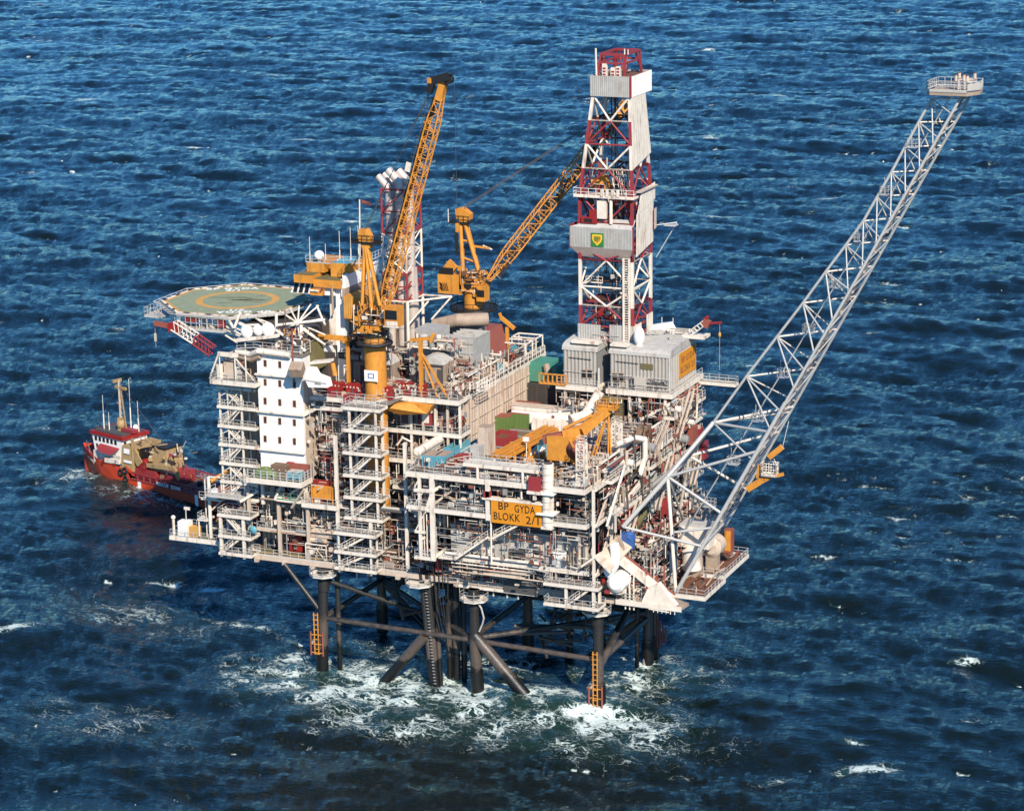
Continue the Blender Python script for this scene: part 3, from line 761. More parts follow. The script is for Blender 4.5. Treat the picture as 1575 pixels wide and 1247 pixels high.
dress(cd, -62, -46, 1.6, 5.6, Z0+.2, 27, 150, 201); dress(cd, -52, -31, 1.6, 6, Z0+.2, 26, 200, 202); dress(cd, -31, -6, .9, 3, Z0+.1, Z0+4, 170, 203); dress(cd, -52, -45, 5, 9, 26, 44, 150, 204); dress(cd, -66, -62, 1, 3, Z0, 27, 40, 205)
# ---------------------------------------------------------------- stair tower maker
def stair_tower(label, x0, x1, y0, y1, levels, z_bot, ext_l=1.2, ext_r=.8, r=.17, alt=False, m='white', top_rail=True, wd=.9):
    t = thing('stair_tower', label, 'stairs', (x0, y0, z_bot))
    for x in (x0, x1):
        for y in (y0, y1): MB().box(x-r, x+r, y-r, y+r, z_bot, levels[-1]+.1, m).build('post', t)
    for i, z in enumerate(levels):
        b = MB(); b.box(x0-ext_l, x1+ext_r, y0-.25, y1+.2, z-.1, z, 'deck_grey'); b.box(x0-ext_l, x1+ext_r, y0-.42, y0-.25, z-.38, z+.08, m); b.box(x0-ext_l, x1+ext_r, y1+.2, y1+.35, z-.38, z+.05, m)
        b.box(x0-ext_l-.12, x0-ext_l, y0-.42, y1+.35, z-.38, z+.05, m); b.box(x1+ext_r, x1+ext_r+.12, y0-.42, y1+.35, z-.38, z+.05, m)
        o = b.build('landing', t)
        MB().rail([(x1+ext_r, y1+.25, z), (x0-ext_l, y1+.25, z), (x0-ext_l, y0-.3, z), (x1+ext_r, y0-.3, z)], 'galv', 1.1, 1.3).build('railing', o)
        if i < len(levels)-1:
            zn = levels[i+1]; b = MB()
            if alt and i % 2: b.flight((x1-.2, y0+.1, z), (x0+.4, y0+.1, zn), (0, 1, 0), wd, m)
            else: b.flight((x0+.2, y0-.1, z), (x1-.3, y0-.1, zn), (0, 1, 0), wd, m)
            b.build('flight', t)
    return t


# ---------------------------------------------------------------- process module carrying the name sign
YS = -3.
sm = thing('process_module', 'open white framed process module that carries the orange name board', 'module', (-16, YS, Z1))
XL, XR = -30.9, -.8
for z, y0, nm in ((Z1, YS, 'lower'), (Z2-.2, YS, 'middle')):
    o = deck(sm, XL if z > 25 else -27.4, XR, y0 if z > 25 else YS+1.4, 13.9, z, 'deck_grey', 'white', .55, 'F', 'floor')
    MB().rail([(XR-.1, y0+.2, z), (XR-.1, 13, z)]).build('railing', o)
# corner frame on the left with bracing
for px in (645.5, 664.5):
    x = at(px, 790, Y=YS).x; MB().box(x-.22 if px < 650 else x-.38, x+.22 if px < 650 else x+.38, YS-.05, YS+.4, Z1-.6, Z3-.2, 'white').build('column', sm)
for x in (-30.3, -28.3): MB().box(x-.2, x+.2, 4, 4.4, Z0, Z3-.2, 'cream').build('column', sm)
xm = at(750, 780, Y=YS).x
MB().box(xm-.33, xm+.33, YS-.1, YS+.5, 30.2, Z3+.1, 'white').build('column', sm)
b = MB()
b.bar((-30.2, YS, 33.9), (-26.9, YS, 34.0), .4, .5, 'white'); b.bar((-26.9, YS, 34.), (-24.6, YS+6, 35.7), .3, .4, 'white')
b.bar((-28.0, YS+.1, 31.2), (-26.9, YS+.1, 34.2), .4, .5, 'white'); b.bar((-30.2, YS, 31.5), (-28.4, YS, 34), .15, .18, 'white')
b.bar((-30.2, YS, 27.), (-28.4, YS, 27), .3, .4, 'white'); b.bar((-30.1, YS, 27.2), (-28.2, YS, 30.6), .15, .18, 'white'); b.bar((-30.1, YS, 34.3), (-29, YS, 36.3), .15, .18, 'white')
b.bar((-28, YS+.2, 31), (-22.5, YS+3, 35.4), .22, .3, 'cream'); b.bar((-26, YS+2.2, 32.9), (-21, YS+2, 31), .28, .34, 'cream'); b.bar((-21, YS+2, 31), (-17, YS+5.5, 33.3), .28, .36, 'white'); b.bar((-26.4, YS+3, 33.6), (-17, YS+3, 33.2), .3, .4, 'white')
b.build('bracing', sm)
b = MB()
for i in range(4): b.tube((-29.9+i*.5, YS+.6, Z1), (-29.9+i*.5, YS+.6, 30.8), .11, 'white', 6)
b.build('pipework', sm)
o = deck(sm, -31.6, -28.0, YS-.2, YS+3, 31.2, 'deck_grey', 'white', .5, 'FLR', 'corner_platform')
b = MB(); b.box(-30.5, -27.4, YS, YS+4.2, Z1-.6, Z1-.2, 'white'); b.build('corner_platform', sm)
MB().rail([(-30.4, YS+.1, Z1-.2), (-27.6, YS+.1, Z1-.2)]).build('railing', sm)
b = MB(); b.bar((-27.4, YS, Z1-.4), (-26, YS+2, Z1+.8), .3, .4, 'white'); b.bar((-26, YS+1.4, Z1+.2), (-23.2, YS+1.4, Z1+.2), .3, .35, 'white'); b.build('bracing', sm)
b = MB(); b.flight((-23.2, YS+.1, Z1+.2), (-17.6, YS+.1, 27.4), (0, 1, 0), 1., 'white'); b.flight((-16.6, YS+.1, 27.4), (-10.6, YS+.1, 31.0), (0, 1, 0), 1., 'white'); b.box(-17.7, -16.5, YS, YS+1.2, 27.2, 27.4, 'white'); b.tube((-17, YS+.1, Z1), (-17, YS+.1, 31), .16, 'white', 6); b.build('stair_flight', sm)
b = MB(); b.box(-24.6, -16.5, YS+3.2, YS+5, 27.2, 27.5, 'grey'); b.build('mezzanine', sm)
# light grey equipment house
b = MB(); b.box(-25.6, -3.6, .6, 11, Z1+.05, 27.5, 'pale_grey')
for i in range(9):
    x = -24.6+i*2.3; b.box(x, x+1.25, .52, .6, Z1+3.1, Z1+4.2, 'grey' if i % 3 else 'white')
b.box(-25.7, -3.5, .45, 11.1, 27.5, 27.75, 'white'); b.build('equipment_house', sm)
b = MB(); b.lathe([(0, 0), (.75, 0), (.75, -.12), (0, -.12)], (-10.6, .5, Z1+2), 'dark_grey', 14, 'Y'); b.box(-11.6, -9.6, .42, .58, Z1+.9, Z1+3.1, 'white'); b.build('fan_housing', sm)
b = MB(); b.box(-7.3, -5.1, -1., .4, Z1+.1, Z1+2.7, 'white_clean'); b.build('cabinet', sm)
b = MB(); b.box(-21, -17.6, -.8, .5, Z1+.6, Z1+3., 'white'); b.box(-17.4, -15.2, -.6, .5, Z1+.4, Z1+2.6, 'pale_grey'); b.box(-15, -12.6, -.5, .5, Z1+.4, Z1+2, 'dark_grey'); b.build('cabinet', sm)
b = MB()
for i in range(8): b.box(-3.58, -3.5, 1.2+i*1.2, 1.9+i*1.2, Z1+.3, Z1+4, 'grey' if i % 2 else 'white')
b.build('louvre', sm)
b = MB(); b.path([(-2.9, YS+2, Z1+.05), (-2.9, YS+2, 30.8)], .28, 'cream', 8); b.tube((-4.5, YS+1.9, Z1), (-4.5, YS+1.9, 30.8), .2, 'dark_grey', 8); b.build('pipework', sm)
# white pipes along the front of the lower floor
b = MB()
for k, z in enumerate((Z1+.6, Z1-.9, Z1-1.5)): b.tube((-25.5+k, YS+1.2, z), (-9-k, YS+1.2, z), .26 if k == 0 else .12, 'white' if k < 2 else 'cream', 8)
b.tube((-24, YS+1.4, Z1-2.3), (-4, YS+1.4, Z1-2.3), .14, 'cream', 6); b.build('pipe_run', sm)
rg = random.Random(3); b = MB()
for i in range(22):
    x = rg.uniform(-24, -5); b.tube((x, YS+1.6, Z1-2.6), (x, YS+1.6, Z1-.5), .07, rg.choice(('white', 'cream', 'grey')), 5)
b.build('pipe_run', sm)
# under the lower floor: pink primer gratings and red cabinets on the cellar edge
b = MB(); b.box(-19, -12, YS+1.4, 2, 20.8, 21.0, 'cream'); b.ext([(-18.5, YS+1.4, 21), (-12.6, YS+1.4, 21), (-10.6, YS+1.4, 22.2)], (0, 4, 0), 'cream'); b.build('service_platform', sm)
MB().rail([(-19, YS+1.5, 21), (-12.8, YS+1.5, 21)], 'rustred').build('railing', sm)
plant(sm, -27, -4, -1, 4, 20.9, 1.6, 8, 0, 26, 31, ('grey', 'rustred', 'cream', 'dark_grey'))
b = MB(); b.box(-24.4, -10.6, .5, 3.2, Z0-1, Z0-.8, 'cream'); b.box(-24.4, -10.6, .42, .5, Z0-1.1, Z0-.7, 'white'); b.build('catwalk', sm)
MB().rail([(-24.3, .5, Z0-.8), (-10.7, .5, Z0-.8)], 'pale_grey').build('railing', sm)
b = MB(); b.box(-16.4, -10.8, .3, .42, Z0-.9, Z0+1.6, 'dark_grey'); b.build('mesh_screen', sm)
for x, z in ((-23.6, Z0-.8), (-19.6, Z0-.8), (-7.4, Z0+.1), (-28.2, Z0+.8)):
    t = thing('red_cabinet', {-23.6: 'tall red hose cabinet at the left end of the catwalk under the name board', -19.6: 'small red hose cabinet midway on the catwalk beside the round leg platform', -7.4: 'red cabinet on the deck edge left of the lower right stair tower', -28.2: 'red cabinet in the shadow just above the leaning conductors'}[x], 'cabinet', (x, 1.5, z))
    MB().box(x-.6, x+.6, 1.2, 2.2, z, z+2, 'red').build('body', t); MB().box(x-.4, x+.4, 1.15, 1.2, z+.5, z+1.6, 'maroon').build('door', t)
plant(sm, -27, -2, 5, 12, 31.1, 5, 12, 6, 60, 33)
plant(sm, -25, -12, -2.2, 3, 31.1, 4.4, 7, 3, 34, 34, ('pale_grey', 'grey', 'white', 'dark_grey'))
MB().box(-29, -2, 12, 12.3, 23, 36, 'shadow_steel').build('bulkhead', sm)
MB().drum((-26, 1.5, 33.2), (-18, 1.5, 33.2), 1.2, 'dark_grey', 14).build('vessel', sm)

# the orange name board
ns = thing('name_sign', 'large orange name board with dark letters on the white front of the platform', 'sign', (-12.6, YS-.3, 30.2))
xa, xb = at(755.5, 785, Y=YS-.2).x, at(833, 790, Y=YS-.2).x
MB().box(xa, xb, YS-.25, YS-.12, 30.05, 33.65, 'sign_orange').build('board', ns)
for t_, p0_, p1_, z_ in (('BP', 766.3, 782, 32.85), ('GYDA', 791.2, 822.6, 32.68), ('BLOKK', 758.8, 799.2, 31.15), ('2/1', 810, 829.8, 30.98)):
    u0_, u1_ = at(p0_, 785, Y=YS-.25).x, at(p1_, 790, Y=YS-.25).x
    text_mesh(t_, 1.75, 'black', Mframe(((u0_+u1_)/2, YS-.25, z_), (1, 0, 0), (0, 0, 1)), 'lettering', ns, .02, 1.1, bold=.015, width=u1_-u0_)
b = MB(); b.box(xa-.7, xb+.6, YS-.3, YS+1, 33.7, 34.0, 'white'); b.box(xa-1.6, xa, YS-.2, YS+1, 33.6, 33.9, 'white'); b.build('sign_shelf', ns)
MB().box(xa-1.4, xa-.3, YS-.1, YS+.7, 33.9, 35, 'maroon').build('hose_box', ns)

# vertical white exhaust pipe
ep = thing('vent_pipe', 'fat white vertical vent pipe with two collar platforms right of the orange name board', 'pipe', (-6.8, -4.2, 30.5))
b = MB(); b.tube((-7.38, -2.6, 30.3), (-7.26, -2.6, 40.4), .93, 'white', 18)
for k in range(9): b.tube((-7.35, -2.6, 31+k*1.1), (-7.35, -2.6, 31.12+k*1.1), .98, 'pale_grey', 18)
b.build('pipe', ep); MB().tube((-7.26, -2.6, 40.4), (-7.26, -2.6, 40.5), .7, 'dark_grey', 16).build('outlet', ep)
for z in (32.3, 35.6):
    b = MB(); b.box(-8.9 if z < 33 else -9.3, -5.9, -3.9, -1.4, z, z+.2, 'white_clean'); b.build('collar_platform', ep)
b = MB(); b.ext([(-8.3, -3.4, 29.9), (-6.4, -3.4, 29.9), (-6.4, -3.4, 30.3), (-8.3, -3.4, 30.3)], (0, 2.2, 0), 'white'); b.build('foot', ep)

# ---------------------------------------------------------------- pipe deck
pd = thing('pipe_deck', 'upper cargo deck with railings above the orange name board', 'deck', (-16, YS, Z3))
deck(pd, -31.7, -1.0, YS, 31, Z3, 'deck_brown', 'white', .7, 'FL')
b = MB()
for i in range(8): b.box(-31.4, -1.2, 1+i*3.6, 1.3+i*3.6, Z3, Z3+.18, 'grey')
b.build('skid_rail', pd)
# raised bridge at the front edge
b = MB(); b.box(-21.6, -8.7, YS+.1, YS+2.4, Z3+2.2, Z3+2.5, 'white'); b.box(-21.6, -8.7, YS, YS+.12, Z3+1.95, Z3+2.5, 'white')
for x in (-19.2, -11.5): b.tube((x, YS+.2, Z3), (x, YS+.2, Z3+2.2), .24, 'white', 8); b.tube((x, YS+2.2, Z3), (x, YS+2.2, Z3+2.2), .2, 'white', 8)
o = b.build('raised_walkway', pd); MB().rail([(-21.5, YS+.15, Z3+2.5), (-8.8, YS+.15, Z3+2.5), (-8.8, YS+2.3, Z3+2.5)]).rail([(-21.5, YS+2.3, Z3+2.5), (-8.8, YS+2.3, Z3+2.5)]).build('railing', o)
plant(pd, -20, -9, YS+.5, YS+2, Z3, 1.8, 6, 0, 22, 41)
MB().drum((-32.4, 3, 38.3), (-32.4, 12, 38.3), .75, 'white', 12).box(-32.8, -32, 4, 11, 37, 37.7, 'white').build('foam_tank', pd)
rb = thing('red_cabinet', 'maroon cabinet on a white bracket just above and left of the fat vent pipe', 'cabinet', (-9, -3.6, 35.6))
MB().box(-10.1, -8.2, -3.9, -3.1, 36.1, 38.2, 'maroon').build('body', rb); MB().box(-10.3, -8, -4.1, -3, 35.6, 36.05, 'white').build('bracket', rb); MB().box(-9.4, -8.9, -3.8, -3.4, 34.6, 35.6, 'white').build('pipe_stub', rb)


def corrugated_box(name, label, cat, c, size, rz, m, top=None, group=None, open_top=False, ribs=True):
    """cargo container: ribbed walls, corner posts, doors"""
    if group is None and 'pipe deck' in label or 'green' in label: group = 'cargo units on the pipe deck'
    t = thing(name, label, cat, (0, 0, 0), group); b = MB(); w, d, h = [k/2 for k in size]; H = size[2]
    if open_top:
        for s in (((-w, w), (-d, -d+.08)), ((-w, w), (d-.08, d)), ((-w, -w+.08), (-d+.08, d-.08)), ((w-.08, w), (-d+.08, d-.08))): b.box(*s[0], *s[1], .1, H, m)
        b.box(-w+.08, w-.08, -d+.08, d-.08, .1, .2, 'rust'); b.box(-w+.1, w-.1, -d+.1, d-.1, .2, H*.55, top or 'rust')
    else: b.box(-w, w, -d, d, .1, H-.08, m)
    if ribs:
        n = max(3, int(size[0]/.42))
        for i in range(n):
            x = -w+size[0]*(i+.5)/n
            for sy in (-1, 1): b.box(x-.09, x+.09, sy*d, sy*(d+.06), .2, H-.2, m)
        n = max(2, int(size[1]/.42))
        for i in range(n):
            y = -d+size[1]*(i+.5)/n; b.box(w, w+.06, y-.09, y+.09, .2, H-.2, m)
    b.build('shell', t)
    if not open_top:
        r = MB(); r.box(-w-.02, w+.02, -d-.02, d+.02, H-.08, H, top or m); r.build('roof', t)
    f = MB()
    for sx in (-1, 1):
        for sy in (-1, 1): f.box(sx*w-.09, sx*w+.09, sy*d-.09, sy*d+.09, 0, H+.02, m)
    f.box(-w, w, -d-.07, -d, 0, .16, m); f.box(-w, w, d, d+.07, 0, .16, m); f.build('frame', t)
    dd = MB()
    for y in (-d*.5, d*.5): dd.tube((-w-.05, y, .2), (-w-.05, y, H-.2), .03, 'pale_grey', 5)
    dd.build('lock_bar', t)
    t.location = c; t.rotation_euler = (0, 0, rz); ORI[t.name] = V(c)
    return t


corrugated_box('cargo_container', 'left one of two olive green cargo containers on the pipe deck', 'container', at(766, 662, Z=Z3)+V((0, 1.3, 0)), (3.5, 2.6, 2.4), 0, 'green', 'rustred')
corrugated_box('cargo_container', 'right one of two olive green cargo containers on the pipe deck', 'container', at(798, 658, Z=Z3)+V((0, 1.3, 0)), (3.5, 2.6, 2.5), 0, 'green', 'rustred')
corrugated_box('cargo_container', 'rust red container standing behind the two olive green ones', 'container', at(786, 652, Z=Z3)+V((0, 3.4, 0)), (6.6, 3.2, 2.9), 0, 'rustred', 'rustred')
corrugated_box('cargo_container', 'pale blue container beside the right olive green one', 'container', at(820, 655, Z=Z3)+V((0, 1.6, 0)), (1.5, 3, 2.8), 0, 'blue')
corrugated_box('cargo_basket', 'dark red open cargo basket in front of the left olive green container', 'container', at(764, 686, Z=Z3)+V((0, 2.4, 0)), (3.0, 5, 1.5), 0, 'maroon', 'rust', None, True)
corrugated_box('cargo_container', 'light blue low container nearest the left front corner of the pipe deck', 'container', at(663, 716, Z=Z3)+V((0, .8, 0)), (2.2, 3.2, 1.9), 0, 'blue', 'tan')
corrugated_box('cargo_container', 'light blue low container second from the left front corner of the pipe deck', 'container', at(681, 716, Z=Z3)+V((0, .7, 0)), (1.7, 3.2, 1.9), 0, 'blue', 'tan')
corrugated_box('pipe_basket', 'long turquoise pipe basket lying on the left side of the pipe deck', 'container', at(706, 690, Z=Z3)+V((0, 2, 0)), (1.5, 12.5, 1.2), 0, 'blue', 'sea_green', None, True)
corrugated_box('pipe_basket', 'long turquoise and white pipe basket right beside the other turquoise one', 'container', at(718, 692, Z=Z3)+V((.4, 1.5, 0)), (1.2, 11, .8), 0, 'blue', 'pale_grey', None, True)
corrugated_box('tool_crate', 'small rusty orange crate near the front railing of the pipe deck', 'crate', at(697, 716, Z=Z3), (1.2, 1.6, 1.3), 0, 'rustred', 'rust')
corrugated_box('tool_crate', 'small red crate near the front railing of the pipe deck', 'crate', at(708, 712, Z=Z3), (1.3, 1.5, 1.4), 0, 'red', 'maroon')
corrugated_box('tool_crate', 'small maroon striped crate left of the grey cabinet', 'crate', at(722, 711, Z=Z3), (1.5, 1.4, 1.8), 0, 'maroon', 'pale_grey')
corrugated_box('tool_crate', 'grey green crate hung at the front railing below the small crates', 'crate', at(707, 726, Z=Z3), (1.6, 1, 1.), 0, 'pale_grey', 'pale_grey')
corrugated_box('tool_crate', 'pinkish red crate beside the white foam tank on the pipe deck', 'crate', at(690, 682, Z=Z3), (1.6, 3, 1.8), 0, 'rustred', 'pale_grey')
corrugated_box('tool_cabinet', 'plain grey steel cabinet behind the raised walkway', 'cabinet', at(735, 712, Z=Z3), (1.7, 1.6, 3.), 0, 'pale_grey', None, None, False, False)
corrugated_box('tool_cabinet', 'tall buff coloured housing beside the dark red cargo basket', 'cabinet', at(743, 700, Z=Z3)+V((0, 1.5, 0)), (2, 2, 4.6), 0, 'cream', 'tan', None, False, False)
corrugated_box('cargo_container', 'dark blue tarpaulin covered container under the orange deck crane', 'container', at(819, 704, Z=Z3)+V((0, 1.8, 0)), (3.3, 3.2, 3.0), 0, 'navy', 'navy', None, False, False)
corrugated_box('cargo_container', 'turquoise container half hidden behind the dark tarpaulin one', 'container', at(832, 705, Z=Z3)+V((0, .9, 0)), (1.1, 1.6, 2.2), 0, 'blue')

# orange pipe rack
pr = thing('pipe_rack', 'orange rack holding a slanting bundle of long orange beams beside the dark tarpaulin container', 'rack', (-15, 6, Z3))
a0 = at(757, 716, Z=Z3+1); a1 = at(838, 672, Z=Z3+1.6)
dv = (a1-a0); nv = V((dv.y, -dv.x, 0)).normalized()
for k in range(5):
    b = MB(); o_ = nv*(k*.62); zz = V((0, 0, 1.5+.25*(k % 2))); b.bar(a0+o_+zz, a1+o_+zz, .36, .5, 'orange'); b.bar(a0+o_+zz+V((0, 0, .5)), a1+o_+zz+V((0, 0, .5)), .14, .12, 'orange'); b.build('beam', pr)
b = MB()
for q in (.12, .4, .68, .92):
    e = a0+dv*q
    for o_ in (-.4, 3.): p = e+nv*o_; b.box(p.x-.18, p.x+.18, p.y-.18, p.y+.18, Z3, Z3+3.2, 'orange')
    b.bar(e-nv*.4+V((0, 0, .2)), e+nv*3+V((0, 0, .2)), .35, .4, 'orange')
b.build('stanchion', pr)
b = MB(); rg = random.Random(8)
for i in range(9):
    e = a0+dv*rg.uniform(.02, .75)+nv*rg.uniform(2.6, 4.4); b.obox((e.x, e.y, Z3+rg.uniform(.5, 1.2)), (rg.uniform(.6, 1.6), rg.uniform(.6, 1.4), rg.uniform(.8, 1.5)), .3, rg.choice(('orange', 'orange', 'white', 'rust', 'pale_grey')))
    b.tube((e.x, e.y, Z3+1), (e.x+.3, e.y+.8, Z3+2.2), .2, rg.choice(('orange', 'white', 'galv')), 7)
b.build('winch_gear', pr)
fl = thing('floodlight_post', 'white floodlight post among the orange beams of the pipe deck', 'lamp post', at(810, 716, Z=Z3))
e = at(810, 716, Z=Z3); MB().tube(e, e+V((0, 0, 4.3)), .09, 'white', 6).build('post', fl); MB().obox(e+V((0, -.1, 4.4)), (.9, .5, .6), 0, 'white_clean').build('lamp_head', fl)

# orange knuckle boom deck crane
kc = thing('deck_crane', 'orange knuckle boom deck crane on an open lattice base behind the fat white vent pipe', 'crane', (-6, 8, Z3))
e = at(868, 700, Z=Z3+3.2)
cb = V((e.x, e.y, Z3))
b = MB(); b.box(cb.x-2.4, cb.x+1.9, cb.y-1.4, cb.y+1.8, Z3+2.6, Z3+6.4, 'orange'); b.build('machinery_house', kc)
b = MB(); b.lathe([(0, -1.5), (.5, -1.5), (.5, -1.4), (1.5, -1.3), (1.5, -1.1), (1.1, -1), (1.1, 1), (1.5, 1.1), (0, 1.3)], (cb.x+2.4, cb.y-.2, Z3+4.6), 'rustred', 14, 'Y').obox((cb.x+2.3, cb.y, Z3+3.4), (1.6, 2, 1.4), 0, 'orange').bar((cb.x+1.6, cb.y-1.5, Z3+6.2), (cb.x+3.4, cb.y-1.5, Z3+3.2), .3, .3, 'orange'); b.build('winch_drum', kc)
b = MB()
for sx in (-2.2, 2.6):
    for sy in (-1.4, 1.6):
        b.bar((cb.x+sx, cb.y+sy, Z3-1), (cb.x+sx*.8, cb.y+sy*.8, Z3+2.6), .3, .3, 'orange')
for z in (-.3, 1.2): b.box(cb.x-2.2, cb.x+2.6, cb.y-1.4, cb.y-1.2, Z3+z, Z3+z+.3, 'orange'); b.box(cb.x+2.4, cb.x+2.7, cb.y-1.2, cb.y+1.4, Z3+z, Z3+z+.3, 'orange')
b.bar((cb.x-2.2, cb.y-1.3, Z3-.2), (cb.x+2.6, cb.y-1.3, Z3+2.4), .2, .2, 'orange'); b.build('lattice_base', kc)
p0 = at(836, 676, Y=cb.y-.5); p1 = at(893, 664, Y=cb.y+1); p2 = at(936, 628, Y=cb.y+6)
b = MB(); b.bar(p0, p1+(p1-p0)*.0, 1.2, 1.3, 'rustred'); b.build('counter_jib', kc)
b = MB(); pm = p0.lerp(p1, .55); b.bar(pm, p1, 1.7, 1.9, 'orange'); b.bar(p1, p2, 1.3, 1.3, 'orange'); b.bar(pm+V((0, 0, 1.2)), p1.lerp(p2, .4)+V((0, 0, 1.2)), .3, .3, 'orange'); b.tube(pm+V((0, 0, -1.1)), p1.lerp(p2, .35)+V((0, 0, -.9)), .22, 'galv', 8); b.build('boom', kc)
b = MB(); b.box(p2.x-1.8, p2.x+1.4, p2.y-1, p2.y+1, p2.z-.1, p2.z+.1, 'orange'); o = b.build('boom_platform', kc)
MB().rail([(p2.x-1.8, p2.y-1, p2.z+.1), (p2.x+1.4, p2.y-1, p2.z+.1), (p2.x+1.4, p2.y+1, p2.z+.1), (p2.x-1.8, p2.y+1, p2.z+.1)], 'orange', 1.1, 1, True, .06).build('railing', o)
for px, py in ((907, 680), (941, 690), (900, 690), (935, 695)):
    q = at(px, py, Y=cb.y+5); MB().tube(p2+V((0, 0, -.4)), (q.x, q.y, Z3-.8), .15, 'orange', 6).build('support_leg', kc)
q0 = at(888, 690, Y=cb.y+5); b = MB(); b.box(q0.x, q0.x+6.4, q0.y-.1, q0.y+2, Z3+.2, Z3+1.5, 'orange')
for k in range(10): b.box(q0.x+k*.65, q0.x+k*.65+.3, q0.y-.3, q0.y-.1, Z3+.2, Z3+1.7, 'orange')
b.build('boom_cradle', kc)
# white lattice masts at the right edge
for (px, pya, pyb, Y, lb) in ((895, 682, 745, -1, 'white lattice mast nearest the fat vent pipe at the right front of the pipe deck'), (949, 652, 703, 11, 'white lattice mast at the right edge of the pipe deck beyond the orange deck crane')):
    t = thing('lattice_mast', lb, 'mast', at(px, pyb, Y=Y)); p = at(px, pyb, Y=Y); q = at(px-1, pya, Y=Y); zt = q.z; b = MB(); hw = .62
    cs = [V((p.x+sx*hw, Y+sy*hw, p.z)) for sx, sy in ((-1, -1), (1, -1), (1, 1), (-1, 1))]
    for c in cs: b.bar(c, (c.x, c.y, zt), .22, .22, 'white')
    k = 8; dz = (zt-p.z)/k
    for i in range(k):
        for j in range(4):
            a, c = cs[j], cs[(j+1) % 4]; b.bar(a+V((0, 0, i*dz)), c+V((0, 0, i*dz)), .12, .12, 'white'); b.bar(a+V((0, 0, i*dz)) if i % 2 else c+V((0, 0, i*dz)), c+V((0, 0, (i+1)*dz)) if i % 2 else a+V((0, 0, (i+1)*dz)), .1, .1, 'white')
    b.build('frame', t); MB().rail([(c.x, c.y, zt) for c in cs], 'white', 1.1, 1.2, True).build('top_railing', t)
# small gear all over the right side of the pipe deck
plant(pd, -12, -1.5, 6, 14, Z3, 2.6, 22, 5, 50, 43, ('white', 'pale_grey', 'cream', 'grey', 'rustred'))
plant(pd, -20, -14, 18, 26, Z3, 1.4, 5, 0, 10, 44, ('pale_grey', 'tan', 'cream', 'rustred', 'grey'))
plant(pd, -12, -1.5, 16, 30, Z3, 2.6, 22, 3, 40, 45, ('white', 'cream', 'pale_grey', 'tan', 'grey'))
plant(pd, -5.5, -1.3, YS+.6, 6, Z3, 2.4, 16, 2, 36, 46, ('white', 'pale_grey', 'cream', 'galv'))
b = MB()
for k in range(6): b.tube((-6.8, 3+k*.8, Z3+.8+.3*(k % 2)), (-1.6, 3+k*.8, Z3+.8+.3*(k % 2)), .3, 'white', 8)
b.build('pipe_stack', pd)

dress(sm, -30.5, -1, YS+.3, YS+2.4, Z1, 30.6, 190, 211); dress(sm, -30.5, -1, YS+.2, YS+2.4, 31.2, Z3-.4, 170, 212); dress(pd, -31, -22, YS+.3, 3, Z3, Z3+1.6, 60, 213); dress(pd, -22, -8.6, YS+.5, 1.5, Z3, Z3+2.2, 70, 214); dress(pd, -8, -1.2, YS+.4, 14, Z3, Z3+3, 150, 215); dress(pd, -12, -1.2, 14, 31, Z3, Z3+3.4, 150, 216)
dress(sm, -27, -2, YS+1.4, 2, Z0+.6, Z1-.5, 150, 217)
# ---------------------------------------------------------------- crane module (utilities)
um = thing('utility_module', 'tall cream utility module with walkways behind the left crane pedestal', 'module', (-40, 15, 24))
b = MB(); b.box(-52.4, -28.6, 15.2, 47.6, 24, ZC-.3, 'tan'); b.build('wall', um)
b = MB(); cladding(b, (-28.55, 15.3), (-28.55, 47.5), Z3-1, ZC-.2, (1, 0), 'tan', 'cream', 1.0, .14)
for k in range(3): b.tube((-28.3, 15.5, 38.4+k*2.3), (-28.3, 47, 38.4+k*2.3), .09, 'cream', 5)
for k in range(6): b.box(-28.5, -28.2, 18+k*5, 18.3+k*5, Z3, ZC-.4, 'cream')
b.build('ribbed_wall', um)
rg = random.Random(61); b = MB()
x = -45
while x < -29:
    w_ = rg.uniform(1.4, 3.2)
    for z in (24.5, 29.8, 34.4, 39.4):
        m = rg.choice(('cream', 'pale_grey', 'tan', 'grey', 'cream', 'white')); d = rg.uniform(.05, .25)
        b.box(x, min(x+w_-.15, -28.7), 15.2-d, 15.2, z+.15, z+4.2, m)
        if rg.random() < .45: b.box(x+.3, min(x+w_-.5, -29), 15.12-d, 15.2-d, z+.3, z+2.5, rg.choice(('dark_grey', 'white', 'grey')))
    x += w_
b.build('wall_panel', um)
for z in (24.4, 29.6, 34.2, 39.3):
    o = deck(um, -45 if z > 30 else -41, -28.3, 11.2, 15, z, 'deck_grey', 'white', .5, 'FR', 'walkway')
    plant(um, -40, -29, 12.8, 14.4, z, 4, 7, 2, 22, int(z*10))
o = deck(um, -52.4, -28.4, 13.6, 47.6, ZC, 'deck_brown', 'white', .6, 'R', 'roof_deck')
b = MB()
for x, y in ((-28.6, 11.5), (-33, 11.5), (-37.4, 11.5), (-30.8, 11.5), (-35.2, 11.5)): b.box(x-.18, x+.18, y-.18, y+.18, 24.2, ZC-.4, 'white' if x in (-33, -37.4, -28.6) else 'cream')
b.build('column', um)
b = MB()
for x in (-37.4, -33):
    b.path([(x, 11.3, 37.4), (x-1.6, 11.3, 38), (x-2.6, 11.3, 36.6)], .18, 'white', 6)
    b.path([(x, 11.3, 33), (x+2, 11.3, 33.6)], .16, 'white', 6)
b.build('bracket', um)
b = MB()  # front edge walk of the roof deck, in steps
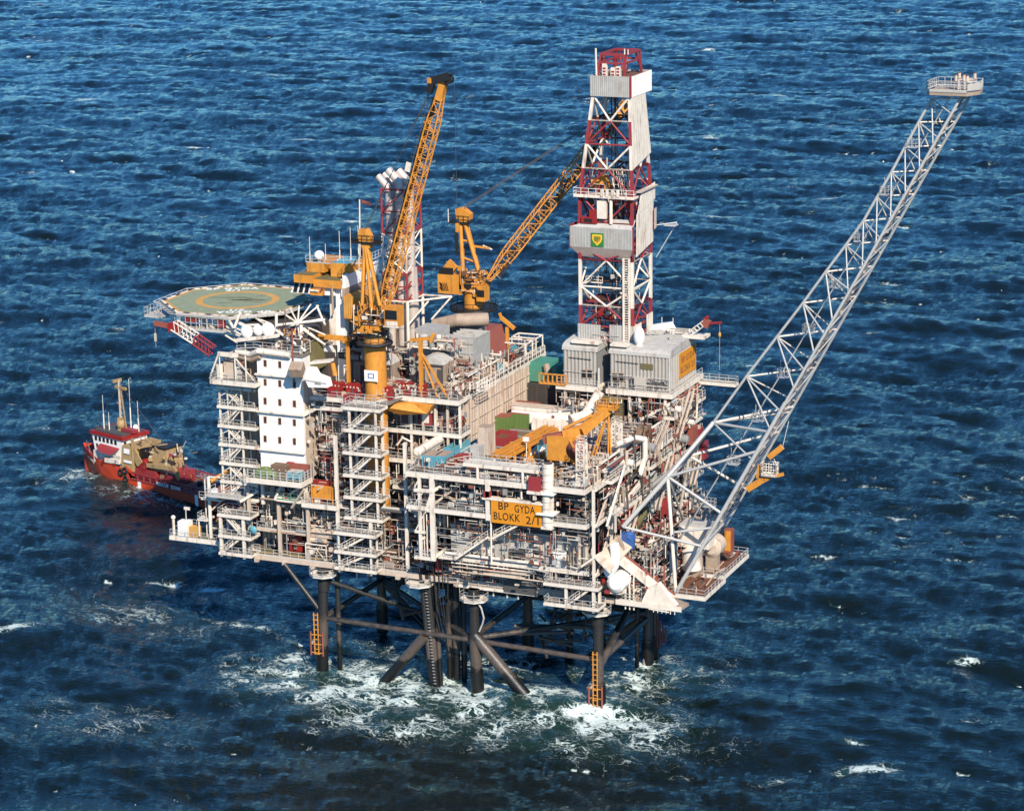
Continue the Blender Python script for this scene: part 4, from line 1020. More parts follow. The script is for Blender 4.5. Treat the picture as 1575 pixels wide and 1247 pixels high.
b.box(-52.8, -38.2, 5.4, 13.6, ZC-.2, ZC, 'deck_grey'); b.box(-52.8, -41, 5.2, 5.4, ZC-.55, ZC+.08, 'white'); b.bar((-41, 5.3, ZC-.25), (-38.2, 10.5, ZC-.22), .2, .6, 'white'); b.box(-38.2, -28.4, 10.4, 13.6, ZC-.2, ZC, 'deck_grey'); b.box(-38.2, -28.3, 10.2, 10.4, ZC-.6, ZC+.08, 'white'); b.box(-28.4, -28.25, 10.4, 13.6, ZC-.6, ZC+.08, 'white')
b.box(-53, -52.8, 5.4, 13.6, ZC-.5, ZC, 'white'); o = b.build('roof_walkway', um)
MB().rail([(-52.8, 5.35, ZC+.08), (-41, 5.35, ZC+.08), (-38.2, 10.3, ZC+.08), (-28.4, 10.3, ZC+.08)]).rail([(-28.5, 15, ZC+.05), (-28.5, 47, ZC+.05)], 'white', 1.4, 1.8, False, .07).build('railing', o)
b = MB(); b.ext([(-41.2, 5.6, ZC-.6), (-36.2, 9.4, ZC-.6), (-32.6, 9.4, ZC-.8), (-33.5, 9.4, ZC-2.2), (-38, 8.4, ZC-2.5)], (0, 1.5, 0), 'orange'); b.build('pedestal_bracket', um)
# white open truss boxes beyond the roof railing, right of the module
b = MB()
for y0 in (40, 44.5):
    for x in (-33.5, -29):
        for y in (y0, y0+3): b.tube((x, y, ZC), (x, y, ZC+3), .15, 'white', 6)
    for y in (y0, y0+3): b.tube((-33.5, y, ZC+3), (-29, y, ZC+3), .16, 'white', 6); b.tube((-33.5, y, ZC), (-29, y, ZC+3), .1, 'white', 6)
    for x in (-33.5, -29): b.tube((x, y0, ZC+3), (x, y0+3, ZC+3), .16, 'white', 6)
b.build('roof_frame', um)
# generator housings, turbine casing, ducts
for x0, x1, y0, y1, h in ((-51.8, -47, 14.5, 19, 5.6), (-46.6, -42.6, 14.8, 18.5, 5.2), (-37.6, -33, 14.6, 19, 6.0)):
    b = MB(); b.box(x0, x1, y0, y1, ZC, ZC+h-1.3, 'tan')
    n = 8; prof = [(x0, y0, ZC+h-1.3)]+[(x0+(x1-x0)*i/n, y0, ZC+h-1.3+1.3*math.sin(PI*i/n)**.6) for i in range(1, n)]+[(x1, y0, ZC+h-1.3)]
    b.ext(prof[::-1], (0, y1-y0, 0), 'pale_grey')
    for k in range(3):
        x = x0+.5+k*(x1-x0-1)/2.3; b.box(x, x+.9, y0-.07, y0, ZC+.4, ZC+h-2, 'dark_grey' if k != 1 else 'grey')
    for x in (x0, (x0+x1)/2, x1): b.box(x-.12, x+.12, y0-.14, y0-.07, ZC, ZC+h-1.2, 'dark_grey')
    b.box(x0-.2, x1+.2, y0-.3, y0, ZC+h-1.4, ZC+h-1.2, 'dark_grey'); b.build('generator_housing', um)
b = MB(); b.box(-41.6, -34, 20, 27, ZC, ZC+6.5, 'alu'); b.box(-40.8, -36.6, 20.6, 25.5, ZC+6.5, ZC+9, 'alu'); b.box(-36, -31.2, 23, 30, ZC, ZC+7.4, 'alu'); b.box(-35.8, -33.6, 21.2, 23, ZC+3.4, ZC+8, 'pale_grey')
b.box(-36.5, -35.9, 21, 22.9, ZC+4, ZC+7, 'black'); 
for k in range(7): b.box(-41.7, -41.6, 20.5+k*.95, 20.6+k*.95, ZC, ZC+6.5, 'grey'); b.box(-35.8+k*.65, -35.7+k*.65, 22.93, 23., ZC+.2, ZC+7.3, 'pale_grey'); b.box(-41.4+k*.9, -41.3+k*.9, 19.93, 20, ZC+.1, ZC+6.4, 'pale_grey')
for k in range(4): b.box(-36, -31.2, 22.9, 22.96, ZC+1.4+k*1.7, ZC+1.5+k*1.7, 'grey'); b.box(-36.2, -31, 24.5+k*1.4, 24.7+k*1.4, ZC+7.4, ZC+7.6, 'pale_grey')
b.build('turbine_enclosure', um)
b = MB(); b.path([(-41.5, 30, ZC+7.5), (-37, 30, ZC+8.8), (-33, 33, ZC+8.6)], 1.15, 'tan', 16); b.path([(-42, 33, ZC+6), (-34, 33.5, ZC+7.0)], 1.05, 'grey', 14); b.build('exhaust_duct', um)
plant(um, -41, -31, 17.5, 21, ZC+6.3, 2.2, 8, 3, 24, 74, ('alu', 'pale_grey', 'tan', 'grey'))
plant(um, -36, -29.4, 19, 22.6, ZC, 4.5, 14, 4, 34, 75, ('alu', 'pale_grey', 'tan', 'white', 'cream'))
plant(um, -52, -42, 14, 15, ZC+4.4, 2.4, 7, 2, 22, 76, ('dark_grey', 'grey', 'tan', 'black'))
plant(um, -44, -38, 11, 13, ZC, 2.6, 8, 1, 18, 77, ('pale_grey', 'maroon', 'white', 'cream', 'grey'))
plant(um, -33, -29.2, 17, 34, ZC, 3.4, 26, 6, 70, 71, ('pale_grey', 'white', 'cream', 'tan', 'blue', 'grey'))
plant(um, -52, -44, 20, 30, ZC, 4, 8, 3, 20, 72)
plant(um, -40, -33.5, 11, 13.4, ZC, 2, 5, 0, 14, 73)
b = MB(); b.box(-51.5, -47.2, 15, 18.5, ZC+5.7, ZC+7.6, 'black'); b.tube((-51.5, 15, ZC+8.6), (-47, 15, ZC+8.6), .08, 'dark_grey', 6); b.box(-49, -48, 15.5, 17, ZC+7.6, ZC+8.2, 'red'); b.build('black_tank', um)
b = MB(); b.box(-46.6, -43, 12.6, 15.5, ZC+3.6, ZC+3.9, 'black'); b.box(-46.2, -44.2, 14.2, 14.7, ZC+.1, ZC+3.6, 'black'); b.build('pipe_shelter', um)

hop = thing('mud_hopper', 'rust red sloped hopper with a winch in front of the right orange crane pedestal', 'hopper', (-36, 37, ZC))
p = at(735, 540, Y=36); b = MB(); b.ext([(p.x-3.4, 35, ZC), (p.x+4.4, 35, ZC), (p.x+2.4, 36, ZC+6), (p.x-1.6, 36, ZC+6)], (0, 5, 0), 'rustred'); b.build('body', hop)
b = MB(); b.lathe([(0, -1.2), (1.3, -1.2), (1.3, -1), (.8, -.9), (.8, .9), (1.3, 1), (1.3, 1.2), (0, 1.2)], (p.x-2, 35.6, ZC+6.8), 'maroon', 14, 'Y'); b.build('winch_drum', hop)
corrugated_box('cargo_container', 'light blue upright container on the roof deck beside the rust red skips', 'container', at(712, 572, Z=ZC)+V((0, 1.2, 0)), (3, 2.4, 3.3), 0, 'blue', 'pale_grey')
corrugated_box('waste_skip', 'rust red open skip nearest the light blue upright container', 'skip', at(742, 562, Z=ZC)+V((0, 2, 0)), (4.2, 6, 1.7), 0, 'rustred', 'rust', None, True)
corrugated_box('waste_skip', 'rust red open skip nearest the roof railing of the utility module', 'skip', at(764, 562, Z=ZC)+V((0, 1, 0)), (3, 7, 1.5), 0, 'rustred', 'deck_brown', None, True)
corrugated_box('waste_skip', 'blue low skip below the rust red skips', 'skip', at(732, 568, Z=ZC)+V((0, -.6, 0)), (2.6, 1.6, 1.3), 0, 'tarp_blue', 'grey', None, True)
corrugated_box('cargo_container', 'pale blue small container beside the orange jib at the far end of the roof deck', 'container', at(781, 548, Z=ZC)+V((0, 1, 0)), (1.8, 2, 2), 0, 'blue', 'white', None, False, False)
corrugated_box('drain_tank', 'small round topped pale blue tank among the grey plant of the roof deck', 'tank', at(694, 545, Z=ZC+1), (1.1, 1.1, 1.9), 0, 'blue', 'blue', None, False, False)

lbl = {0: 'red crate row with white caps left of the orange gantry leg', 1: 'red crate row with white caps between gantry and left crane pedestal', 2: 'red crate with white caps just right of the left crane pedestal', 3: 'red crate with white caps between the pedestal and the orange davit', 4: 'small red crate at the foot of the orange davit'}
for i, (px, py, Y, w_) in enumerate(((514, 577, 8, 3.3), (544, 580, 8, 2.4), (594, 583, 8.2, 2.1), (622, 574, 12, 2.7), (650, 582, 11.5, 1.2))):
    e = at(px, py, Y=Y); z = ZC+.02; t = thing('bottle_crate', lbl[i], 'crate', (e.x, Y, z), 'red crates along the roof edge')
    MB().box(e.x-w_/2, e.x+w_/2, Y-.7, Y+.7, z, z+2.1, 'red').build('crate_box', t); b = MB()
    for k in range(int(w_/.6)): b.box(e.x-w_/2+.2+k*.62, e.x-w_/2+.4+k*.62, Y-.75, Y-.7, z+1.55, z+1.8, 'white')
    b.build('caps', t)
for px, Y, lb in ((516, 7, 'pinkish red crate hung below the first red crate row at the roof edge'), (541, 6.6, 'small pinkish red crate on the roof edge railing left of the pedestal')):
    e = at(px, 592, Y=Y); t = thing('bottle_crate', lb, 'crate', (e.x, Y, ZC), 'red crates along the roof edge'); MB().box(e.x-.8, e.x+.8, Y-1.6, Y-.9, ZC-.6, ZC+.9, 'maroon').build('crate_box', t)
for px, py, Y, lb in ((513, 632, 7.5, 'red cabinet on the walkway in the recess left of the central stair tower'), (503, 695, 7.5, 'red cabinet low in the recess right of the white block'), (657, 638, 12, 'maroon pump set on the walkway of the cream utility module'), (625, 640, 12, 'dark doorway housing on the utility module walkway')):
    e = at(px, py, Y=Y); t = thing('fire_cabinet', lb, 'cabinet', (e.x, Y, e.z-1.6)); MB().box(e.x-.85, e.x+.85, Y-.6, Y+.6, e.z-1.6, e.z+1.6, 'maroon' if 'maroon' in lb else 'pale_grey' if 'dark' in lb else 'red').build('body', t); MB().box(e.x-.6, e.x+.6, Y-.7, Y-.6, e.z-1.2, e.z+1.0, 'dark_grey' if 'dark' in lb else 'white' if 'maroon' in lb else 'maroon').build('door', t)

# orange gantry, davit and jib
gt = thing('gantry', 'orange portal gantry over the tan generator housing left of the crane pedestal', 'gantry', (-50, 10, ZC))
b = MB()
xs = (at(490, 540, Y=10).x, at(535, 540, Y=10).x); zt = at(512, 519, Y=10).z
for x in xs: b.bar((x, 10, ZC), (x, 10, zt), .5, .5, 'orange')
b.build('post', gt); MB().bar((xs[0]-.4, 10, zt), (xs[1]+.6, 10, zt), .5, .8, 'orange').bar((xs[1], 10, zt-1), (xs[1]-1.2, 10, zt-.3), .3, .3, 'orange').bar((xs[1], 10, zt), (xs[1]+.3, 8, zt), .4, .6, 'orange').build('crossbeam', gt)
dv_ = thing('davit', 'orange davit post with raking stays on the roof deck right of the housings', 'davit', (-33, 11, ZC))
p = at(648, 582, Y=11); q = at(645, 522, Y=11); MB().bar((p.x, 11, ZC), (p.x, 11, q.z), .55, .55, 'orange').build('post', dv_)
b = MB(); e = at(665, 520, Y=11); e2 = at(631, 523, Y=11); b.bar(e2, e, .4, .5, 'orange'); b.obox(e, (.5, .5, 1.6), 0, 'orange', ('Y', .4)); b.build('arm', dv_)
b = MB()
for px, py, Y in ((672, 580, 12), (690, 590, 11)): q2 = at(px, py, Y=Y); b.bar((p.x, 11, q.z-2), (q2.x, Y, ZC+.1), .3, .3, 'orange')
b.build('stay', dv_)
jb = thing('jib_crane', 'small orange jib with raking stays at the far right end of the roof deck', 'davit', (-32, 44, ZC))
p = at(776, 540, Y=42); q = at(780, 503, Y=42); b = MB(); b.bar((q.x, 42, ZC), q, .5, .5, 'orange'); b.build('post', jb)
b = MB()
for px, py in ((754, 541), (768, 540)): b.bar(q+V((0, 0, -1)), at(px, py, Y=42), .32, .32, 'orange')
b.build('stay', jb); MB().bar(q+V((-1.1, 0, 1.6)), q+V((1.4, 0, -.2)), .5, .6, 'orange').bar(q+V((-1, 0, 1.4)), q+V((-1.4, 0, 2.4)), .4, .4, 'orange').build('arm', jb)
# white gangway stairs on the roof
gw = thing('gangway', 'white sloping gangway stair rising across the roof deck of the utility module', 'stairs', (-32, 20, ZC))
a_ = at(676, 582, Y=14); c_ = at(717, 545, Y=26); b = MB(); b.flight((a_.x, 14, ZC+.2), (c_.x, 26, ZC+3.2), (1, 0, 0), 1.2, 'white'); b.build('flight', gw)
for k in range(2):
    x = at(703+k*12, 583, Y=15).x; MB().rail([(x, 14.5, ZC+1), (x+3.6, 14.5, ZC+1), (x+3.6, 19, ZC+1)], 'white', 1.3, 1.2, False, .08).build('railing', gw)

# central stair tower and its lower neighbour
stair_tower('tall white zigzag stair tower standing in front of the left orange crane pedestal', -43.9, -39.2, 2, 4.4, [26.5, 30.0, 33.7, 37.5, 41.3, 45.0], 25.4)
stair_tower('short white stair tower at the lowest deck edge below the tall zigzag one', -45.2, -39.4, -.6, 1.6, [Z0+.2, 21.4, 24.6], Z0-.6, .6, .9, .13)
MB().box(0, 0.01, 0, 0.01, 0, 0.01, 'white') if False else None
hs_ = thing('helideck_sign', 'small white board with a blue mark in front of the left crane pedestal', 'sign', (-41.6, 5.6, ZC+1.4)); e = at(571, 578, Y=6)
MB().box(e.x-1.2, e.x+1.2, 5.9, 6.0, e.z-.9, e.z+.9, 'white_clean').build('board', hs_); b = MB(); b.box(e.x-.55, e.x-.4, 5.86, 5.9, e.z-.4, e.z+.4, 'tarp_blue'); b.box(e.x+.4, e.x+.55, 5.86, 5.9, e.z-.4, e.z+.4, 'tarp_blue'); b.box(e.x-.4, e.x+.4, 5.86, 5.9, e.z-.4, e.z-.28, 'tarp_blue'); b.box(e.x-.4, e.x+.4, 5.86, 5.9, e.z+.28, e.z+.4, 'tarp_blue'); b.build('emblem', hs_)

# ---------------------------------------------------------------- accommodation block
ab = thing('accommodation_block', 'white accommodation block with rows of small narrow windows at the left of the platform', 'building', (-57, 3, 30))
XA, XB, YA = at(397, 600, Y=3).x, at(465, 600, Y=3).x, 3.
zs = [at(432, py, Y=3).z for py in (543, 577, 634, 692)]
b = MB(); b.box(XA, XB, YA, 26, 31.5, 52.4, 'white_clean'); b.box(XB, XB+.06, YA+.5, 12, 31.5, 48, 'cream'); b.box(XA-.05, XA, YA+.3, 26, 31.5, 52, 'white'); b.box(at(357, 640, Y=6.4).x, XA-.06, 6.4, 20, 30, 51.2, 'cream'); b.build('wall', ab)
for z in zs[1:]:
    b = MB(); b.box(XA-.3, XB+.25, YA-.55, YA, z-.22, z+.02, 'white'); b.box(XA-.3, XB+.2, YA-.02, YA+.0, z-.8, z-.22, 'white_clean'); b.build('ledge', ab)
b = MB(); b.path([(XA-4.4, YA+1.2, 52), (XA-1.4, YA+.5, 51.9), (XA+.6, YA-.4, 52.8), (XB-1.8, YA-.4, 52.6)], .5, 'white', 10); b.path([(XA-4.2, YA+1.3, 51.2), (XA-1.3, YA+.4, 51.0), (XA+.8, YA-.3, 51.9)], .4, 'tan', 10); b.build('duct', ab)
for py in (559, 588, 617, 646, 675):
    for px in (408, 430.5, 453):
        e = at(px, py+(px-408)*.092*1.05, Y=YA); bb = MB(); bb.box(e.x-.36, e.x+.36, YA-.05, YA+.02, e.z-.62, e.z+.72, 'white'); fr_ = bb.build('window', ab)
        MB().box(e.x-.25, e.x+.27, YA-.07, YA-.05, e.z-.5, e.z+.6, 'window_brown').build('pane', fr_)
MB().rail([(XA-4, YA+.6, 52.6), (XA-.5, YA-.1, 53.2), (XB, YA-.1, 53.1), (XB, YA+8, 53.1)], 'galv').build('railing', ab)
b = MB(); b.box(XA-.4, XB+.3, YA-.3, 26.2, 52.4, 52.6, 'deck_grey'); b.build('roof', ab)
b = MB(); b.tube((XB-1.4, YA-.2, 48), (XB-1.4, YA-.2, 57), .14, 'rustred', 6); b.tube((XB-2.6, YA-.1, 52), (XB-2.6, YA-.1, 60), .1, 'dark_grey', 6); b.build('pole', ab)
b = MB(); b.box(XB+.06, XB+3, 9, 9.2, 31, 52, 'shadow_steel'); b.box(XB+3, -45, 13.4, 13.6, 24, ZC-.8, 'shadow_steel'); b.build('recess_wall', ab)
plant(ab, XB+.3, -46, 6, 12, 40.4, 4.5, 4, 3, 40, 81); plant(ab, XB+.3, -46, 6, 12, 36, 4, 5, 2, 36, 82); plant(ab, XB+.3, -46, 6, 12, 31, 4, 5, 3, 40, 83)
for z in (47.4, 43.8):
    pass
b = MB(); b.bar((XB, YA+1, 43.0), (XB+1.2, YA+1, 43.2), .4, .5, 'white'); b.bar((XB, YA-.4, zs[2]-.1), (XB+1.3, YA+2, zs[2]+.7), .4, .5, 'white'); b.bar((XB+1.3, YA+2, zs[2]+.7), (-45, YA+2, zs[2]+.9), .4, .5, 'white'); b.box(XB+.4, -45.2, YA+2.2, 9, zs[2]+.5, zs[2]+.8, 'deck_grey'); b.build('walkway', ab)
MB().rail([(XB+1.2, YA+2, zs[2]+1), (-45.2, YA+2, zs[2]+1)]).build('railing', ab)
# green balcony at the foot of the block
o = deck(ab, at(378, 728, Y=-1).x, at(463, 738, Y=-1).x, -1, 3, 32.2, 'olive', 'white', .8, '', 'balcony')
xl, xr = at(378, 728, Y=-1).x, at(463, 738, Y=-1).x
bb = MB()
for i in range(9):
    x = xl+.3+(xr-xl-.6)*i/8; bb.bar((x, -.9, 32.2), (x, -.9, 33.8), .2, .14, 'galv'); bb.bar((x, -.9, 33.8), (x+.25, -1.5, 34.3), .18, .14, 'galv')
for z in (32.6, 33.1, 33.6): bb.bar((xl, -.9, z), (xr, -.9, z), .07, .1, 'galv')
for i in range(4): y = -.6+i*1.1; bb.bar((xr-.1, y, 32.2), (xr-.1, y, 33.8), .14, .16, 'galv')
for z in (32.6, 33.1, 33.6): bb.bar((xr-.1, -.9, z), (xr-.1, 3, z), .07, .1, 'galv')
bb.build('railing', o)
b = MB()
for x in (xl+1.4, xl+5.2, xr-.8): b.bar((x, 2, 27), (x, 2, 31.6), .5, .5, 'white')
b.bar((xl+5.2, 2, 28.5), (xr-.4, 2, 31.4), .3, .35, 'white'); b.bar((xl+4.4, .4, 28.4), (xl+5.2, 2, 31.4), .3, .3, 'white'); b.bar((xr-3, 1, 27.2), (xr, 0, 31), .3, .35, 'cream'); b.build('balcony_strut', ab)
b = MB(); b.box(xl+4.6, xl+9, .6, 2.6, 28.2, 28.5, 'white'); b.build('ledge', ab); MB().rail([(xl+4.6, .7, 28.5), (xl+8.6, .7, 28.5)], 'sea_green', 1.2, 1.2, False, .08).build('railing', ab)
MB().box(xl+3, xr+4, 3, 12, 27, 27.4, 'grey').box(xl+3, xr, 5.5, 6, 27.4, 31, 'tan').build('base_frame', ab)
plant(ab, xl+1, xr+2, 1.5, 5, 27.4, 3.6, 7, 3, 26, 86, ('maroon', 'white', 'cream', 'grey', 'rustred'))
tp = thing('tarpaulin_heap', 'green tarpaulin heap on the balcony at the foot of the white block', 'tarpaulin', (xl+2.4, 1, 32.2))
b = MB(); b.ball((xl+2.6, 1.2, 32.2), 1.9, 'green', 12, 6, (1.25, .8, .8), True); b.box(xl+3.6, xl+6.4, 1, 2.8, 32.2, 34.2, 'deck_brown'); b.build('tarp_cover', tp)
tp = thing('storage_box', 'white and blue equipment boxes at the right end of the green balcony', 'boxes', (xr-3, 1, 32.2))
MB().box(xr-3.4, xr-1, .4, 2.2, 32.2, 33.4, 'blue').build('body', tp); MB().box(xr-3.3, xr-1.1, .5, 2.1, 33.4, 33.6, 'pale_grey').build('lid', tp); MB().box(xr-4, xr-.3, 2.3, 2.9, 32.2, 34.4, 'rustred').build('rack', tp)
for i, (px, py, m, lb) in enumerate(((447, 716, 'maroon', 'small red fire cabinet on the white wall above the green balcony'), (494, 750, 'red', 'red cabinet in the recess right of the green balcony'), (430, 748, 'maroon', 'dark maroon tank under the green balcony'))):
    Y = 2.7 if i == 0 else 4; e = at(px, py, Y=Y); s_ = .6 if i == 0 else 1.3; t = thing('fire_cabinet', lb, 'cabinet', (e.x, Y, e.z)); MB().box(e.x-s_, e.x+s_, Y-.3, Y+.3, e.z-s_, e.z+s_, m).build('body', t); MB().box(e.x-s_*.6, e.x+s_*.6, Y-.36, Y-.3, e.z-s_*.6, e.z+s_*.6, 'white' if i == 0 else 'rustred').build('door', t)
e = at(500, 758, Y=3); t = thing('generator_skid', 'orange framed skid on a small railed platform right of the green balcony', 'skid', (e.x, 3, e.z))
b = MB(); b.box(e.x-1.8, e.x+1.8, 2.2, 3.8, e.z-.9, e.z+1, 'orange'); b.build('body', t); b = MB()
for sx in (-1.9, 1.9):
    for y in (2, 4): b.bar((e.x+sx, y, e.z-1.6), (e.x+sx, y, e.z+1.4), .2, .2, 'orange')
b.build('frame', t)
o = deck(ab, e.x-3.4, e.x+3, 1, 5, e.z-1.6, 'deck_grey', 'white', .6, 'FR', 'platform')

# left stair tower of the block
zl = [27.3, 30.0, 33.2, 36.4, 39.6, 42.9, 46.2]
stt = stair_tower('tall slim white stair tower at the far left side of the white accommodation block', at(341, 680, Y=3).x, at(374, 680, Y=3).x, 3, 5.6, zl, 27, .3, 2.6, .14, True)
e = at(353, 680, Y=3).x; b = MB(); b.box(e-.1, e+.1, 2.9, 3.1, 27, 46, 'white')
for i, z in enumerate(zl[:-1]): b.bar((e, 2.9, z+.2), (e+2.2, 2.9, z+2.6), .16, .2, 'white'); b.bar((e-1.4, 2.9, z+1.6), (e, 2.9, z+2.4), .12, .14, 'white')
b.build('bracing', stt)
o = deck(stt, at(322, 575, Y=1).x, at(392, 575, Y=1).x, 1, 6, 47.6, 'deck_grey', 'white', .6, 'FL', 'top_platform')
b = MB(); x0_, x1_ = at(336, 560, Y=3).x, at(366, 560, Y=3).x
b.bar((x0_-1.2, 2, 47.6), (x0_+.8, 2, 52.2), .22, .25, 'white'); b.box(x0_+.6, x1_+.6, 1.8, 2.2, 51.6, 52.3, 'white')
for x in (x0_+.8, x1_, x1_+2): b.tube((x, 2, 47.6), (x, 2, 52), .13, 'white', 6)
b.bar((x1_, 2, 51.6), (x1_+3.4, 2, 48), .16, .18, 'white'); b.box(x0_+1.2, x1_-.6, 2.6, 4.6, 47.7, 50.4, 'cream'); b.tube((x0_+.4, 2.6, 47.6), (x0_+.4, 2.6, 50), .6, 'white', 10); b.build('upper_frame', stt)
plant(stt, x0_, x1_+1.6, 2.6, 5, 47.7, 3.6, 5, 1, 16, 88, ('white', 'cream', 'pale_grey'))
stair_tower('short white stair tower below the slim one at the lower left corner of the platform', -67.3, -63, -.3, 2.2, [Z0+.2, 21.6, 25.2], Z0-.5, .3, 1.4, .22, True)
b = MB(); b.box(-70.6, -64, .6, 4, 27.6, 27.8, 'pale_grey'); b.bar((-64, .6, 27.4), (-61.5, 2.5, 29), .2, .4, 'white'); o = b.build('side_landing', stt); MB().rail([(-70.5, .7, 27.8), (-64.2, .7, 27.8)]).rail([(-70.5, .7, 27.8), (-70.5, 4, 27.8)]).build('railing', o)

# enclosed white lifeboat hung right of the top of the block
lf = thing('lifeboat', 'white covered boat hung at the upper right corner of the white accommodation block', 'boat', (-51, 1, 47))
e = at(489, 585, Y=.5); b = MB(); b.ext([(e.x-1.7, -.2, e.z+2.0), (e.x-.7, -.2, e.z+1.9), (e.x-.1, -.2, e.z+.9), (e.x+1.7, -.2, e.z+.4), (e.x+2.0, -.2, e.z-.9), (e.x-1.4, -.2, e.z-1.1), (e.x-2.0, -.2, e.z+.2)], (0, 1.9, 0), 'white_clean'); b.bar((e.x-1.9, -.25, e.z+.1), (e.x+1.9, -.25, e.z-.2), .08, .2, 'pale_grey'); b.box(e.x-.2, e.x+.9, -.26, -.2, e.z-.5, e.z+.05, 'grey'); b.build('hull', lf)
b = MB(); b.ext([(e.x-1.6, 1, e.z+2.8), (e.x+2, 1, e.z+3.4), (e.x+2, 1, e.z+3.0), (e.x-1.6, 1, e.z+2.4)], (0, 1.5, 0), 'white'); b.tube((e.x+2.6, 1.6, e.z+.8), (e.x+2.2, 1.6, e.z+2.8), .4, 'orange', 8); b.build('davit_arm', lf)
b = MB(); b.obox((e.x-4.0, .9, e.z+1.4), (2.2, 2, 1.6), .2, 'tan', ('X', .5)); b.build('canvas_cover', lf)
t = thing('tank_cover', 'olive green slanted tarpaulin cover beside the boat above the white block', 'tarpaulin', (-51, 5, 53)); e = at(476, 548, Y=6); MB().ext([(e.x-1, 6, e.z-2.4), (e.x+1.6, 6, e.z-2.0), (e.x+.8, 6, e.z+2.2), (e.x-.5, 6, e.z+2.2)], (0, 3, 0), 'olive').build('tarp_cover', t)

# ---------------------------------------------------------------- helideck
HZ = 57.4
hc = at(365, 461.5, Z=HZ); HR = 13.0
hd = thing('helideck', 'octagonal green helideck with an orange ring on a white truss at the upper left', 'helideck', hc)
oc = lambda r, z, k=0: [V((hc.x+r*math.cos(R(22.5+45*i+k)), hc.y+r*math.sin(R(22.5+45*i+k)), z)) for i in range(8)]
b = MB(); b.ext(oc(HR, HZ-.6), (0, 0, .6), 'pale_grey'); b.build('plate', hd)
b = MB(); b.ext(oc(HR*.915, HZ), (0, 0, .012), 'pad_green'); b.build('landing_surface', hd)
A_, B_ = oc(HR*.915, HZ+.008), oc(HR*.965, HZ+.008)
b = MB()
for i in range(8): b.add([A_[i], B_[i], B_[(i+1) % 8], A_[(i+1) % 8]], [(0, 1, 2, 3)], 'pad_yellow')
b.build('perimeter_line', hd)
b = MB(); A_, B_ = oc(HR*.966, HZ+.004), oc(HR*.998, HZ+.004)
for i in range(8):
    for k in range(7):
        f0, f1 = k/7, (k+.62)/7; b.ext([A_[i].lerp(A_[(i+1) % 8], f0), B_[i].lerp(B_[(i+1) % 8], f0), B_[i].lerp(B_[(i+1) % 8], f1), A_[i].lerp(A_[(i+1) % 8], f1)], (0, 0, .12), 'white' if (k+i) % 3 else 'black')
b.build('edge_light', hd)
b = MB(); n = 72
for i in range(n):
    t0, t1 = 2*PI*i/n, 2*PI*(i+1)/n; b.add([V((hc.x+r*math.cos(t), hc.y+r*math.sin(t), HZ+.02)) for r, t in ((5.9, t0), (7.1, t0), (7.1, t1), (5.9, t1))], [(0, 1, 2, 3)], 'pad_yellow')
b.build('aiming_circle', hd)
cr = V((math.cos(_yaw), math.sin(_yaw), 0)); cf = V((-math.sin(_yaw), math.cos(_yaw), 0))
for txt, off, side, sgn, sz in (('BP GYDA', 9.4, -1.8, 1, 2.0), ('2/1', 8.0, -1.4, 1, 1.9), ('BP GYDA', -9.4, 2.0, -1, 2.0), ('2/1', -8.0, .6, -1, 1.9)):
    o_ = hc+cf*off+cr*side; text_mesh(txt, sz, 'white_clean', Mframe((o_.x, o_.y, HZ+.03), cr*sgn, cf*sgn), 'marking', hd, .01, 1.15, bold=.06)
b = MB(); rg = random.Random(12)
for i in range(26):
    t = rg.uniform(0, 6.28); q = rg.uniform(0, 5); w_, d_ = rg.uniform(.6, 2.6), rg.uniform(.05, .16); c_ = V((hc.x+q*math.cos(t)*.9, hc.y+q*math.sin(t), HZ+.016)); b.ext([c_+cr*w_+cf*d_, c_-cr*w_*.6+cf*d_*1.6, c_-cr*w_-cf*d_*.4, c_+cr*w_*.7-cf*d_*1.3], (0, 0, .002), 'olive')
b.build('tyre_stain', hd)
# safety net and access gallery
b = MB(); A_, B_ = oc(HR, HZ-.35), oc(HR+1.3, HZ-.05)
for i in range(8):
    for k in range(6): b.tube(A_[i].lerp(A_[(i+1) % 8], k/6), B_[i].lerp(B_[(i+1) % 8], k/6), .06, 'galv', 4)
    b.tube(B_[i], B_[(i+1) % 8], .07, 'galv', 4); b.tube((A_[i]+B_[i])/2, (A_[(i+1) % 8]+B_[(i+1) % 8])/2, .04, 'galv', 4)
b.build('safety_net', hd)
b = MB(); gx0, gx1 = at(270, 495, Y=5).x, at(345, 500, Y=5).x; gz = at(300, 506, Y=5).z
b.box(gx0, gx1, 4.6, 8, gz-.2, gz, 'pale_grey'); o = b.build('gallery', hd)
MB().rail([(gx0, 8, gz), (gx0, 4.7, gz), (gx1, 4.7, gz)], 'galv', 2.2, 1.0, False, .055).build('railing', o)
MB().box(gx0+1.2, gx0+3.4, 6, 6.5, gz+.8, gz+1.8, 'maroon').box(gx1-2, gx1-.6, 6, 6.5, gz+.4, gz+1.9, 'maroon').path([(gx0+4, 6, gz), (gx0+4, 6, gz+2), (gx0+5.4, 6, gz+2), (gx0+5.4, 6, gz)], .12, 'white', 6).build('hose_reel', o)
wx = at(250, 458, Y=hc.y).x+1.2; b = MB(); b.box(wx-.4, wx+3, hc.y-7.5, hc.y+1, HZ-2.4, HZ-2.2, 'pale_grey'); o = b.build('gallery', hd); MB().rail([(wx+3, hc.y-7.5, HZ-2.2), (wx-.4, hc.y-7.5, HZ-2.2), (wx-.4, hc.y+1, HZ-2.2)], 'galv', 1.5, 1.0, False, .05).build('railing', o)
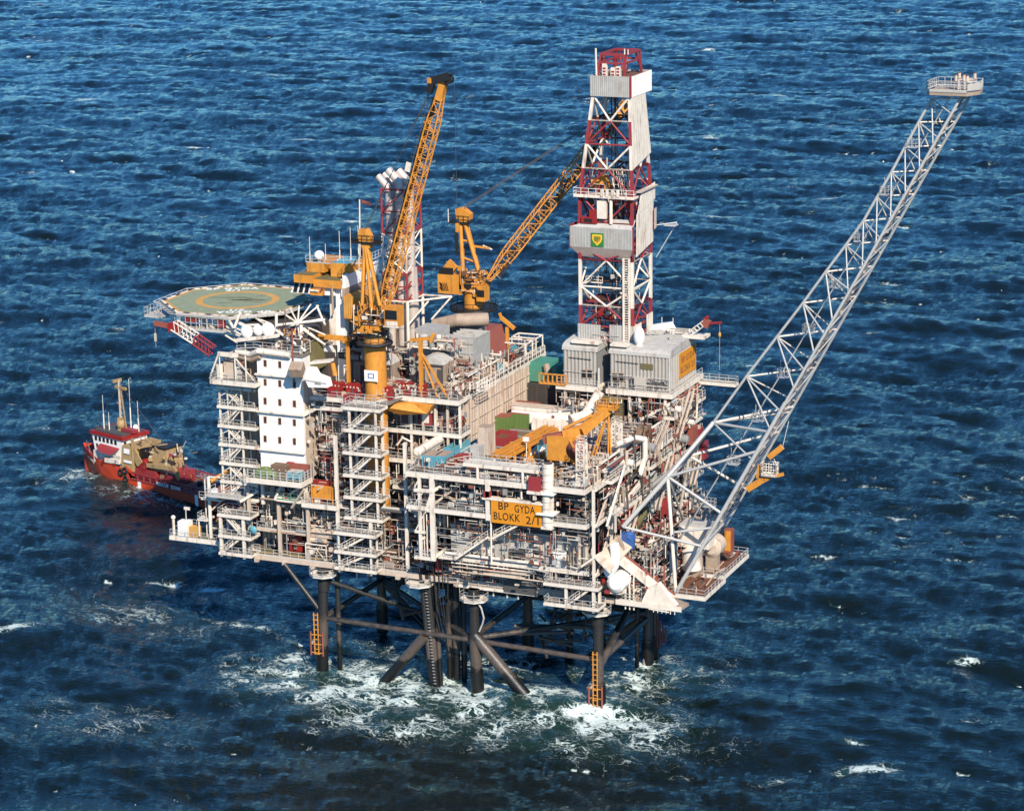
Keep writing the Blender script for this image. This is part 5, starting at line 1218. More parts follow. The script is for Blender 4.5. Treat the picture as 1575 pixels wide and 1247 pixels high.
# support truss under the deck
b = MB(); zb = 53.2
tops = [V((hc.x+dx, hc.y+dy, HZ-.7)) for dx, dy in ((-4, -9), (0, -10), (4, -10), (8, -8.4), (11, -4), (6, 0), (0, 0), (-6, 0))]
yf = 4.4
base = [V((x, yf+dy, zb)) for x, dy in ((-66, 1), (-61, 0), (-57, 0), (-53.2, 0), (-53, 6), (-57, 12), (-62, 10), (-66, 10))]
for i, (a, c) in enumerate(zip(tops, base)):
    b.tube(a, c, .17, 'white', 8); b.tube(a, base[(i+1) % 8], .13, 'white', 6)
    b.tube(a, tops[(i+1) % 8], .17, 'white', 6)
hubp = at(458, 497, Y=7)
for px, py, Y in ((430, 478, 5), (446, 474, 6), (460, 470, 8), (478, 468, 10), (490, 470, 11), (497, 490, 8), (500, 515, 9), (497, 528, 8), (428, 510, 5), (440, 540, 5), (463, 545, 4)): b.tube(hubp, at(px, py, Y=Y), .145, 'white', 6)
for (a, c, r_) in (((425, 508, 4), (470, 540, 4), .24), ((426, 500, 4), (500, 492, 8), .22), ((463, 498, 6.5), (463, 545, 4), .3), ((487, 470, 11), (500, 500, 9), .2), ((463, 505, 6), (500, 530, 8), .2), ((352, 492, 6), (362, 510, 5), .24), ((370, 480, 6), (360, 505, 4.5), .24), ((425, 482, 5), (425, 540, 4.6), .26)):
    b.tube(at(a[0], a[1], Y=a[2]), at(c[0], c[1], Y=c[2]), r_, 'white', 8)
b.build('support_truss', hd)
b = MB(); b.box(-66, -53.2, 8, 20, 53, 56, 'shadow_steel'); b.build('void_floor', hd)
plant(ab, -62, -53.5, 4.5, 8, 52.6, 3, 10, 3, 30, 91, ('orange', 'pale_grey', 'white', 'cream', 'tan', 'grey', 'orange'))
# three satellite dishes in a row
sh = thing('dish_shelf', 'white shelf beam below the helideck on which three round dishes stand', 'shelf', (-61, 3.4, 54))
a_, c_ = at(364, 523, Y=3.4), at(428, 516, Y=3.4); MB().bar(a_, c_, 1., .5, 'white').build('beam', sh); MB().bar(at(378, 500, Y=4), at(398, 499, Y=4), .3, .3, 'white').tube(at(377, 520, Y=3.6), at(377, 540, Y=3.6), .15, 'white', 6).build('strut', sh)
for px, py, rx, lb in ((379, 510, 1.08, 'white'), (396.5, 508, .92, 'white'), (412, 507, 1.2, 'white')):
    e = at(px, py, Y=3.2); t = thing('satellite_dish', {379: 'left one of three white round dishes below the helideck', 396.5: 'middle and smallest of three white round dishes below the helideck', 412: 'right and largest of three white round dishes below the helideck'}[px], 'dish', e, 'three dishes below the helideck')
    MB().lathe([(0, -.12), (rx*.6, -.11), (rx*.95, -.06), (rx, 0), (rx*.98, .3), (rx*.9, .34), (0, .34)], (e.x, 3.2, e.z), 'white_clean', 22, 'Y').build('reflector', t); MB().tube((e.x, 3.5, e.z), (e.x, 3.7, e.z-rx-.3), .15, 'white', 6).build('stand', t)
# striped signal boom at the left
sb = thing('access_boom', 'red and white lattice boom hanging out to the left below the helideck', 'boom', (-68, 3, 52))
a_, m1, m2, c_ = at(320, 545, Y=2), at(302, 523, Y=2.5), at(270, 500, Y=3), at(238, 497, Y=3)
for p_, q_, mm, nm in ((at(327, 540, Y=2), at(300, 521, Y=2.4), 'maroon', 'boom_section'), (at(301, 521, Y=2.4), at(268, 500, Y=3), 'white', 'boom_section')):
    b = MB(); A_ = []; d = (q_-p_); nn = V((d.z, 0, -d.x)).normalized()*.75
    cs = [V((0, -.7, 0))+nn, V((0, .7, 0))+nn, V((0, .7, 0))-nn, V((0, -.7, 0))-nn]
    for c in cs: b.tube(p_+c, q_+c, .13, mm, 6)
    for i in range(5):
        for j in range(4): b.tube(p_+d*i/5+cs[j], p_+d*(i+1)/5+cs[(j+1) % 4], .08, mm, 5)
    b.build(nm, sb)
b = MB(); b.bar(at(270, 503, Y=3), c_, .8, .7, 'rustred'); b.obox(at(268, 503, Y=3), (1.6, 1.4, 1.5), 0, 'red'); b.build('boom_head', sb)
b = MB(); e = c_+V((0, 0, 0)); b.tube(e, e-V((0, 0, 4)), .03, 'pale_grey', 4); b.obox(e-V((0, 0, 2.4)), (.3, .3, 1.4), 0, 'cream'); b.build('hook_line', sb)

# ---------------------------------------------------------------- control tower behind the helideck
ct = thing('control_tower', 'white control tower with orange roof bands and sloping windows beside the helideck', 'tower', (-54, 16, 53))
Y = 13.5
def tp_(px, py, y=Y): return at(px, py, Y=y)
x0, x1 = tp_(455, 440).x, tp_(526, 440).x
zr = tp_(500, 436).z
b = MB(); xm_ = tp_(514, 460).x; b.box(xm_, x1, Y+.6, 26, 45.3, zr, 'white_clean'); b.box(tp_(498, 470).x, xm_, Y+2, 24, 45.3, zr-.4, 'white'); b.ext([(tp_(498, 470).x, Y+.4, 55), (xm_, Y+.4, 58.4), (xm_, Y+.4, 52), (tp_(498, 470).x, Y+.4, 52)], (0, 2, 0), 'white'); b.build('wall', ct)
b = MB(); zc0, zc1 = tp_(470, 452).z, tp_(470, 434).z; b.ext([(x0-1.2, Y+.2, zc0), (xm_, Y+.2, zc0), (xm_, Y+.2, zc1), (x0+.2, Y+.2, zc1)], (0, 9, 0), 'white_clean'); b.build('control_room', ct)
b = MB()
for k in range(4):
    x = x0+.1+k*1.05; b.ext([(x-.75, Y+.1, zc0+.15), (x-.05, Y+.1, zc0+.15), (x+.45, Y+.1, zc1-.15), (x-.25, Y+.1, zc1-.15)], (0, .1, 0), 'glass')
b.build('window', ct)
za, zb_ = tp_(470, 436).z, tp_(470, 422).z
b = MB(); b.box(x0+.1, tp_(484, 430).x, Y-.8, Y+9, zb_-1.3, zb_, 'orange'); b.box(x0+.2, tp_(484, 430).x-.1, Y-.7, Y+9, zb_, zb_+.05, 'olive'); b.box(tp_(484, 430).x, x1, Y-.5, Y+9, zb_-1.9, zb_-.6, 'orange'); b.box(tp_(484, 430).x, x1-.1, Y-.4, Y+9, zb_-.6, zb_-.55, 'olive'); b.build('roof_band', ct)
b = MB(); b.box(tp_(463, 410).x, tp_(490, 410).x, Y+2, Y+9, zb_+.05, zb_+1.6, 'orange'); b.box(tp_(500, 415).x, tp_(528, 415).x, Y+2, Y+7, zb_-.5, zb_+1.8, 'orange'); b.box(tp_(500, 415).x+.1, tp_(528, 415).x-.1, Y+2.1, Y+7, zb_+1.8, zb_+1.85, 'blue'); b.build('roof_house', ct)
xr_ = tp_(553, 425, 20).x
b = MB(); b.box(x1, x1+.5, Y, 26, zr-2.6, zr-.6, 'tan'); b.box(x1, x1+.6, Y, 26, zr-.6, zr+1.5, 'white_clean'); b.ext([(x1, Y, zr-.1), (x1+.1, Y, zr-.1), (x1+.1, Y, zr+1.6), (x1, Y, zr+1.6)], (0, 14, 0), 'white_clean'); b.box(x1-.2, x1, Y, 27, zr-2, zr+1, 'white'); b.build('parapet', ct)
b = MB(); b.box(x1+.5, x1+1.2, Y+2, 27, 50.5, zr-1.8, 'tan'); q0, q1 = tp_(529, 490, 12), tp_(563, 458, 12); b.box(q0.x, q1.x, 12, 18, q0.z, q1.z, 'orange')
for k in range(9): b.box(q0.x+.1+k*.42, q0.x+.3+k*.42, 11.9, 12, q0.z+.1, q1.z-.1, 'pad_yellow')
b.build('orange_casing', ct)
b = MB(); b.tube((tp_(513, 455).x, Y-.4, zr-5), (tp_(513, 455).x, Y-.4, zr), .18, 'tan', 8); b.build('pipe', ct)
q_ = tp_(485, 449, 11); b = MB(); b.box(q_.x-1.0, q_.x+1.2, 11, 12, q_.z-.6, q_.z+.4, 'orange'); b.tube((q_.x-.8, 10.9, q_.z+.2), (q_.x+.6, 10.9, q_.z+.2), .18, 'white', 6); b.tube((q_.x+.9, 11, q_.z), (q_.x+1.5, 10.8, q_.z+.9), .16, 'rustred', 6); b.build('foam_monitor', ct)
MB().rail([(tp_(462, 412).x, Y+2, zb_+1.6), (tp_(500, 412).x, Y+2, zb_+1.6), (x1+2, Y+4, zb_+1.6), (x1+2, Y+12, zb_+1.6)], 'galv', 1.2, 1.2).build('railing', ct)
rd = thing('radome', 'white ball shaped radome on a short post on the control tower roof', 'radome', tp_(491, 400, 16)); e = tp_(491, 393, 16)
MB().ball(e, .85, 'white_clean', 18, 12).build('ball', rd); MB().tube(e-V((0, 0, 2.6)), e-V((0, 0, .7)), .28, 'white', 10).build('post', rd)
for px, py, h, lb in ((523, 405, 5.5, 'tallest white whip aerial at the middle of the control tower roof'), (540, 404, 6, 'white whip aerial at the right end of the control tower roof'), (477, 402, 4.2, 'white whip aerial left of the ball radome'), (501, 402, 3, 'short white whip aerial just right of the ball radome'), (552, 404, 6.3, 'thin white whip aerial beside the crane a frame')):
    e = tp_(px, py, 19); t = thing('aerial', lb, 'aerial', e); MB().tube(e-V((0, 0, 1.5)), e+V((0, 0, h*.4)), .1, 'white', 6).build('base', t); MB().tube(e+V((0, 0, h*.4)), e+V((0, 0, h)), .05, 'white', 4).build('whip', t)
for px, lb in ((521, 'left of two small white capped vents on the control tower roof'), (532, 'right of two small white capped vents on the control tower roof')):
    e = tp_(px, 402, 19); t = thing('roof_vent', lb, 'vent', e); MB().tube(e-V((0, 0, 1.6)), e, .28, 'white_clean', 10).build('pipe', t); MB().ball(e, .42, 'white_clean', 10, 6).build('cap', t)
fm = thing('flag_mast', 'white mast flying a small faded red flag left of the exhaust stacks', 'mast', tp_(553, 380, 24)); e0, e1 = tp_(553, 400, 24), tp_(553, 307, 24)
MB().tube(e0-V((0, 0, 3)), e1, .13, 'white', 6).build('mast', fm); MB().add([e1+V((.4, 0, 0)), e1+V((2, 0, -.4)), e1+V((2, .3, -1)), e1+V((.4, 0, -.6))], [(0, 1, 2, 3), (3, 2, 1, 0)], 'rustred').build('flag', fm)

dress(um, -45, -28.6, 11.4, 14.8, 24.4, 45, 330, 221); dress(um, -52, -38, 6, 12, ZC, ZC+2, 60, 222); dress(um, -38, -28.8, 10.6, 15, ZC, ZC+2, 60, 223); dress(um, -50, -30, 16, 30, ZC, ZC+5, 160, 224); dress(um, -34, -29, 16, 46, ZC, ZC+3, 140, 225, along='y')
dress(ab, XB+.2, -45.2, 3, 9, 28, 45, 190, 226); dress(ab, XA+.4, XB-.4, YA+.5, YA+5, 52.6, 56, 110, 227, ('white', 'cream', 'orange', 'grey', 'dark_grey', 'tan', 'rustred')); dress(ab, XA-6, XA-.4, YA+2, YA+6, 28, 52, 150, 228)
b = MB()
for z in (34.6, 38, 41, 44.4, 48.4): b.box(XA, XB, YA-.02, YA, z, z+.035, 'pale_grey')
for x in (XA+2.1, XA+4.4, XA+6.5): b.box(x-.02, x+.02, YA-.02, YA, 36.6, 52.4, 'pale_grey')
b.build('panel_seam', ab)
# ---------------------------------------------------------------- pedestal cranes
def lattice(parent, p, q, wy, wn, nrm, m, n, rc=.16, rb=.08, taper=(.35, .12), name='boom', side=None):
    """four-chord lattice boom from p to q; wy lateral width, wn depth along nrm"""
    d = q-p; L = d.length; u = d.normalized(); nv = (V(nrm)-u*V(nrm).dot(u)).normalized(); sv = u.cross(nv).normalized()
    def ring(f):
        k = min(1, .3+.7*f/taper[1]) if f < taper[1] else (min(1, taper[0]+(1-taper[0])*(1-f)/.16) if f > .84 else 1.)
        c = p+d*f
        return [c+sv*(sx*wy/2*k)+nv*(sn*wn/2*k) for sx, sn in ((-1, -1), (1, -1), (1, 1), (-1, 1))]
    b = MB(); rs = [ring(i/n) for i in range(n+1)]
    for i in range(n):
        for j in range(4):
            b.tube(rs[i][j], rs[i+1][j], rc, m, 6)
            a, c = rs[i], rs[i+1]; k = (j+1) % 4
            b.tube(a[j] if i % 2 else a[k], c[k] if i % 2 else c[j], rb, m, 5)
            b.tube(a[j], a[k], rb*.9, m, 4)
    b.build(name, parent)
    return rs, u, nv, sv


def rope(b, p, q, r=.04, m='dark_grey'): b.tube(p, q, r, m, 4)


# left crane
yA = 8.; xA = at(577, 540, Y=yA).x; zr_ = at(577, 531, Y=yA-2).z; zt_ = at(577, 514, Y=yA).z
ca = thing('pedestal_crane', 'orange pedestal crane with its boom raised steeply, left of the middle of the platform', 'crane', (xA, yA, 24))
b = MB(); b.tube((xA, yA, 24), (xA, yA, zr_), 1.78, 'orange', 24); b.tube((xA, yA, zr_), (xA, yA, zt_), 1.72, 'orange', 24); b.tube((xA, yA, 44.6), (xA, yA, ZC+1), 2.2, 'orange', 24, 1.8); b.build('pedestal', ca)
b = MB(); b.lathe([(1.7, -.35), (2.9, -.35), (3.0, 0), (2.9, .05), (1.7, .05)], (xA, yA, zr_), 'black', 20); o = b.build('ring_platform', ca)
MB().rail([(xA+2.8*math.cos(2*PI*i/14), yA+2.8*math.sin(2*PI*i/14), zr_) for i in range(14)], 'dark_grey', 1.1, 1.3, True).build('railing', o)
b = MB(); b.tube((xA, yA, zt_), (xA, yA, zt_+.5), 2.2, 'black', 22); b.box(xA-2.4, xA+1.6, yA-1.6, yA+1.6, zt_+.6, zt_+2.6, 'orange'); rg = random.Random(17)
for i in range(34):
    x, y, z = xA+rg.uniform(-3, 2.4), yA+rg.uniform(-2, 1.2), zt_+rg.uniform(.4, 4.2)
    b.box(x-rg.uniform(.15, .6), x+rg.uniform(.15, .6), y-.3, y+.3, z-rg.uniform(.1, .5), z+rg.uniform(.1, .5), rg.choice(('orange', 'orange', 'orange', 'black', 'rust', 'white')))
for i in range(14):
    x, z = xA+rg.uniform(-3, 2), zt_+rg.uniform(.6, 4); b.tube((x, yA-1.9, z), (x+rg.uniform(-1.5, 1.5), yA-1.9, z+rg.uniform(-1, 2)), .1, rg.choice(('orange', 'black', 'orange')), 6)
b.build('slewing_machinery', ca)
b = MB(); b.tube((xA-1.5, yA-1.2, zt_+3.2), (xA-1.5, yA+1.2, zt_+3.2), .9, 'orange', 14); b.tube((xA-.2, yA-1.2, zt_+1.6), (xA-.2, yA+1.2, zt_+1.6), .8, 'rust', 14); b.build('winch_drum', ca)
b = MB(); cx_ = at(606, 470, Y=yA-1.5).x; cz_ = at(606, 500, Y=yA-1.5).z; b.box(cx_-1.2, cx_+1.3, yA-2.8, yA-.6, cz_, cz_+3.2, 'orange'); b.box(cx_-1, cx_+1.1, yA-2.86, yA-2.8, cz_+1.2, cz_+2.7, 'glass'); b.box(cx_-1, cx_+1.2, yA-2.88, yA-2.86, cz_+.2, cz_+.9, 'white'); b.box(cx_-1.3, cx_+1.4, yA-2.95, yA-2.7, cz_-.1, cz_+.1, 'white'); b.build('cab', ca)
ap = at(562, 360, Y=yA); b = MB()
for px, py, Y, r_ in ((557, 470, yA-1.3, .30), (572, 478, yA-1.4, .32), (584, 470, yA-1.4, .30), (558, 470, yA+1.4, .28), (583, 466, yA+1.4, .28)): b.tube(at(px, py, Y=Y), ap+V((0, (Y-yA)*.2, -.4)), r_, 'orange', 8)
for f in (.3, .62):
    e1 = at(557, 470, Y=yA-1.3).lerp(ap, f); e2 = at(584, 470, Y=yA-1.4).lerp(ap, f); b.tube(e1, e2, .14, 'orange', 6)
b.build('a_frame', ca)
b = MB(); b.ext([(ap.x-.9, yA-.7, ap.z+.8), (ap.x+.4, yA-.7, ap.z+.9), (ap.x+1.1, yA-.7, ap.z-.3), (ap.x+1, yA-.7, ap.z-2.2), (ap.x-.2, yA-.7, ap.z-2.4), (ap.x-1, yA-.7, ap.z-.8)][::-1], (0, 1.4, 0), 'orange'); b.build('a_frame_head', ca)
b = MB(); b.box(ap.x-2.1, ap.x+2.6, yA-.9, yA+.9, ap.z-1.5, ap.z-1.3, 'black'); o = b.build('head_platform', ca)
MB().rail([(ap.x-2.1, yA-.9, ap.z-1.3), (ap.x+2.6, yA-.9, ap.z-1.3), (ap.x+2.6, yA+.9, ap.z-1.3), (ap.x-2.1, yA+.9, ap.z-1.3)], 'black', 1.2, 1., True, .06).build('railing', o)
F_ = at(588, 484, Y=yA); T_ = at(682, 130, Y=yA); rs, u, nv, sv = lattice(ca, F_, T_, 1.8, 1.75, (-1, 0, .3), 'orange', 26, .14, .07)
b = MB()   # dark mesh walkway along the back of the boom
n0 = nv*1.15; k_ = lambda f: F_.lerp(T_, f)+nv*(.9 if .1 < f < .85 else .6)
for i in range(40):
    f0, f1 = .05+.88*i/40, .05+.88*(i+.86)/40
    b.ext([k_(f0)-sv*.95, k_(f1)-sv*.95, k_(f1)-sv*.95+nv*1.0, k_(f0)-sv*.95+nv*1.0], sv*.06, 'black'); b.ext([k_(f0)-sv*.9, k_(f1)-sv*.9, k_(f1)+sv*.9, k_(f0)+sv*.9], nv*.06, 'black')
    if i % 2 == 0: b.tube(k_(f0)-sv*.95+nv*1, k_(f0)-sv*.95+nv*1.7, .06, 'dark_grey', 4)
    if i % 5 == 0: b.bar(k_(f0)-sv*1.0+nv*.2, k_(f0)-sv*1.0+nv*1.0, .3, .3, 'orange')
b.tube(k_(.05)+nv*1.7-sv*.95, k_(.92)+nv*1.5-sv*.95, .05, 'dark_grey', 4)
b.build('boom_walkway', ca)
MB().obox(F_.lerp(T_, .62)+nv*2.6-sv*1., (.9, .2, 1.5), 0, 'white', ('Y', .25)).build('signal_plate', ca)
b = MB(); e = T_+V((-.4, 0, .3)); b.tube(e+V((-1.2, -.7, .3)), e+V((-1.2, .7, .3)), .55, 'black', 12); b.tube(e+V((1.3, -.6, .5)), e+V((1.3, .6, .5)), .75, 'black', 12); b.bar(e+V((-1.2, 0, .0)), e+V((1.2, 0, .5)), 1.2, .8, 'orange'); b.bar(e+V((-1.3, -.65, .2)), e+V((1.6, -.65, 1.1)), .2, 1.3, 'black'); b.bar(e+V((-1.4, 0, .8)), e+V((1.9, 0, 1.4)), 1.3, .3, 'black'); b.bar(e+V((-1.9, -.5, -1.6)), e+V((-1, -.5, .6)), .8, 1., 'black'); b.obox(e+V((-1.6, -.8, .3)), (.7, .4, .8), 0, 'orange'); b.bar(T_-u*2.6, T_, 1.1, 1.5, 'orange'); b.build('boom_head', ca)
b = MB()
for s in (-.5, -.2, .2, .5): rope(b, ap+sv*s+V((0, 0, .7)), T_+V((-1.4, s, .6)), .035)
b.build('pendant_rope', ca)
b = MB(); b.tube(T_+V((1.9, 0, 0)), T_+V((1.9, 0, -22)), .03, 'dark_grey', 4); b.obox(T_+V((1.9, 0, -22.6)), (.5, .4, 1.4), 0, 'orange'); b.build('hook_block', ca)

# right crane
yB = 41.; xB = at(729, 490, Y=yB).x; zrB = at(729, 477, Y=yB-2).z; ztB = at(729, 446, Y=yB).z
cb_ = thing('pedestal_crane', 'orange pedestal crane with its low boom reaching behind the derrick', 'crane', (xB, yB, ZC))
b = MB(); b.tube((xB, yB, ZC), (xB, yB, zrB), 1.78, 'orange', 24); b.tube((xB, yB, zrB), (xB, yB, ztB), 1.72, 'orange', 24); b.build('pedestal', cb_)
b = MB(); b.lathe([(1.7, -.4), (4.2, -.3), (4.3, .1), (4.2, .15), (1.7, .05)], (xB, yB, zrB), 'black', 22); o = b.build('ring_platform', cb_)
MB().rail([(xB+4.1*math.cos(2*PI*i/16), yB+4.1*math.sin(2*PI*i/16), zrB+.1) for i in range(16)], 'black', 1.2, 1.3, True, .06).build('railing', o)
mx0, mx1 = at(680, 435, Y=yB).x, at(716, 435, Y=yB).x; mz0, mz1 = at(698, 449, Y=yB).z, at(698, 420, Y=yB).z
b = MB(); b.box(mx0, mx1, yB-1.8, yB+2, mz0, mz1, 'orange')
for k in range(7): b.bar((mx0+.9+k*.28, yB-1.84, mz0+.5+.0*k), (mx0+.4+k*.32, yB-1.84, mz0+1.9), .05, .16, 'black') if k < 5 else b.bar((mx0+.9, yB-1.84, mz0+.5+(k-5)*.8), (mx0+.4, yB-1.84, mz0+1.1+(k-5)*.8), .05, .16, 'black')
for k in range(7): b.bar((mx0-.03, yB-1.6, mz0+.2+k*.4), (mx0-.03, yB-.4, mz0+.5+k*.4), .05, .16, 'black')
b.build('machinery_house', cb_)
b = MB(); b.box(mx0+.2, mx1-1.6, yB-1.6, yB-1.5, mz1, mz1+1.2, 'black'); b.obox((mx0+2, yB-.6, mz1+1.2), (1.9, .8, 1.7), 0, 'orange', ('Y', .7)); b.tube((mx0+4.4, yB-1, mz1), (mx0+4.4, yB-1, mz1+2.2), .28, 'orange', 8); b.build('roof_gear', cb_)
b = MB(); b.box(xB-1.9, xB+1.9, yB-1.8, yB+1.8, ztB, ztB+1.6, 'orange'); b.tube((xB, yB, ztB-.1), (xB, yB, ztB+.3), 2., 'orange', 20); rg = random.Random(19)
for i in range(30):
    x, y, z = xB+rg.uniform(-2, 3.2), yB+rg.uniform(-2, .6), ztB+rg.uniform(-.6, 3.4); b.box(x-.35, x+.35, y-.3, y+.3, z-rg.uniform(.1, .5), z+rg.uniform(.1, .5), rg.choice(('orange', 'orange', 'orange', 'black', 'white', 'rust')))
b.tube((xB-.2, yB-2, ztB+1.2), (xB-.2, yB+1, ztB+1.2), .7, 'black', 12); b.build('slewing_machinery', cb_)
b = MB(); b.box(xB+1.6, xB+3.2, yB-2.4, yB-.4, ztB-1.4, ztB+1.3, 'orange'); b.box(xB+1.7, xB+3.1, yB-2.46, yB-2.4, ztB-.6, ztB+.6, 'glass'); b.build('cab', cb_)
apB = at(711, 330, Y=yB); b = MB()
for px, py, Y, r_ in ((712, 418, yB-1.3, .36), (712, 418, yB+1.3, .36), (742, 437, yB-1.3, .38), (742, 437, yB+1.3, .38)): b.tube(at(px, py, Y=Y), apB+V(((px-725)*.02, (Y-yB)*.25, -.6)), r_, 'orange', 8)
l0, l1 = at(712, 418, Y=yB-1.3), at(742, 437, Y=yB-1.3)
for f in (.25, .55): b.tube(l0.lerp(apB, f), l1.lerp(apB, f+.06), .2, 'orange', 6)
e = l1.lerp(apB, .55); b.bar(e, e+V((3.4, 0, -.2)), .3, .35, 'orange'); b.bar(e+V((2.2, 0, .2)), e+V((3.9, 0, -.4)), .2, .2, 'white'); b.bar((l0.x-1, yB-1.5, l0.z+3), (l0.x-1, yB-1.5, l0.z+7.5), .5, .1, 'black'); b.build('a_frame', cb_)
b = MB(); b.ext([(apB.x-.8, yB-.8, apB.z-.6), (apB.x-1, yB-.8, apB.z+1), (apB.x+.2, yB-.8, apB.z+1.3), (apB.x+1.7, yB-.8, apB.z+.2), (apB.x+1.6, yB-.8, apB.z-.8), (apB.x+.4, yB-.8, apB.z-1.5)], (0, 1.6, 0), 'orange'); b.build('a_frame_head', cb_)
b = MB(); b.box(apB.x-2.2, apB.x+1.6, yB-1, yB+1, apB.z-1.5, apB.z-1.3, 'black'); o = b.build('head_platform', cb_); MB().rail([(apB.x+1.6, yB-1, apB.z-1.3), (apB.x-2.2, yB-1, apB.z-1.3), (apB.x-2.2, yB+1, apB.z-1.3)], 'black', 1.2, 1., False, .06).tube((apB.x-2.2, yB-1, apB.z-1.3), (apB.x-2.2, yB-1, apB.z+1), .09, 'white', 5).build('railing', o)
F2 = at(751, 431, Y=yB); T2 = at(961, 162, Y=57); rs, u, nv, sv = lattice(cb_, F2, T2, 1.9, 2.0, (0, 0, 1), 'orange', 26, .13, .07, (.35, .14))
b = MB()
for i in range(44):
    f0, f1 = .04+.9*i/44, .04+.9*(i+.85)/44; g_ = lambda f: F2.lerp(T2, f)-nv*1.2
    b.ext([g_(f0)-sv*.9, g_(f1)-sv*.9, g_(f1)-sv*.9+nv*.75, g_(f0)-sv*.9+nv*.75], sv*.05, 'black'); b.ext([g_(f0)-sv*.9, g_(f1)-sv*.9, g_(f1)+sv*.9, g_(f0)+sv*.9], nv*.06, 'black')
    b.ext([g_(f0)+sv*.9, g_(f1)+sv*.9, g_(f1)+sv*.9+nv*.75, g_(f0)+sv*.9+nv*.75], sv*.05, 'black')
    if i % 4 == 0: b.tube(g_(f0)+sv*.92, g_(f0)+sv*.92+nv*1.3, .06, 'pale_grey', 4)
b.build('boom_walkway', cb_)
b = MB(); b.bar(T2-u*2.4, T2+u*.6, 1.2, 1.6, 'orange'); b.tube(T2+V((0, -.7, 0)), T2+V((0, .7, 0)), .7, 'black', 12); b.build('boom_head', cb_)
b = MB()
for s in (-.6, -.2, .2, .6): rope(b, apB+sv*s+V((0, 0, 1)), T2+sv*s-u*1.5+nv*1.1, .035)
b.build('pendant_rope', cb_)

# ---------------------------------------------------------------- exhaust stacks
ys = 27.
sx0, sx1 = at(589, 400, Y=ys).x, at(625, 400, Y=ys).x; yb_ = ys+6.0
zz = lambda py: at(606, py, Y=ys).z
es = thing('exhaust_stack', 'group of buff exhaust pipes with bent tops inside a red and white steel frame', 'chimney', (sx0, ys, ZC))
cs = [(sx0, ys), (sx1, ys), (sx1, yb_), (sx0, yb_)]
for za, zb, m, nm in ((zz(292), zz(359), 'maroon', 'red_frame'), (zz(360), zz(419), 'white', 'white_frame'), (zz(420), zz(461), 'maroon', 'red_frame')):
    b = MB(); zm = (za+zb)/2
    for i in range(4):
        p, q = cs[i], cs[(i+1) % 4]; b.tube((*p, zb), (*p, za), .2, m, 8)
        for z in (za, zb) if m == 'maroon' else (zm,): b.tube((*p, z), (*q, z), .16, m, 6)
        b.tube((*p, zb), (*q, zm), .13, m, 6); b.tube((*p, zm), (*q, za), .13, m, 6); b.tube((*p, zm), (*q, zm), .12, m, 6)
        if m == 'white': b.tube((*q, zb), (*p, zm), .13, m, 6); b.tube((*q, zm), (*p, za), .13, m, 6)
    b.build(nm, es)
b = MB()
for p in cs: b.tube((*p, ZC), (*p, zz(461)), .3, 'white', 8)
z = zz(463)
for i in range(4): b.tube((*cs[i], z), (*cs[(i+1) % 4], z), .22, 'white', 6)
b.tube((sx1, ys, z), (sx1+6.4, ys+4, z+.6), .2, 'white', 6); b.tube((sx1, yb_, z), (sx1+6.4, ys+4, z+.6), .2, 'white', 6); b.tube((sx1+6.4, ys+4, z+.6), (sx1+3, ys+3, z-3.4), .18, 'white', 6); b.tube((sx1, ys, z-4), (sx1+3, ys+2, z), .18, 'white', 6); b.build('support_frame', es)
for px, Y, r_, zt, ol in ((600, ys+1.2, .60, zz(287)-.6, 2.7), (616.5, ys+1.6, .70, zz(277)-.7, 2.8), (632, ys+2.4, .72, zz(277)-.9, 2.8), (609, ys+4.6, .66, zz(278)-1.8, 2.7)):
    x = at(px, 380, Y=Y).x; b = MB(); b.path([(x, Y, ZC+4), (x, Y, zt), (x-ol*.72, Y, zt+ol*.75)], r_, 'pipe_buff', 16)
    for k in range(7): b.tube((x, Y, ZC+7+k*3.6), (x, Y, ZC+7.12+k*3.6), r_+.05, 'grey', 16)
    o = b.build('exhaust_pipe', es); d = V((-.72, 0, .75)).normalized(); e = V((x-ol*.72, Y, zt+ol*.75)); MB().tube(e+d*.01, e+d*.05, r_*.85, 'black', 16).build('outlet', o)
for px, rr in ((601, 1.0), (618, 1.25), (634, 1.2)):
    x = at(px, 440, Y=ys+2.6).x; MB().tube((x, ys+2.8, ZC+3), (x, ys+2.8, zz(415)), rr, 'pipe_buff', 16, rr*.7).build('silencer', es)

dress(ca, xA-3, xA+2.2, yA-2.4, yA-.4, zt_+.4, zt_+5, 90, 231, ('orange', 'orange', 'rust', 'black', 'dark_grey', 'orange', 'white')); dress(cb_, xB-2, xB+3, yB-2.4, yB-.6, ztB-.6, ztB+4, 80, 232, ('orange', 'orange', 'rust', 'black', 'dark_grey', 'orange', 'white'))
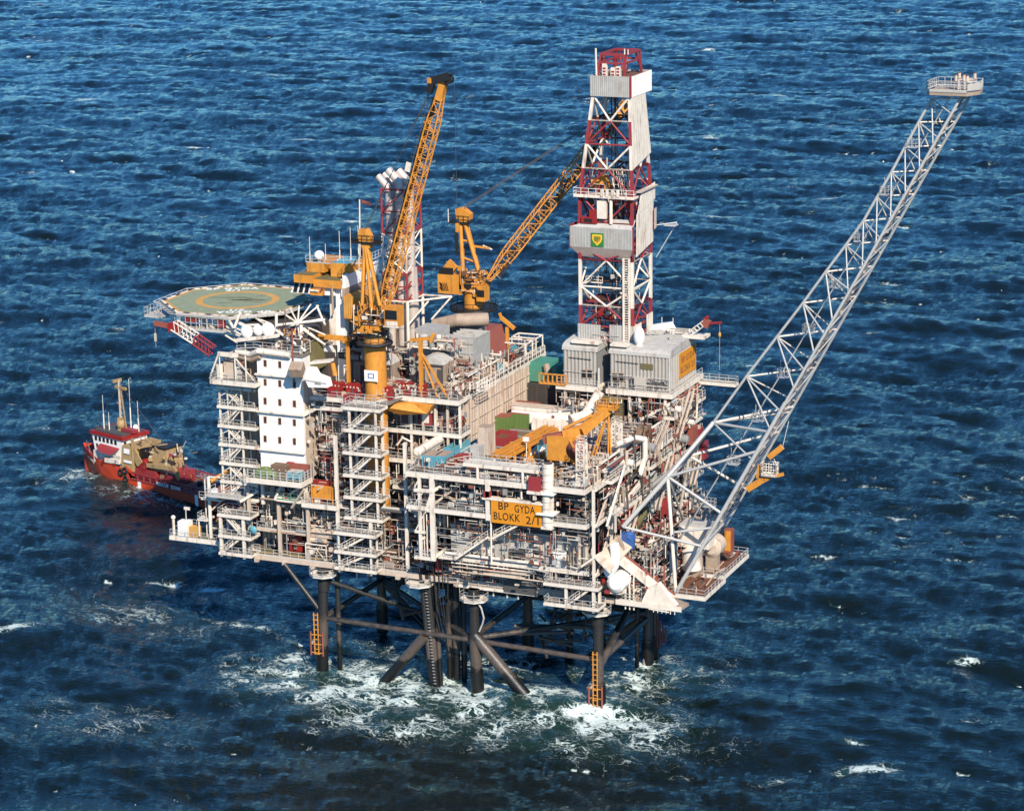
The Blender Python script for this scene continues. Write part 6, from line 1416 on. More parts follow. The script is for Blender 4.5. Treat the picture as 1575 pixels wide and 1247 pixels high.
# ---------------------------------------------------------------- drilling building on its substructure
YD, ZD, ZT = 32., 44.1, 50.7
db = thing('drilling_building', 'pair of grey ribbed sheds with curved roof edges under the derrick', 'building', (-9, YD, ZD))
xa0, xa1 = at(867, 560, Y=YD).x, at(918, 560, Y=YD).x; xb0, xb1 = at(939, 560, Y=YD).x, at(1029, 570, Y=YD).x
def shed(x0, x1, y1):
    b = MB(); b.box(x0, x1, YD, y1, ZD, ZT-.6, 'grey'); cladding(b, (x0, YD-.02), (x1, YD-.02), ZD+.05, ZT-.7, (0, -1), 'grey', 'fence_grey', .62, .13); b.build('wall', db)
    b = MB(); prof = [V((x0-.2, YD-.25, ZT-.75)), V((x0-.2, YD-.2, ZT-.2)), V((x0-.2, YD+.5, ZT+.25)), V((x0-.2, YD+1.6, ZT+.5)), V((x0-.2, y1+.2, ZT+.9)), V((x0-.2, y1+.2, ZT-.6))]
    b.ext(prof, (x1-x0+.4, 0, 0), 'pale_grey')
    n = max(2, int((y1-YD)/1.2))
    for i in range(n): b.box(x0, x1, YD+2.2+i*1.2, YD+2.28+i*1.2, ZT+.45+.032*i*1.2, ZT+.62+.034*i*1.2, 'galv')
    b.build('roof', db)
shed(xa0, xa1, 40); shed(xb0, xb1, 45.4)
# right hand gable wall with its orange board
b = MB(); cladding(b, (xb1+.02, YD), (xb1+.02, 45.4), ZD+.05, ZT-.2, (1, 0), 'pale_grey', 'fence_grey', .8, .08); b.tube((xb1+.05, YD, ZD), (xb1+.05, YD, ZT-.2), .22, 'pale_grey', 8); b.build('gable_wall', db)
for px in (898, 907): e = at(px, 575, Y=YD-.2); b = MB(); b.box(e.x-.52, e.x+.52, YD-.22, YD-.15, e.z-.75, e.z+.75, 'tan'); o = b.build('window', db); MB().box(e.x-.4, e.x+.4, YD-.25, YD-.22, e.z-.6, e.z+.6, 'glass').build('pane', o)
for px in (946, 955): e = at(px, 580, Y=YD-.2); b = MB(); b.box(e.x-.52, e.x+.52, YD-.22, YD-.15, e.z-.75, e.z+.75, 'tan'); o = b.build('window', db); MB().box(e.x-.4, e.x+.4, YD-.25, YD-.22, e.z-.6, e.z+.6, 'glass').build('pane', o)
b = MB(); e = at(986, 590, Y=YD-.3); b.box(e.x-1, e.x+1, YD-.9, YD-.15, ZD+.1, e.z+1.1, 'fence_grey'); b.build('porch', db)
b = MB()
for x0, x1 in ((xa0, xa1), (xb0, xb1)): b.tube((x0, YD-.22, ZD+2.2), (x1, YD-.22, ZD+2.2), .08, 'pale_grey', 5); b.tube((x0+1, YD-.22, ZD+4.6), (x0+5, YD-.22, ZD+4.5), .08, 'dark_grey', 5)
b.box(xb0+5.4, xb0+7.6, YD-.2, YD-.14, ZD+3.6, ZD+4.6, 'olive'); b.build('cable_tray', db)
b = MB(); b.box(xa0+1.5, xa1+.4, YD-.2, YD+1.4, ZT+.5, ZT+1.0, 'white'); b.box(xb0, xb0+3, YD-.2, YD+1.4, ZT+.5, ZT+.9, 'white'); b.build('roof_curb', db)
bs = thing('name_sign', 'orange name board on the right gable of the grey ribbed shed below the derrick', 'sign', (xb1+.2, 40, 47))
ya, yb2 = 36.4, 44.6; MB().box(xb1+.16, xb1+.28, ya, yb2, 45.4, 49.6, 'sign_orange').build('board', bs)
for t_, z in (('BP GYDA', 48.3), ('BLOKK 2/1', 46.6)): text_mesh(t_, 1.5, 'rust', Mframe((xb1+.28, (ya+yb2)/2, z), (0, 1, 0), (0, 0, 1)), 'lettering', bs, .02, 1.05)
# substructure
ss = thing('drill_substructure', 'dark steel substructure with white front beams carrying the grey ribbed sheds', 'support frame', (-9, YD, Z3))
b = MB(); b.box(xa0-1, xa1+.6, YD-1.2, 46.5, ZD-.8, ZD-.02, 'white'); b.box(xa1+.6, xb0-.4, YD+1, 46, ZD-.9, ZD-.3, 'shadow_steel'); b.box(xb0-.4, xb1+1, YD-1.2, 46.5, ZD-.8, ZD-.02, 'white'); b.box(xa0, xb1+.4, YD+.6, 46, Z3-1, ZD-.9, 'shadow_steel'); b.build('base_beam', ss)
MB().rail([(xa0-1, YD-1.1, ZD), (xa1+.5, YD-1.1, ZD)], 'pale_grey').rail([(xb0, YD-1.1, ZD), (xb1+.9, YD-1.1, ZD), (xb1+.9, 46, ZD)], 'pale_grey').build('railing', ss)
b = MB()
for i, x in enumerate((xa0+.5, xa1, xb0+.4, xb0+1.8, xb0+3.6, xb0+5.4, xb1-.4)): b.box(x-.22, x+.22, YD-.8, YD-.3, Z3, ZD-.8, 'white' if i > 2 else 'cream')
b.bar((xb0+5.4, YD-.9, Z3+2.4), (xb1+.6, YD-.9, ZD-1.6), .35, .5, 'white'); b.build('column', ss)
b = MB(); wx0, wx1 = at(788, 615, Y=YD-3).x, at(888, 625, Y=YD-3).x; b.box(wx0, wx1, YD-3.4, YD-1, Z3+.2, Z3+3.6, 'white_clean'); b.box(wx0, wx1, YD-3.45, YD-3.4, Z3+2.9, Z3+3.4, 'white'); b.box(wx0-.2, wx1+.3, YD-3.5, YD-1.2, Z3+3.6, Z3+3.75, 'cream'); b.box(wx0+4.4, wx1+2, YD-5.2, YD-3.5, Z3+.2, Z3+2.1, 'white'); b.build('white_tank', ss)
b = MB(); b.bar(at(758, 628, Z=Z3+2.6), at(789, 611, Z=Z3+3.4), 1., 1.1, 'white_clean'); b.build('white_chute', ss)
b = MB(); e = at(913, 618, Y=YD-3); b.path([(xa1+1.2, YD-1.8, ZD-.4), (e.x, YD-2.6, e.z), (e.x-1.2, YD-4, e.z-2.2), (e.x-3, YD-6, e.z-2.6)], .85, 'white', 14); b.build('white_duct', ss)
b = MB(); b.box(xa1+.7, xa1+.9, YD-1.2, YD-1, ZD, ZD+3.4, 'white'); b.build('post', ss)
b = MB(); e = at(852, 592, Y=YD-1); b.box(e.x-2.6, e.x+2.2, YD-1.4, YD+.5, ZD-.1, ZD+.15, 'orange')
for k in range(7): b.box(e.x-2.6+k*.8, e.x-2.4+k*.8, YD-1.4, YD-1.2, ZD+.1, ZD+1.7, 'orange')
b.box(e.x-2.6, e.x+2.3, YD-1.4, YD-1.2, ZD+1.6, ZD+1.8, 'orange'); b.build('orange_gate', ss)
plant(ss, xa0+1, xb0+2, YD-4, YD-1.5, Z3+3.7, 2, 4, 1, 14, 95, ('white', 'cream', 'pale_grey'))
MB().box(xb0-2.5, xb0+2.6, YD-1.6, YD-.9, Z3+.6, ZD-1.2, 'olive').build('tarp_screen', ss)
gsk = thing('mud_skid', 'sea green painted skid with a slanting chute left of the grey ribbed sheds', 'skid', (-24, 42, 44)); e = at(838, 566, Y=42); b = MB(); b.box(e.x-4.2, e.x+3, 40, 46, e.z-2, e.z+.9, 'sea_green'); b.box(e.x-3.6, e.x+1.8, 40.4, 45, e.z+.9, e.z+1.3, 'sea_green'); b.build('body', gsk)
MB().bar((e.x+1.2, 39.6, e.z+1.4), (e.x+2.4, 39.0, e.z-2.6), .9, .5, 'tan').build('chute', gsk); MB().box(e.x-6, e.x+9, 39, 47, e.z-8, e.z-2.2, 'shadow_steel').build('base', gsk)
tk = thing('round_tank', 'white upright egg shaped tank on the roof at the right foot of the derrick', 'tank', (-4, 34, 51)); e = at(983, 517, Y=34); MB().ball((e.x, 34, e.z), 1.1, 'white_clean', 14, 8, (.85, .85, 1.5)).build('vessel', tk); MB().tube((e.x, 34, ZT), (e.x, 34, e.z-1), .6, 'white', 10).build('foot', tk)
rf_ = thing('roof_winch', 'white covered winch with small aerials on the far edge of the shed roof', 'winch', (-6, 45, 51)); e = at(1018, 500, Y=45); b = MB(); b.ext([(e.x-2.6, 44.4, ZT+.8), (e.x+2.4, 44.4, ZT+.8), (e.x+1.6, 44.4, e.z+.6), (e.x-.4, 44.4, e.z+.2), (e.x-2, 44.4, e.z-.2)], (0, 1.4, 0), 'white_clean'); b.build('cover', rf_)
b = MB()
for k in range(3): b.tube((e.x-2+k*2, 45, ZT+1), (e.x-2+k*2, 45, e.z+1.4), .06, 'white', 4)
b.build('aerial', rf_)
rj = thing('red_jib_crane', 'small red jib crane on a white lattice arm beside the ribbed shed roof', 'crane', (2, 42, 51)); a_, c_ = at(1064, 511, Y=42), at(1083, 497, Y=42); b = MB()
for s in (-.5, .5):
    for z in (-.5, .5): b.tube(a_+V((0, s, z)), c_+V((0, s, z)), .1, 'white', 5)
for i in range(4): b.tube(a_.lerp(c_, i/4)+V((0, -.5, .5)), a_.lerp(c_, (i+1)/4)+V((0, -.5, -.5)), .08, 'white', 4)
b.build('lattice_arm', rj); b = MB(); b.obox(c_+V((.4, 0, 0)), (1.2, 1.0, 1.3), 0, 'rustred', ('Y', .4)); b.bar(c_+V((.6, 0, 0)), at(1110, 496, Y=42), .32, .32, 'red'); b.bar(c_+V((-.2, 0, .3)), c_+V((.7, 0, 1.2)), .4, .5, 'red'); b.build('head', rj)
b = MB(); e = at(1107, 497, Y=42); b.tube(e, e-V((0, 0, 8)), .03, 'pale_grey', 4); b.ball(e-V((0, 0, 2)), .25, 'pad_yellow', 8, 5, (1, 1, 2)); b.build('hook_line', rj)
MB().box(a_.x-1.4, a_.x+2.6, 41, 44, ZT+.6, ZT+1.1, 'white').build('foot', rj)
gwp = thing('side_gangway', 'narrow railed white gangway sticking out to the right below the grey ribbed sheds', 'platform', (3, 46, 43)); e = at(1095, 588, Y=45); x1 = at(1133, 588, Y=45).x
deck(gwp, e.x-2.6, x1, 44.4, 46.2, e.z, 'deck_grey', 'white', .35, 'FBR')

# ---------------------------------------------------------------- derrick
dk = thing('derrick', 'tall red and white drilling derrick with cream wind walls and a square emblem', 'derrick', (-12.5, 40, 51))
DX0, DX1, DY0, DY1 = -17.15, -7.85, 36., 44.7
cxd, cyd = (DX0+DX1)/2, (DY0+DY1)/2


def dc(z):
    """derrick corner positions at a height"""
    k = 1. if z < 75.6 else 1-(z-75.6)/(92-75.6)*.31
    hx, hy = (DX1-DX0)/2*k, (DY1-DY0)/2*k
    ox = cxd+ (0 if z < 75.6 else (z-75.6)/16.4*.55)
    return [V((ox-hx, cyd-hy, z)), V((ox+hx, cyd-hy, z)), V((ox+hx, cyd+hy, z)), V((ox-hx, cyd+hy, z))]


def dsec(za, zb, m, kind, rl=.24, rb=.17):
    b = MB(); A_, B_ = dc(za), dc(zb)
    for i in range(4):
        j = (i+1) % 4; b.bar(A_[i], B_[i], rl*2, rl*2, m); b.tube(B_[i], B_[j], rb, m, 6) if kind != 'V' else None; b.tube(A_[i], A_[j], rb, m, 6)
        ma, mb_ = (A_[i]+A_[j])/2, (B_[i]+B_[j])/2
        if kind == 'V': b.tube(B_[i], ma, rb*1.15, m, 6); b.tube(B_[j], ma, rb*1.15, m, 6)
        else: b.tube(A_[i], mb_, rb, m, 6); b.tube(A_[j], mb_, rb, m, 6)
    return b.build('red_section' if m == 'maroon' else 'white_section', dk)


for q in ((51, 53.4, 'maroon', 'V'), (53.4, 56.9, 'maroon', 'L'), (56.9, 60.1, 'white', 'V'), (60.1, 64.7, 'white', 'L'), (64.7, 66.8, 'maroon', 'V'), (66.8, 71, 'maroon', 'L'), (71, 75.6, 'maroon', 'V'), (75.6, 80.0, 'maroon', 'L'), (80.0, 84.0, 'white', 'V'), (84.0, 87.9, 'maroon', 'L'), (87.9, 92, 'white', 'V')): dsec(*q)
# ribbed panels at the foot
def ribbed(b, x0, x1, y, z0, z1, m, rib, step=.42, d=.07):
    cladding(b, (x0, y), (x1, y), z0, z1, (0, -1), m, rib, step, d)
b = MB(); ribbed(b, DX0-.4, DX0+3.7, DY0-.4, 50.9, 53.7, 'alu', 'pale_grey'); ribbed(b, DX0+5.3, DX1+.2, DY0-.4, 50.9, 53.9, 'alu', 'pale_grey'); cladding(b, (DX1+.4, DY0-.4), (DX1+.4, DY0+3.2), 50.9, 53.9, (1, 0), 'cream', 'white', .5, .05); cladding(b, (DX1+.4, DY1-2.8), (DX1+.4, DY1), 50.9, 54.6, (1, 0), 'pale_grey', 'white', .5, .05); b.build('foot_panel', dk)
# lower box with the emblem
bx0, bx1, by = DX0-1.45, DX1+.35, DY0-.9
b = MB(); b.ext([(bx0, by, 66.9), (bx1, by, 66.9), (bx1, by, 70.3), (bx0, by, 70.3)][::-1], (0, .12, 0), 'alu')
b.ext([(bx0, by, 66.9), (bx0+1.4, DY0+.2, 65.1), (bx1, DY0+.2, 65.1), (bx1, by, 66.9)], (0, .12, .02), 'pipe_buff')
b.ext([(bx0, by, 70.3), (bx1, by, 70.3), (bx1, DY0+.6, 71.6), (bx0+3.2, DY0+.6, 71.6), (bx0+2.2, DY0-.1, 70.9)], (0, .1, .02), 'pale_grey')
n = 22
for i in range(n): x = bx0+.2+(bx1-bx0-.4)*i/(n-1); b.box(x-.05, x+.05, by-.05, by, 66.95, 70.25, 'pale_grey')
b.box(bx0-.12, bx0, by, by+4, 66.6, 70.6, 'maroon'); b.box(bx1, bx1+.14, by, by+.5, 65.4, 70.8, 'maroon'); b.build('front_panel', dk)
em = thing('emblem_sign', 'square green emblem board with a yellow shield on the lower derrick panel', 'sign', (-14, by, 68.6))
ecx = at(919, 369, Y=by).x; ez = at(919, 369, Y=by).z
MB().box(ecx-1.12, ecx+1.12, by-.14, by-.06, ez-1.15, ez+1.15, 'logo_green').build('board', em)
sh_ = [(-.86, .9), (.86, .9), (.9, .2), (.7, -.3), (0, -.95), (-.7, -.3), (-.9, .2)]
MB().ext([(ecx+x, by-.18, ez+z) for x, z in sh_][::-1], (0, .04, 0), 'logo_yellow').build('shield', em)
MB().ext([(ecx+x*.74, by-.2, ez+.05+z*.72) for x, z in sh_][::-1], (0, .03, 0), 'orange').build('shield', em)
text_mesh('BP', 1.0, 'logo_green', Mframe((ecx, by-.2, ez+.15), (1, 0, 0), (0, 0, 1)), 'lettering', em, .02, .95, bold=.02)
# side wind walls
def quadwall(pts, m, name, th=.12):
    b = MB(); b.ext(pts, (-th, 0, 0), m)
    for i in range(7):
        f = (i+.5)/7; b.bar(V(pts[0]).lerp(V(pts[1]), f)+V((.03, 0, 0)), V(pts[3]).lerp(V(pts[2]), f)+V((.03, 0, 0)), .06, .06, 'pale_grey')
    return b.build(name, dk)
a_, c_ = dc(80.2), dc(92)
quadwall([a_[1]+V((.4, -.2, 0)), a_[2]+V((.4, .3, 1.6)), c_[2]+V((.4, .3, 0)), c_[1]+V((.4, -.2, 0))], 'white', 'wind_wall')
quadwall([(DX1+.7, DY0+.2, 65.6), (DX1+.7, DY1-.6, 66.9), (DX1+.7, DY1-.4, 74.6), (DX1+.7, DY0+.4, 72.6)], 'white', 'wind_wall')
quadwall([(DX1+.75, DY0+.6, 72.6), (DX1+.75, DY1+.2, 74.0), (DX1+.75, DY1+.2, 76.8), (DX1+.75, DY0+2.6, 76.2)], 'white', 'wind_wall')
quadwall([(DX1+1.1, DY1-1.2, 69), (DX1+1.1, DY1-.2, 69.2), (DX1+1.1, DY1-.2, 72.6), (DX1+1.1, DY1-1.2, 72.4)], 'maroon', 'wind_wall')
# racking platform and gear
b = MB(); b.box(DX0-.8, DX1+.6, DY0-.9, DY0+1.6, 75.3, 75.6, 'white'); b.box(DX1+.2, DX1+1.2, DY0+1, DY1+.4, 76.2, 76.4, 'cream'); o = b.build('racking_platform', dk)
MB().rail([(DX0-.8, DY0+1, 75.6), (DX0-.8, DY0-.85, 75.6), (DX1+.6, DY0-.85, 75.6)], 'white', 1.2, 1.4, False, .06).build('railing', o)
b = MB()
for i in range(4): b.box(cxd-.6+i*.95, cxd-.1+i*.95, DY0-1.0, DY0-.9, 75.6, 76.9, 'white')
b.build('panel', dk)
b = MB(); b.obox((cxd-2.2, DY0+3, 77.6), (2.6, 1.4, 1.3), 0, 'orange', ('Y', -.3)); b.box(cxd-1.2, cxd-.4, DY0+2.4, DY0+4, 76, 77.2, 'orange'); b.obox((cxd-3, DY0+2.6, 76.6), (.9, .8, .9), 0, 'rust'); b.build('travelling_block', dk)
b = MB()
for x, y in ((cxd-.6, cyd), (cxd+.4, cyd), (cxd-.1, cyd+.6), (cxd+.2, cyd-.6)): b.tube((x, y, 54), (x, y, 96), .09, 'black', 5)
b.tube((cxd+1.4, cyd, 57), (cxd+1.4, cyd, 80), .22, 'dark_grey', 6); b.build('drilling_line', dk)
b = MB(); rg = random.Random(5)
for i in range(26):
    x, y, z = rg.uniform(DX0+.5, DX1-.5), rg.uniform(DY0+.5, DY1-.5), rg.choice((rg.uniform(53.6, 56.5), rg.uniform(70.5, 75), rg.uniform(76, 80)))
    b.box(x-.5, x+.5, y-.5, y+.5, z, z+rg.uniform(.4, 1.6), rg.choice(('maroon', 'red', 'white', 'black', 'rustred', 'dark_grey')))
for i in range(30):
    x, y, z = rg.uniform(DX0+.5, DX1-.5), rg.uniform(DY0+.5, DY1-.5), rg.uniform(52, 82); b.tube((x, y, z), (x+rg.uniform(-1, 1), y, z+rg.uniform(1, 5)), rg.uniform(.06, .16), rg.choice(('maroon', 'white', 'black', 'pale_grey')), 5)
b.build('drilling_gear', dk)
for z, m in ((56.9, 'maroon'), (70.9, 'rustred'), (60.2, 'white')):
    b = MB(); A_ = dc(z); b.box(A_[0].x, A_[0].x+(2.4 if z > 80 else 5), A_[0].y+4.5, A_[3].y-.2, z-.2, z, m if z > 80 else 'rust'); o = b.build('inner_platform', dk); MB().rail([(A_[0].x, A_[0].y+2.5, z), (A_[0].x+3, A_[0].y+2.5, z)], m, 1.1, 1).build('railing', o)
b = MB(); b.box(DX1-1.5, DX1-1.2, DY0-.7, DY0-.4, 51, 65.4, 'white'); b.box(DX1-.5, DX1-.2, DY0-.7, DY0-.4, 51, 65.4, 'white')
for k in range(34): b.box(DX1-1.2, DX1-.5, DY0-.62, DY0-.5, 51.4+k*.42, 51.5+k*.42, 'white')
b.build('ladder', dk)
b = MB(); b.path([(cxd+1, DY0-.3, 71), (cxd+1, DY0-.3, 75)], .3, 'white', 8); b.box(cxd-1.4, cxd+.2, DY0-.5, DY0+.5, 71.8, 74.8, 'white'); b.box(cxd-2.8, cxd-1.6, DY0-.5, DY0+.5, 71.6, 73.2, 'red'); b.build('driller_cabin', dk)
b = MB(); b.box(DX0+.4, DX0+3.2, DY0-.6, DY0+1, 70.9, 71.9, 'red'); b.box(DX0+1, DX0+2.4, DY0-.65, DY0-.6, 71.1, 71.7, 'black'); b.build('red_locker', dk)
b = MB()
for i in range(7): b.tube((DX1-2.6+.28*i, DY0+1+.2*i, 76), (DX1-3.4+.3*i, DY0+1.6+.2*i, 79.6), .07, 'cream', 5)
b.build('drill_pipe', dk)
# top box and crown
T = dc(92); tx0, tx1, ty0, ty1 = T[0].x-.35, T[1].x+.45, T[0].y-.5, T[2].y+3.2
b = MB(); zt0, zt1 = 91.9, 95.3; ribbed(b, tx0, tx1, ty0, zt0, zt1, 'alu', 'pale_grey', .36, .05); cladding(b, (tx1, ty0), (tx1, ty1), zt0, zt1, (1, 0), 'white', 'white_clean', .5, .05); b.box(tx0, tx0+.1, ty0+.1, ty1, zt0, zt1, 'alu'); b.box(tx0, tx1-.2, ty1-.1, ty1, zt0, zt1, 'alu'); b.box(tx1-.22, tx1+.1, ty0-.14, ty0-.02, zt0, zt1, 'maroon'); b.box(tx0+.1, tx1-.2, ty0+.1, ty1-.1, zt1-.5, zt1-.35, 'rust'); b.build('crown_panel', dk)
b = MB(); cr_ = [V((tx0+1.0, ty0+.8, zt1-.3)), V((tx1-1.4, ty0+.8, zt1-.3)), V((tx1-1.4, ty1-1.2, zt1-.3)), V((tx0+1.0, ty1-1.2, zt1-.3))]; ct_ = [V((c.x+(.5 if i in (0, 3) else -.2), c.y+(.3 if i < 2 else -.3), 98.7)) for i, c in enumerate(cr_)]
for i in range(4):
    j = (i+1) % 4; b.bar(cr_[i], ct_[i], .34, .34, 'maroon'); b.bar(ct_[i], ct_[j], .34, .4, 'maroon'); b.bar(cr_[i].lerp(ct_[i], .62), cr_[j].lerp(ct_[j], .62), .25, .3, 'maroon')
    b.tube(cr_[i], ct_[i].lerp(ct_[j], .2), .14, 'maroon', 5); b.tube(cr_[j], ct_[j].lerp(ct_[i], .2), .14, 'maroon', 5)
b.build('crown_frame', dk)
b = MB()
for k, h in ((0, 1.9), (1.5, 1.3), (2.4, 1.5)):
    x = tx0+1.9+k; b.box(x, x+.75, ty0+.6, ty0+1.3, zt1-.3, zt1+h, 'white')
    for i in range(int(h/.5)): b.box(x+.12, x+.63, ty0+.57, ty0+.6, zt1+i*.5, zt1+.3+i*.5, 'maroon')
b.build('crown_cabinet', dk)
b = MB(); b.tube((tx0+.9, ty0+.6, zt1-.2), (tx0+.8, ty0+.6, zt1+4.4), .17, 'white', 6); b.tube((tx1-1.5, ty0+1, 98.8), (tx1-1.5, ty0+1, 99.7), .12, 'white', 5); b.tube((tx1-.9, ty0+1, 98.8), (tx1-.9, ty0+1, 99.6), .1, 'white', 5); b.build('aerial', dk)
b = MB(); b.tube((DX1+1, DY1, 69.5), (DX1+4, DY1+2, 69.8), .1, 'galv', 5); b.tube((DX1+4, DY1+2, 69.8), (DX1+1, DY1, 64), .08, 'galv', 5); b.box(DX1+2.2, DX1+4.2, DY1+.6, DY1+2.2, 69.3, 69.5, 'galv'); b.build('stabbing_platform', dk)

dress(dk, DX0+.3, DX1-.3, DY0+.4, DY1-.4, 51, 57, 110, 241, ('maroon', 'white', 'rust', 'dark_grey', 'red', 'cream')); dress(dk, DX0+.3, DX1-.3, DY0+.2, DY1-.4, 70.5, 80, 110, 242, ('maroon', 'white', 'rust', 'dark_grey', 'red', 'cream', 'white')); dress(dk, DX0+1.5, DX1-1.5, DY0+2, DY1-1, 57, 66, 60, 243, ('white', 'cream', 'dark_grey', 'pale_grey'))
dress(ss, xa0-1, xb1, YD-4, YD-.6, Z3+.3, ZD-.9, 170, 244); dress(db, xb0, xb1, YD-.5, YD-.2, ZD+.2, ZD+2, 26, 245, ('tan', 'grey', 'cream', 'dark_grey')); dress(db, xa0, xb1, YD+2, 44, ZT+.8, ZT+1.5, 40, 246, ('grey', 'white', 'tan', 'pale_grey'))
# ---------------------------------------------------------------- right face of the platform
rf = thing('right_face_frame', 'white framed right hand face of the platform crowded with walkways and pipes', 'module', (0, 20, Z0))
b = MB(); b.box(-1.6, -1.4, 4, 46, Z0, Z3-.8, 'shadow_steel'); b.build('wall', rf)
for y in (-2.6, 5, 12.5, 20, 28, 36, 44.6):
    MB().box(.05, .45, y-.2, y+.2, Z0, Z3+.2 if y < 30 else ZD-.8, 'white' if y < 14 else 'cream').build('column', rf)
for z, y0, y1, w_ in ((23.2, 3, 45, 1.9), (27.4, 14, 45, 1.7), (31.4, 4, 45, 1.9), (34.6, 20, 45, 1.5), (Z3+.4, 2, 45, 1.6), (40.4, 30, 45.5, 1.8)):
    o = deck(rf, -.1, w_, y0, y1, z, 'deck_grey', 'white', .45, 'R', 'walkway')
    plant(rf, -1.2, w_-.4, y0+1, y1-1, z, 3, 12, 4, 40, int(z*13), ('white', 'cream', 'pale_grey', 'tan', 'rustred', 'grey', 'maroon'))
b = MB()
for (y0, z0), (y1, z1) in (((4, 23.4), (12, 31.2)), ((20, 27.4), (27, 34.4)), ((30, Z3), (37, 43)), ((34, 23), (41, 31)), ((18, Z3), (25, 41))):
    b.flight((2., y0, z0), (2., y1, z1), (1, 0, 0), .7, 'cream')
b.build('stair_flight', rf)
b = MB()
for (y0, z0), (y1, z1) in (((-2.6, 23), (5, 31)), ((5, 31.2), (12.5, 23.4)), ((12.5, 31), (20, 23.4)), ((28, 31.4), (20, Z3)), ((28, 23.4), (36, 31)), ((36, Z3), (28, 43)), ((44, 31), (36, Z3)), ((-2.6, 31), (5, Z3)), ((5, Z3), (12.5, 31.4))):
    b.bar((.7, y0, z0), (.7, y1, z1), .26, .3, 'cream')
for z in (23.1, 31.1, Z3+.2): b.bar((.6, -2.6, z), (.6, 44.6, z), .3, .5, 'white')
b.build('bracing', rf)
rg = random.Random(99); b = MB()
for i in range(150):
    y = rg.uniform(0, 44); z = rg.uniform(Z0, 43 if y > 30 else Z3+1.5); x = rg.uniform(-.9, 2.2); L = rg.uniform(1, 7); r = rg.uniform(.07, .3); m = rg.choice(('cream', 'white', 'pale_grey', 'tan', 'rustred', 'dark_grey', 'galv', 'cream', 'black'))
    k = rg.random()
    if k < .4: b.tube((x, y, z), (x, min(y+L, 45), z), r, m, 6)
    elif k < .75: b.tube((x, y, z), (x, y, min(z+L, 43 if y > 30 else Z3)), r, m, 6)
    else: b.path([(x-.5, y, z), (x+rg.uniform(.3, 1), y, z), (x+.6, y, z+L*.6)], r, m, 6)
b.build('pipework', rf)
b = MB(); b.path([(-.5, 9, 41), (.9, 13.5, 41.2), (2.1, 15.2, 40.6), (2.1, 15.2, 37.4), (2.0, 12.8, 35.2)], .45, 'white', 12); b.build('white_duct', rf)
b = MB(); b.bar((1.9, 2, 31.6), (1.9, 13, 33.6), .5, .7, 'white'); b.bar((2.2, -2, 31), (2.2, 6, Z3+2), .3, .35, 'white'); b.build('inclined_beam', rf)
for y, z, m in ((40, 33, 'maroon'), (42.5, 30, 'maroon'), (37, 34, 'rustred'), (24, 25, 'maroon')):
    MB().box(1.6, 2.6, y, y+2.2, z, z+3, m).build('panel', rf)
rl = thing('hose_reel', 'large dark brown hose reel standing on edge at the right side of the pipe deck', 'reel', (0, 14, 38)); e = at(990, 672, X=.6)
MB().lathe([(1.2, -.7), (2.1, -.7), (2.1, -.55), (1.3, -.5), (1.3, .5), (2.1, .55), (2.1, .7), (1.2, .7)], (e.x, e.y, e.z), 'deck_brown', 24, 'X').build('drum', rl)
b = MB()
for i in range(8): t = 2*PI*i/8; b.bar((e.x+.75, e.y, e.z), (e.x+.75, e.y+2*math.cos(t), e.z+2*math.sin(t)), .12, .12, 'rust')
b.build('spoke', rl); MB().box(e.x-.8, e.x+.8, e.y-1.8, e.y+1.8, e.z-2.6, e.z-2.2, 'tan').bar((e.x, e.y-1.4, e.z-2.3), (e.x, e.y, e.z), .3, .3, 'tan').bar((e.x, e.y+1.4, e.z-2.3), (e.x, e.y, e.z), .3, .3, 'tan').build('cradle', rl)
# lower right stair tower and landings
stair_tower('white stair tower at the lower right corner beside the round white tank', -4.2, .4, -3.2, -.6, [Z0-.5, 21.2], Z0-1.2, 3.6, .8, .2)
MB().box(-8, 1.2, -3.6, -3.4, Z0-1.1, Z0-.5, 'white') if False else None
t = thing('shelter_roof', 'small tan pitched shelter roof between the equipment house and the white curved chute', 'roof', (.5, -2, 24)); e = at(921, 862, Y=-2)
MB().ext([(e.x-2.6, -3, e.z-1.2), (e.x-.3, -3, e.z+.6), (e.x+2.2, -3, e.z-1.6), (e.x+2.2, -3, e.z-1.2), (e.x-.3, -3, e.z+1.0), (e.x-2.6, -3, e.z-.8)][::-1], (0, 2.4, 0), 'white').build('roof_edge', t); MB().ext([(e.x-.2, -2.8, e.z+.6), (e.x+2.2, -2.8, e.z-1.2), (e.x+3.6, 3, e.z+1), (e.x+1, 3, e.z+2.4)], (0, 0, .15), 'cream').build('roof_sheet', t)
ch = thing('escape_chute', 'large white curved duct hanging at the lower right corner of the platform', 'duct', (2.2, -1, 22)); p = [at(944, 836, Y=0), at(946, 846, Y=-.3), at(947, 857, Y=-.6), at(945, 868, Y=-.9), at(940, 877, Y=-1.1), at(932, 883, Y=-1.4)]
MB().path(p, .8, 'white_clean', 14).build('duct', ch)
b = MB(); b.ext([at(930, 842, Y=1.4), at(950, 824, Y=2.4), at(960, 846, Y=1.4), at(952, 862, Y=1.2), at(938, 858, Y=1.2)][::-1], (0, .8, 0), 'tan'); b.build('cover', ch)
st = thing('round_tank', 'round white tank end facing the viewer at the lower right corner of the platform', 'tank', (3, -.5, 20)); e = at(946, 897, Y=-1.2)
MB().drum((e.x+.1, -1.2, e.z), (e.x+.2, 1.6, e.z), 1.5, 'white_clean', 24).build('vessel', st); b = MB(); b.box(e.x-1, e.x+1, -.8, 1.2, e.z-1.9, e.z-1.1, 'white'); b.build('saddle', st); MB().obox((e.x-1.9, -1, e.z+.1), (.5, .8, .9), .2, 'red').obox((e.x-1.3, -1.3, e.z-1.5), (.8, .4, .5), 0, 'maroon').build('valve', st)

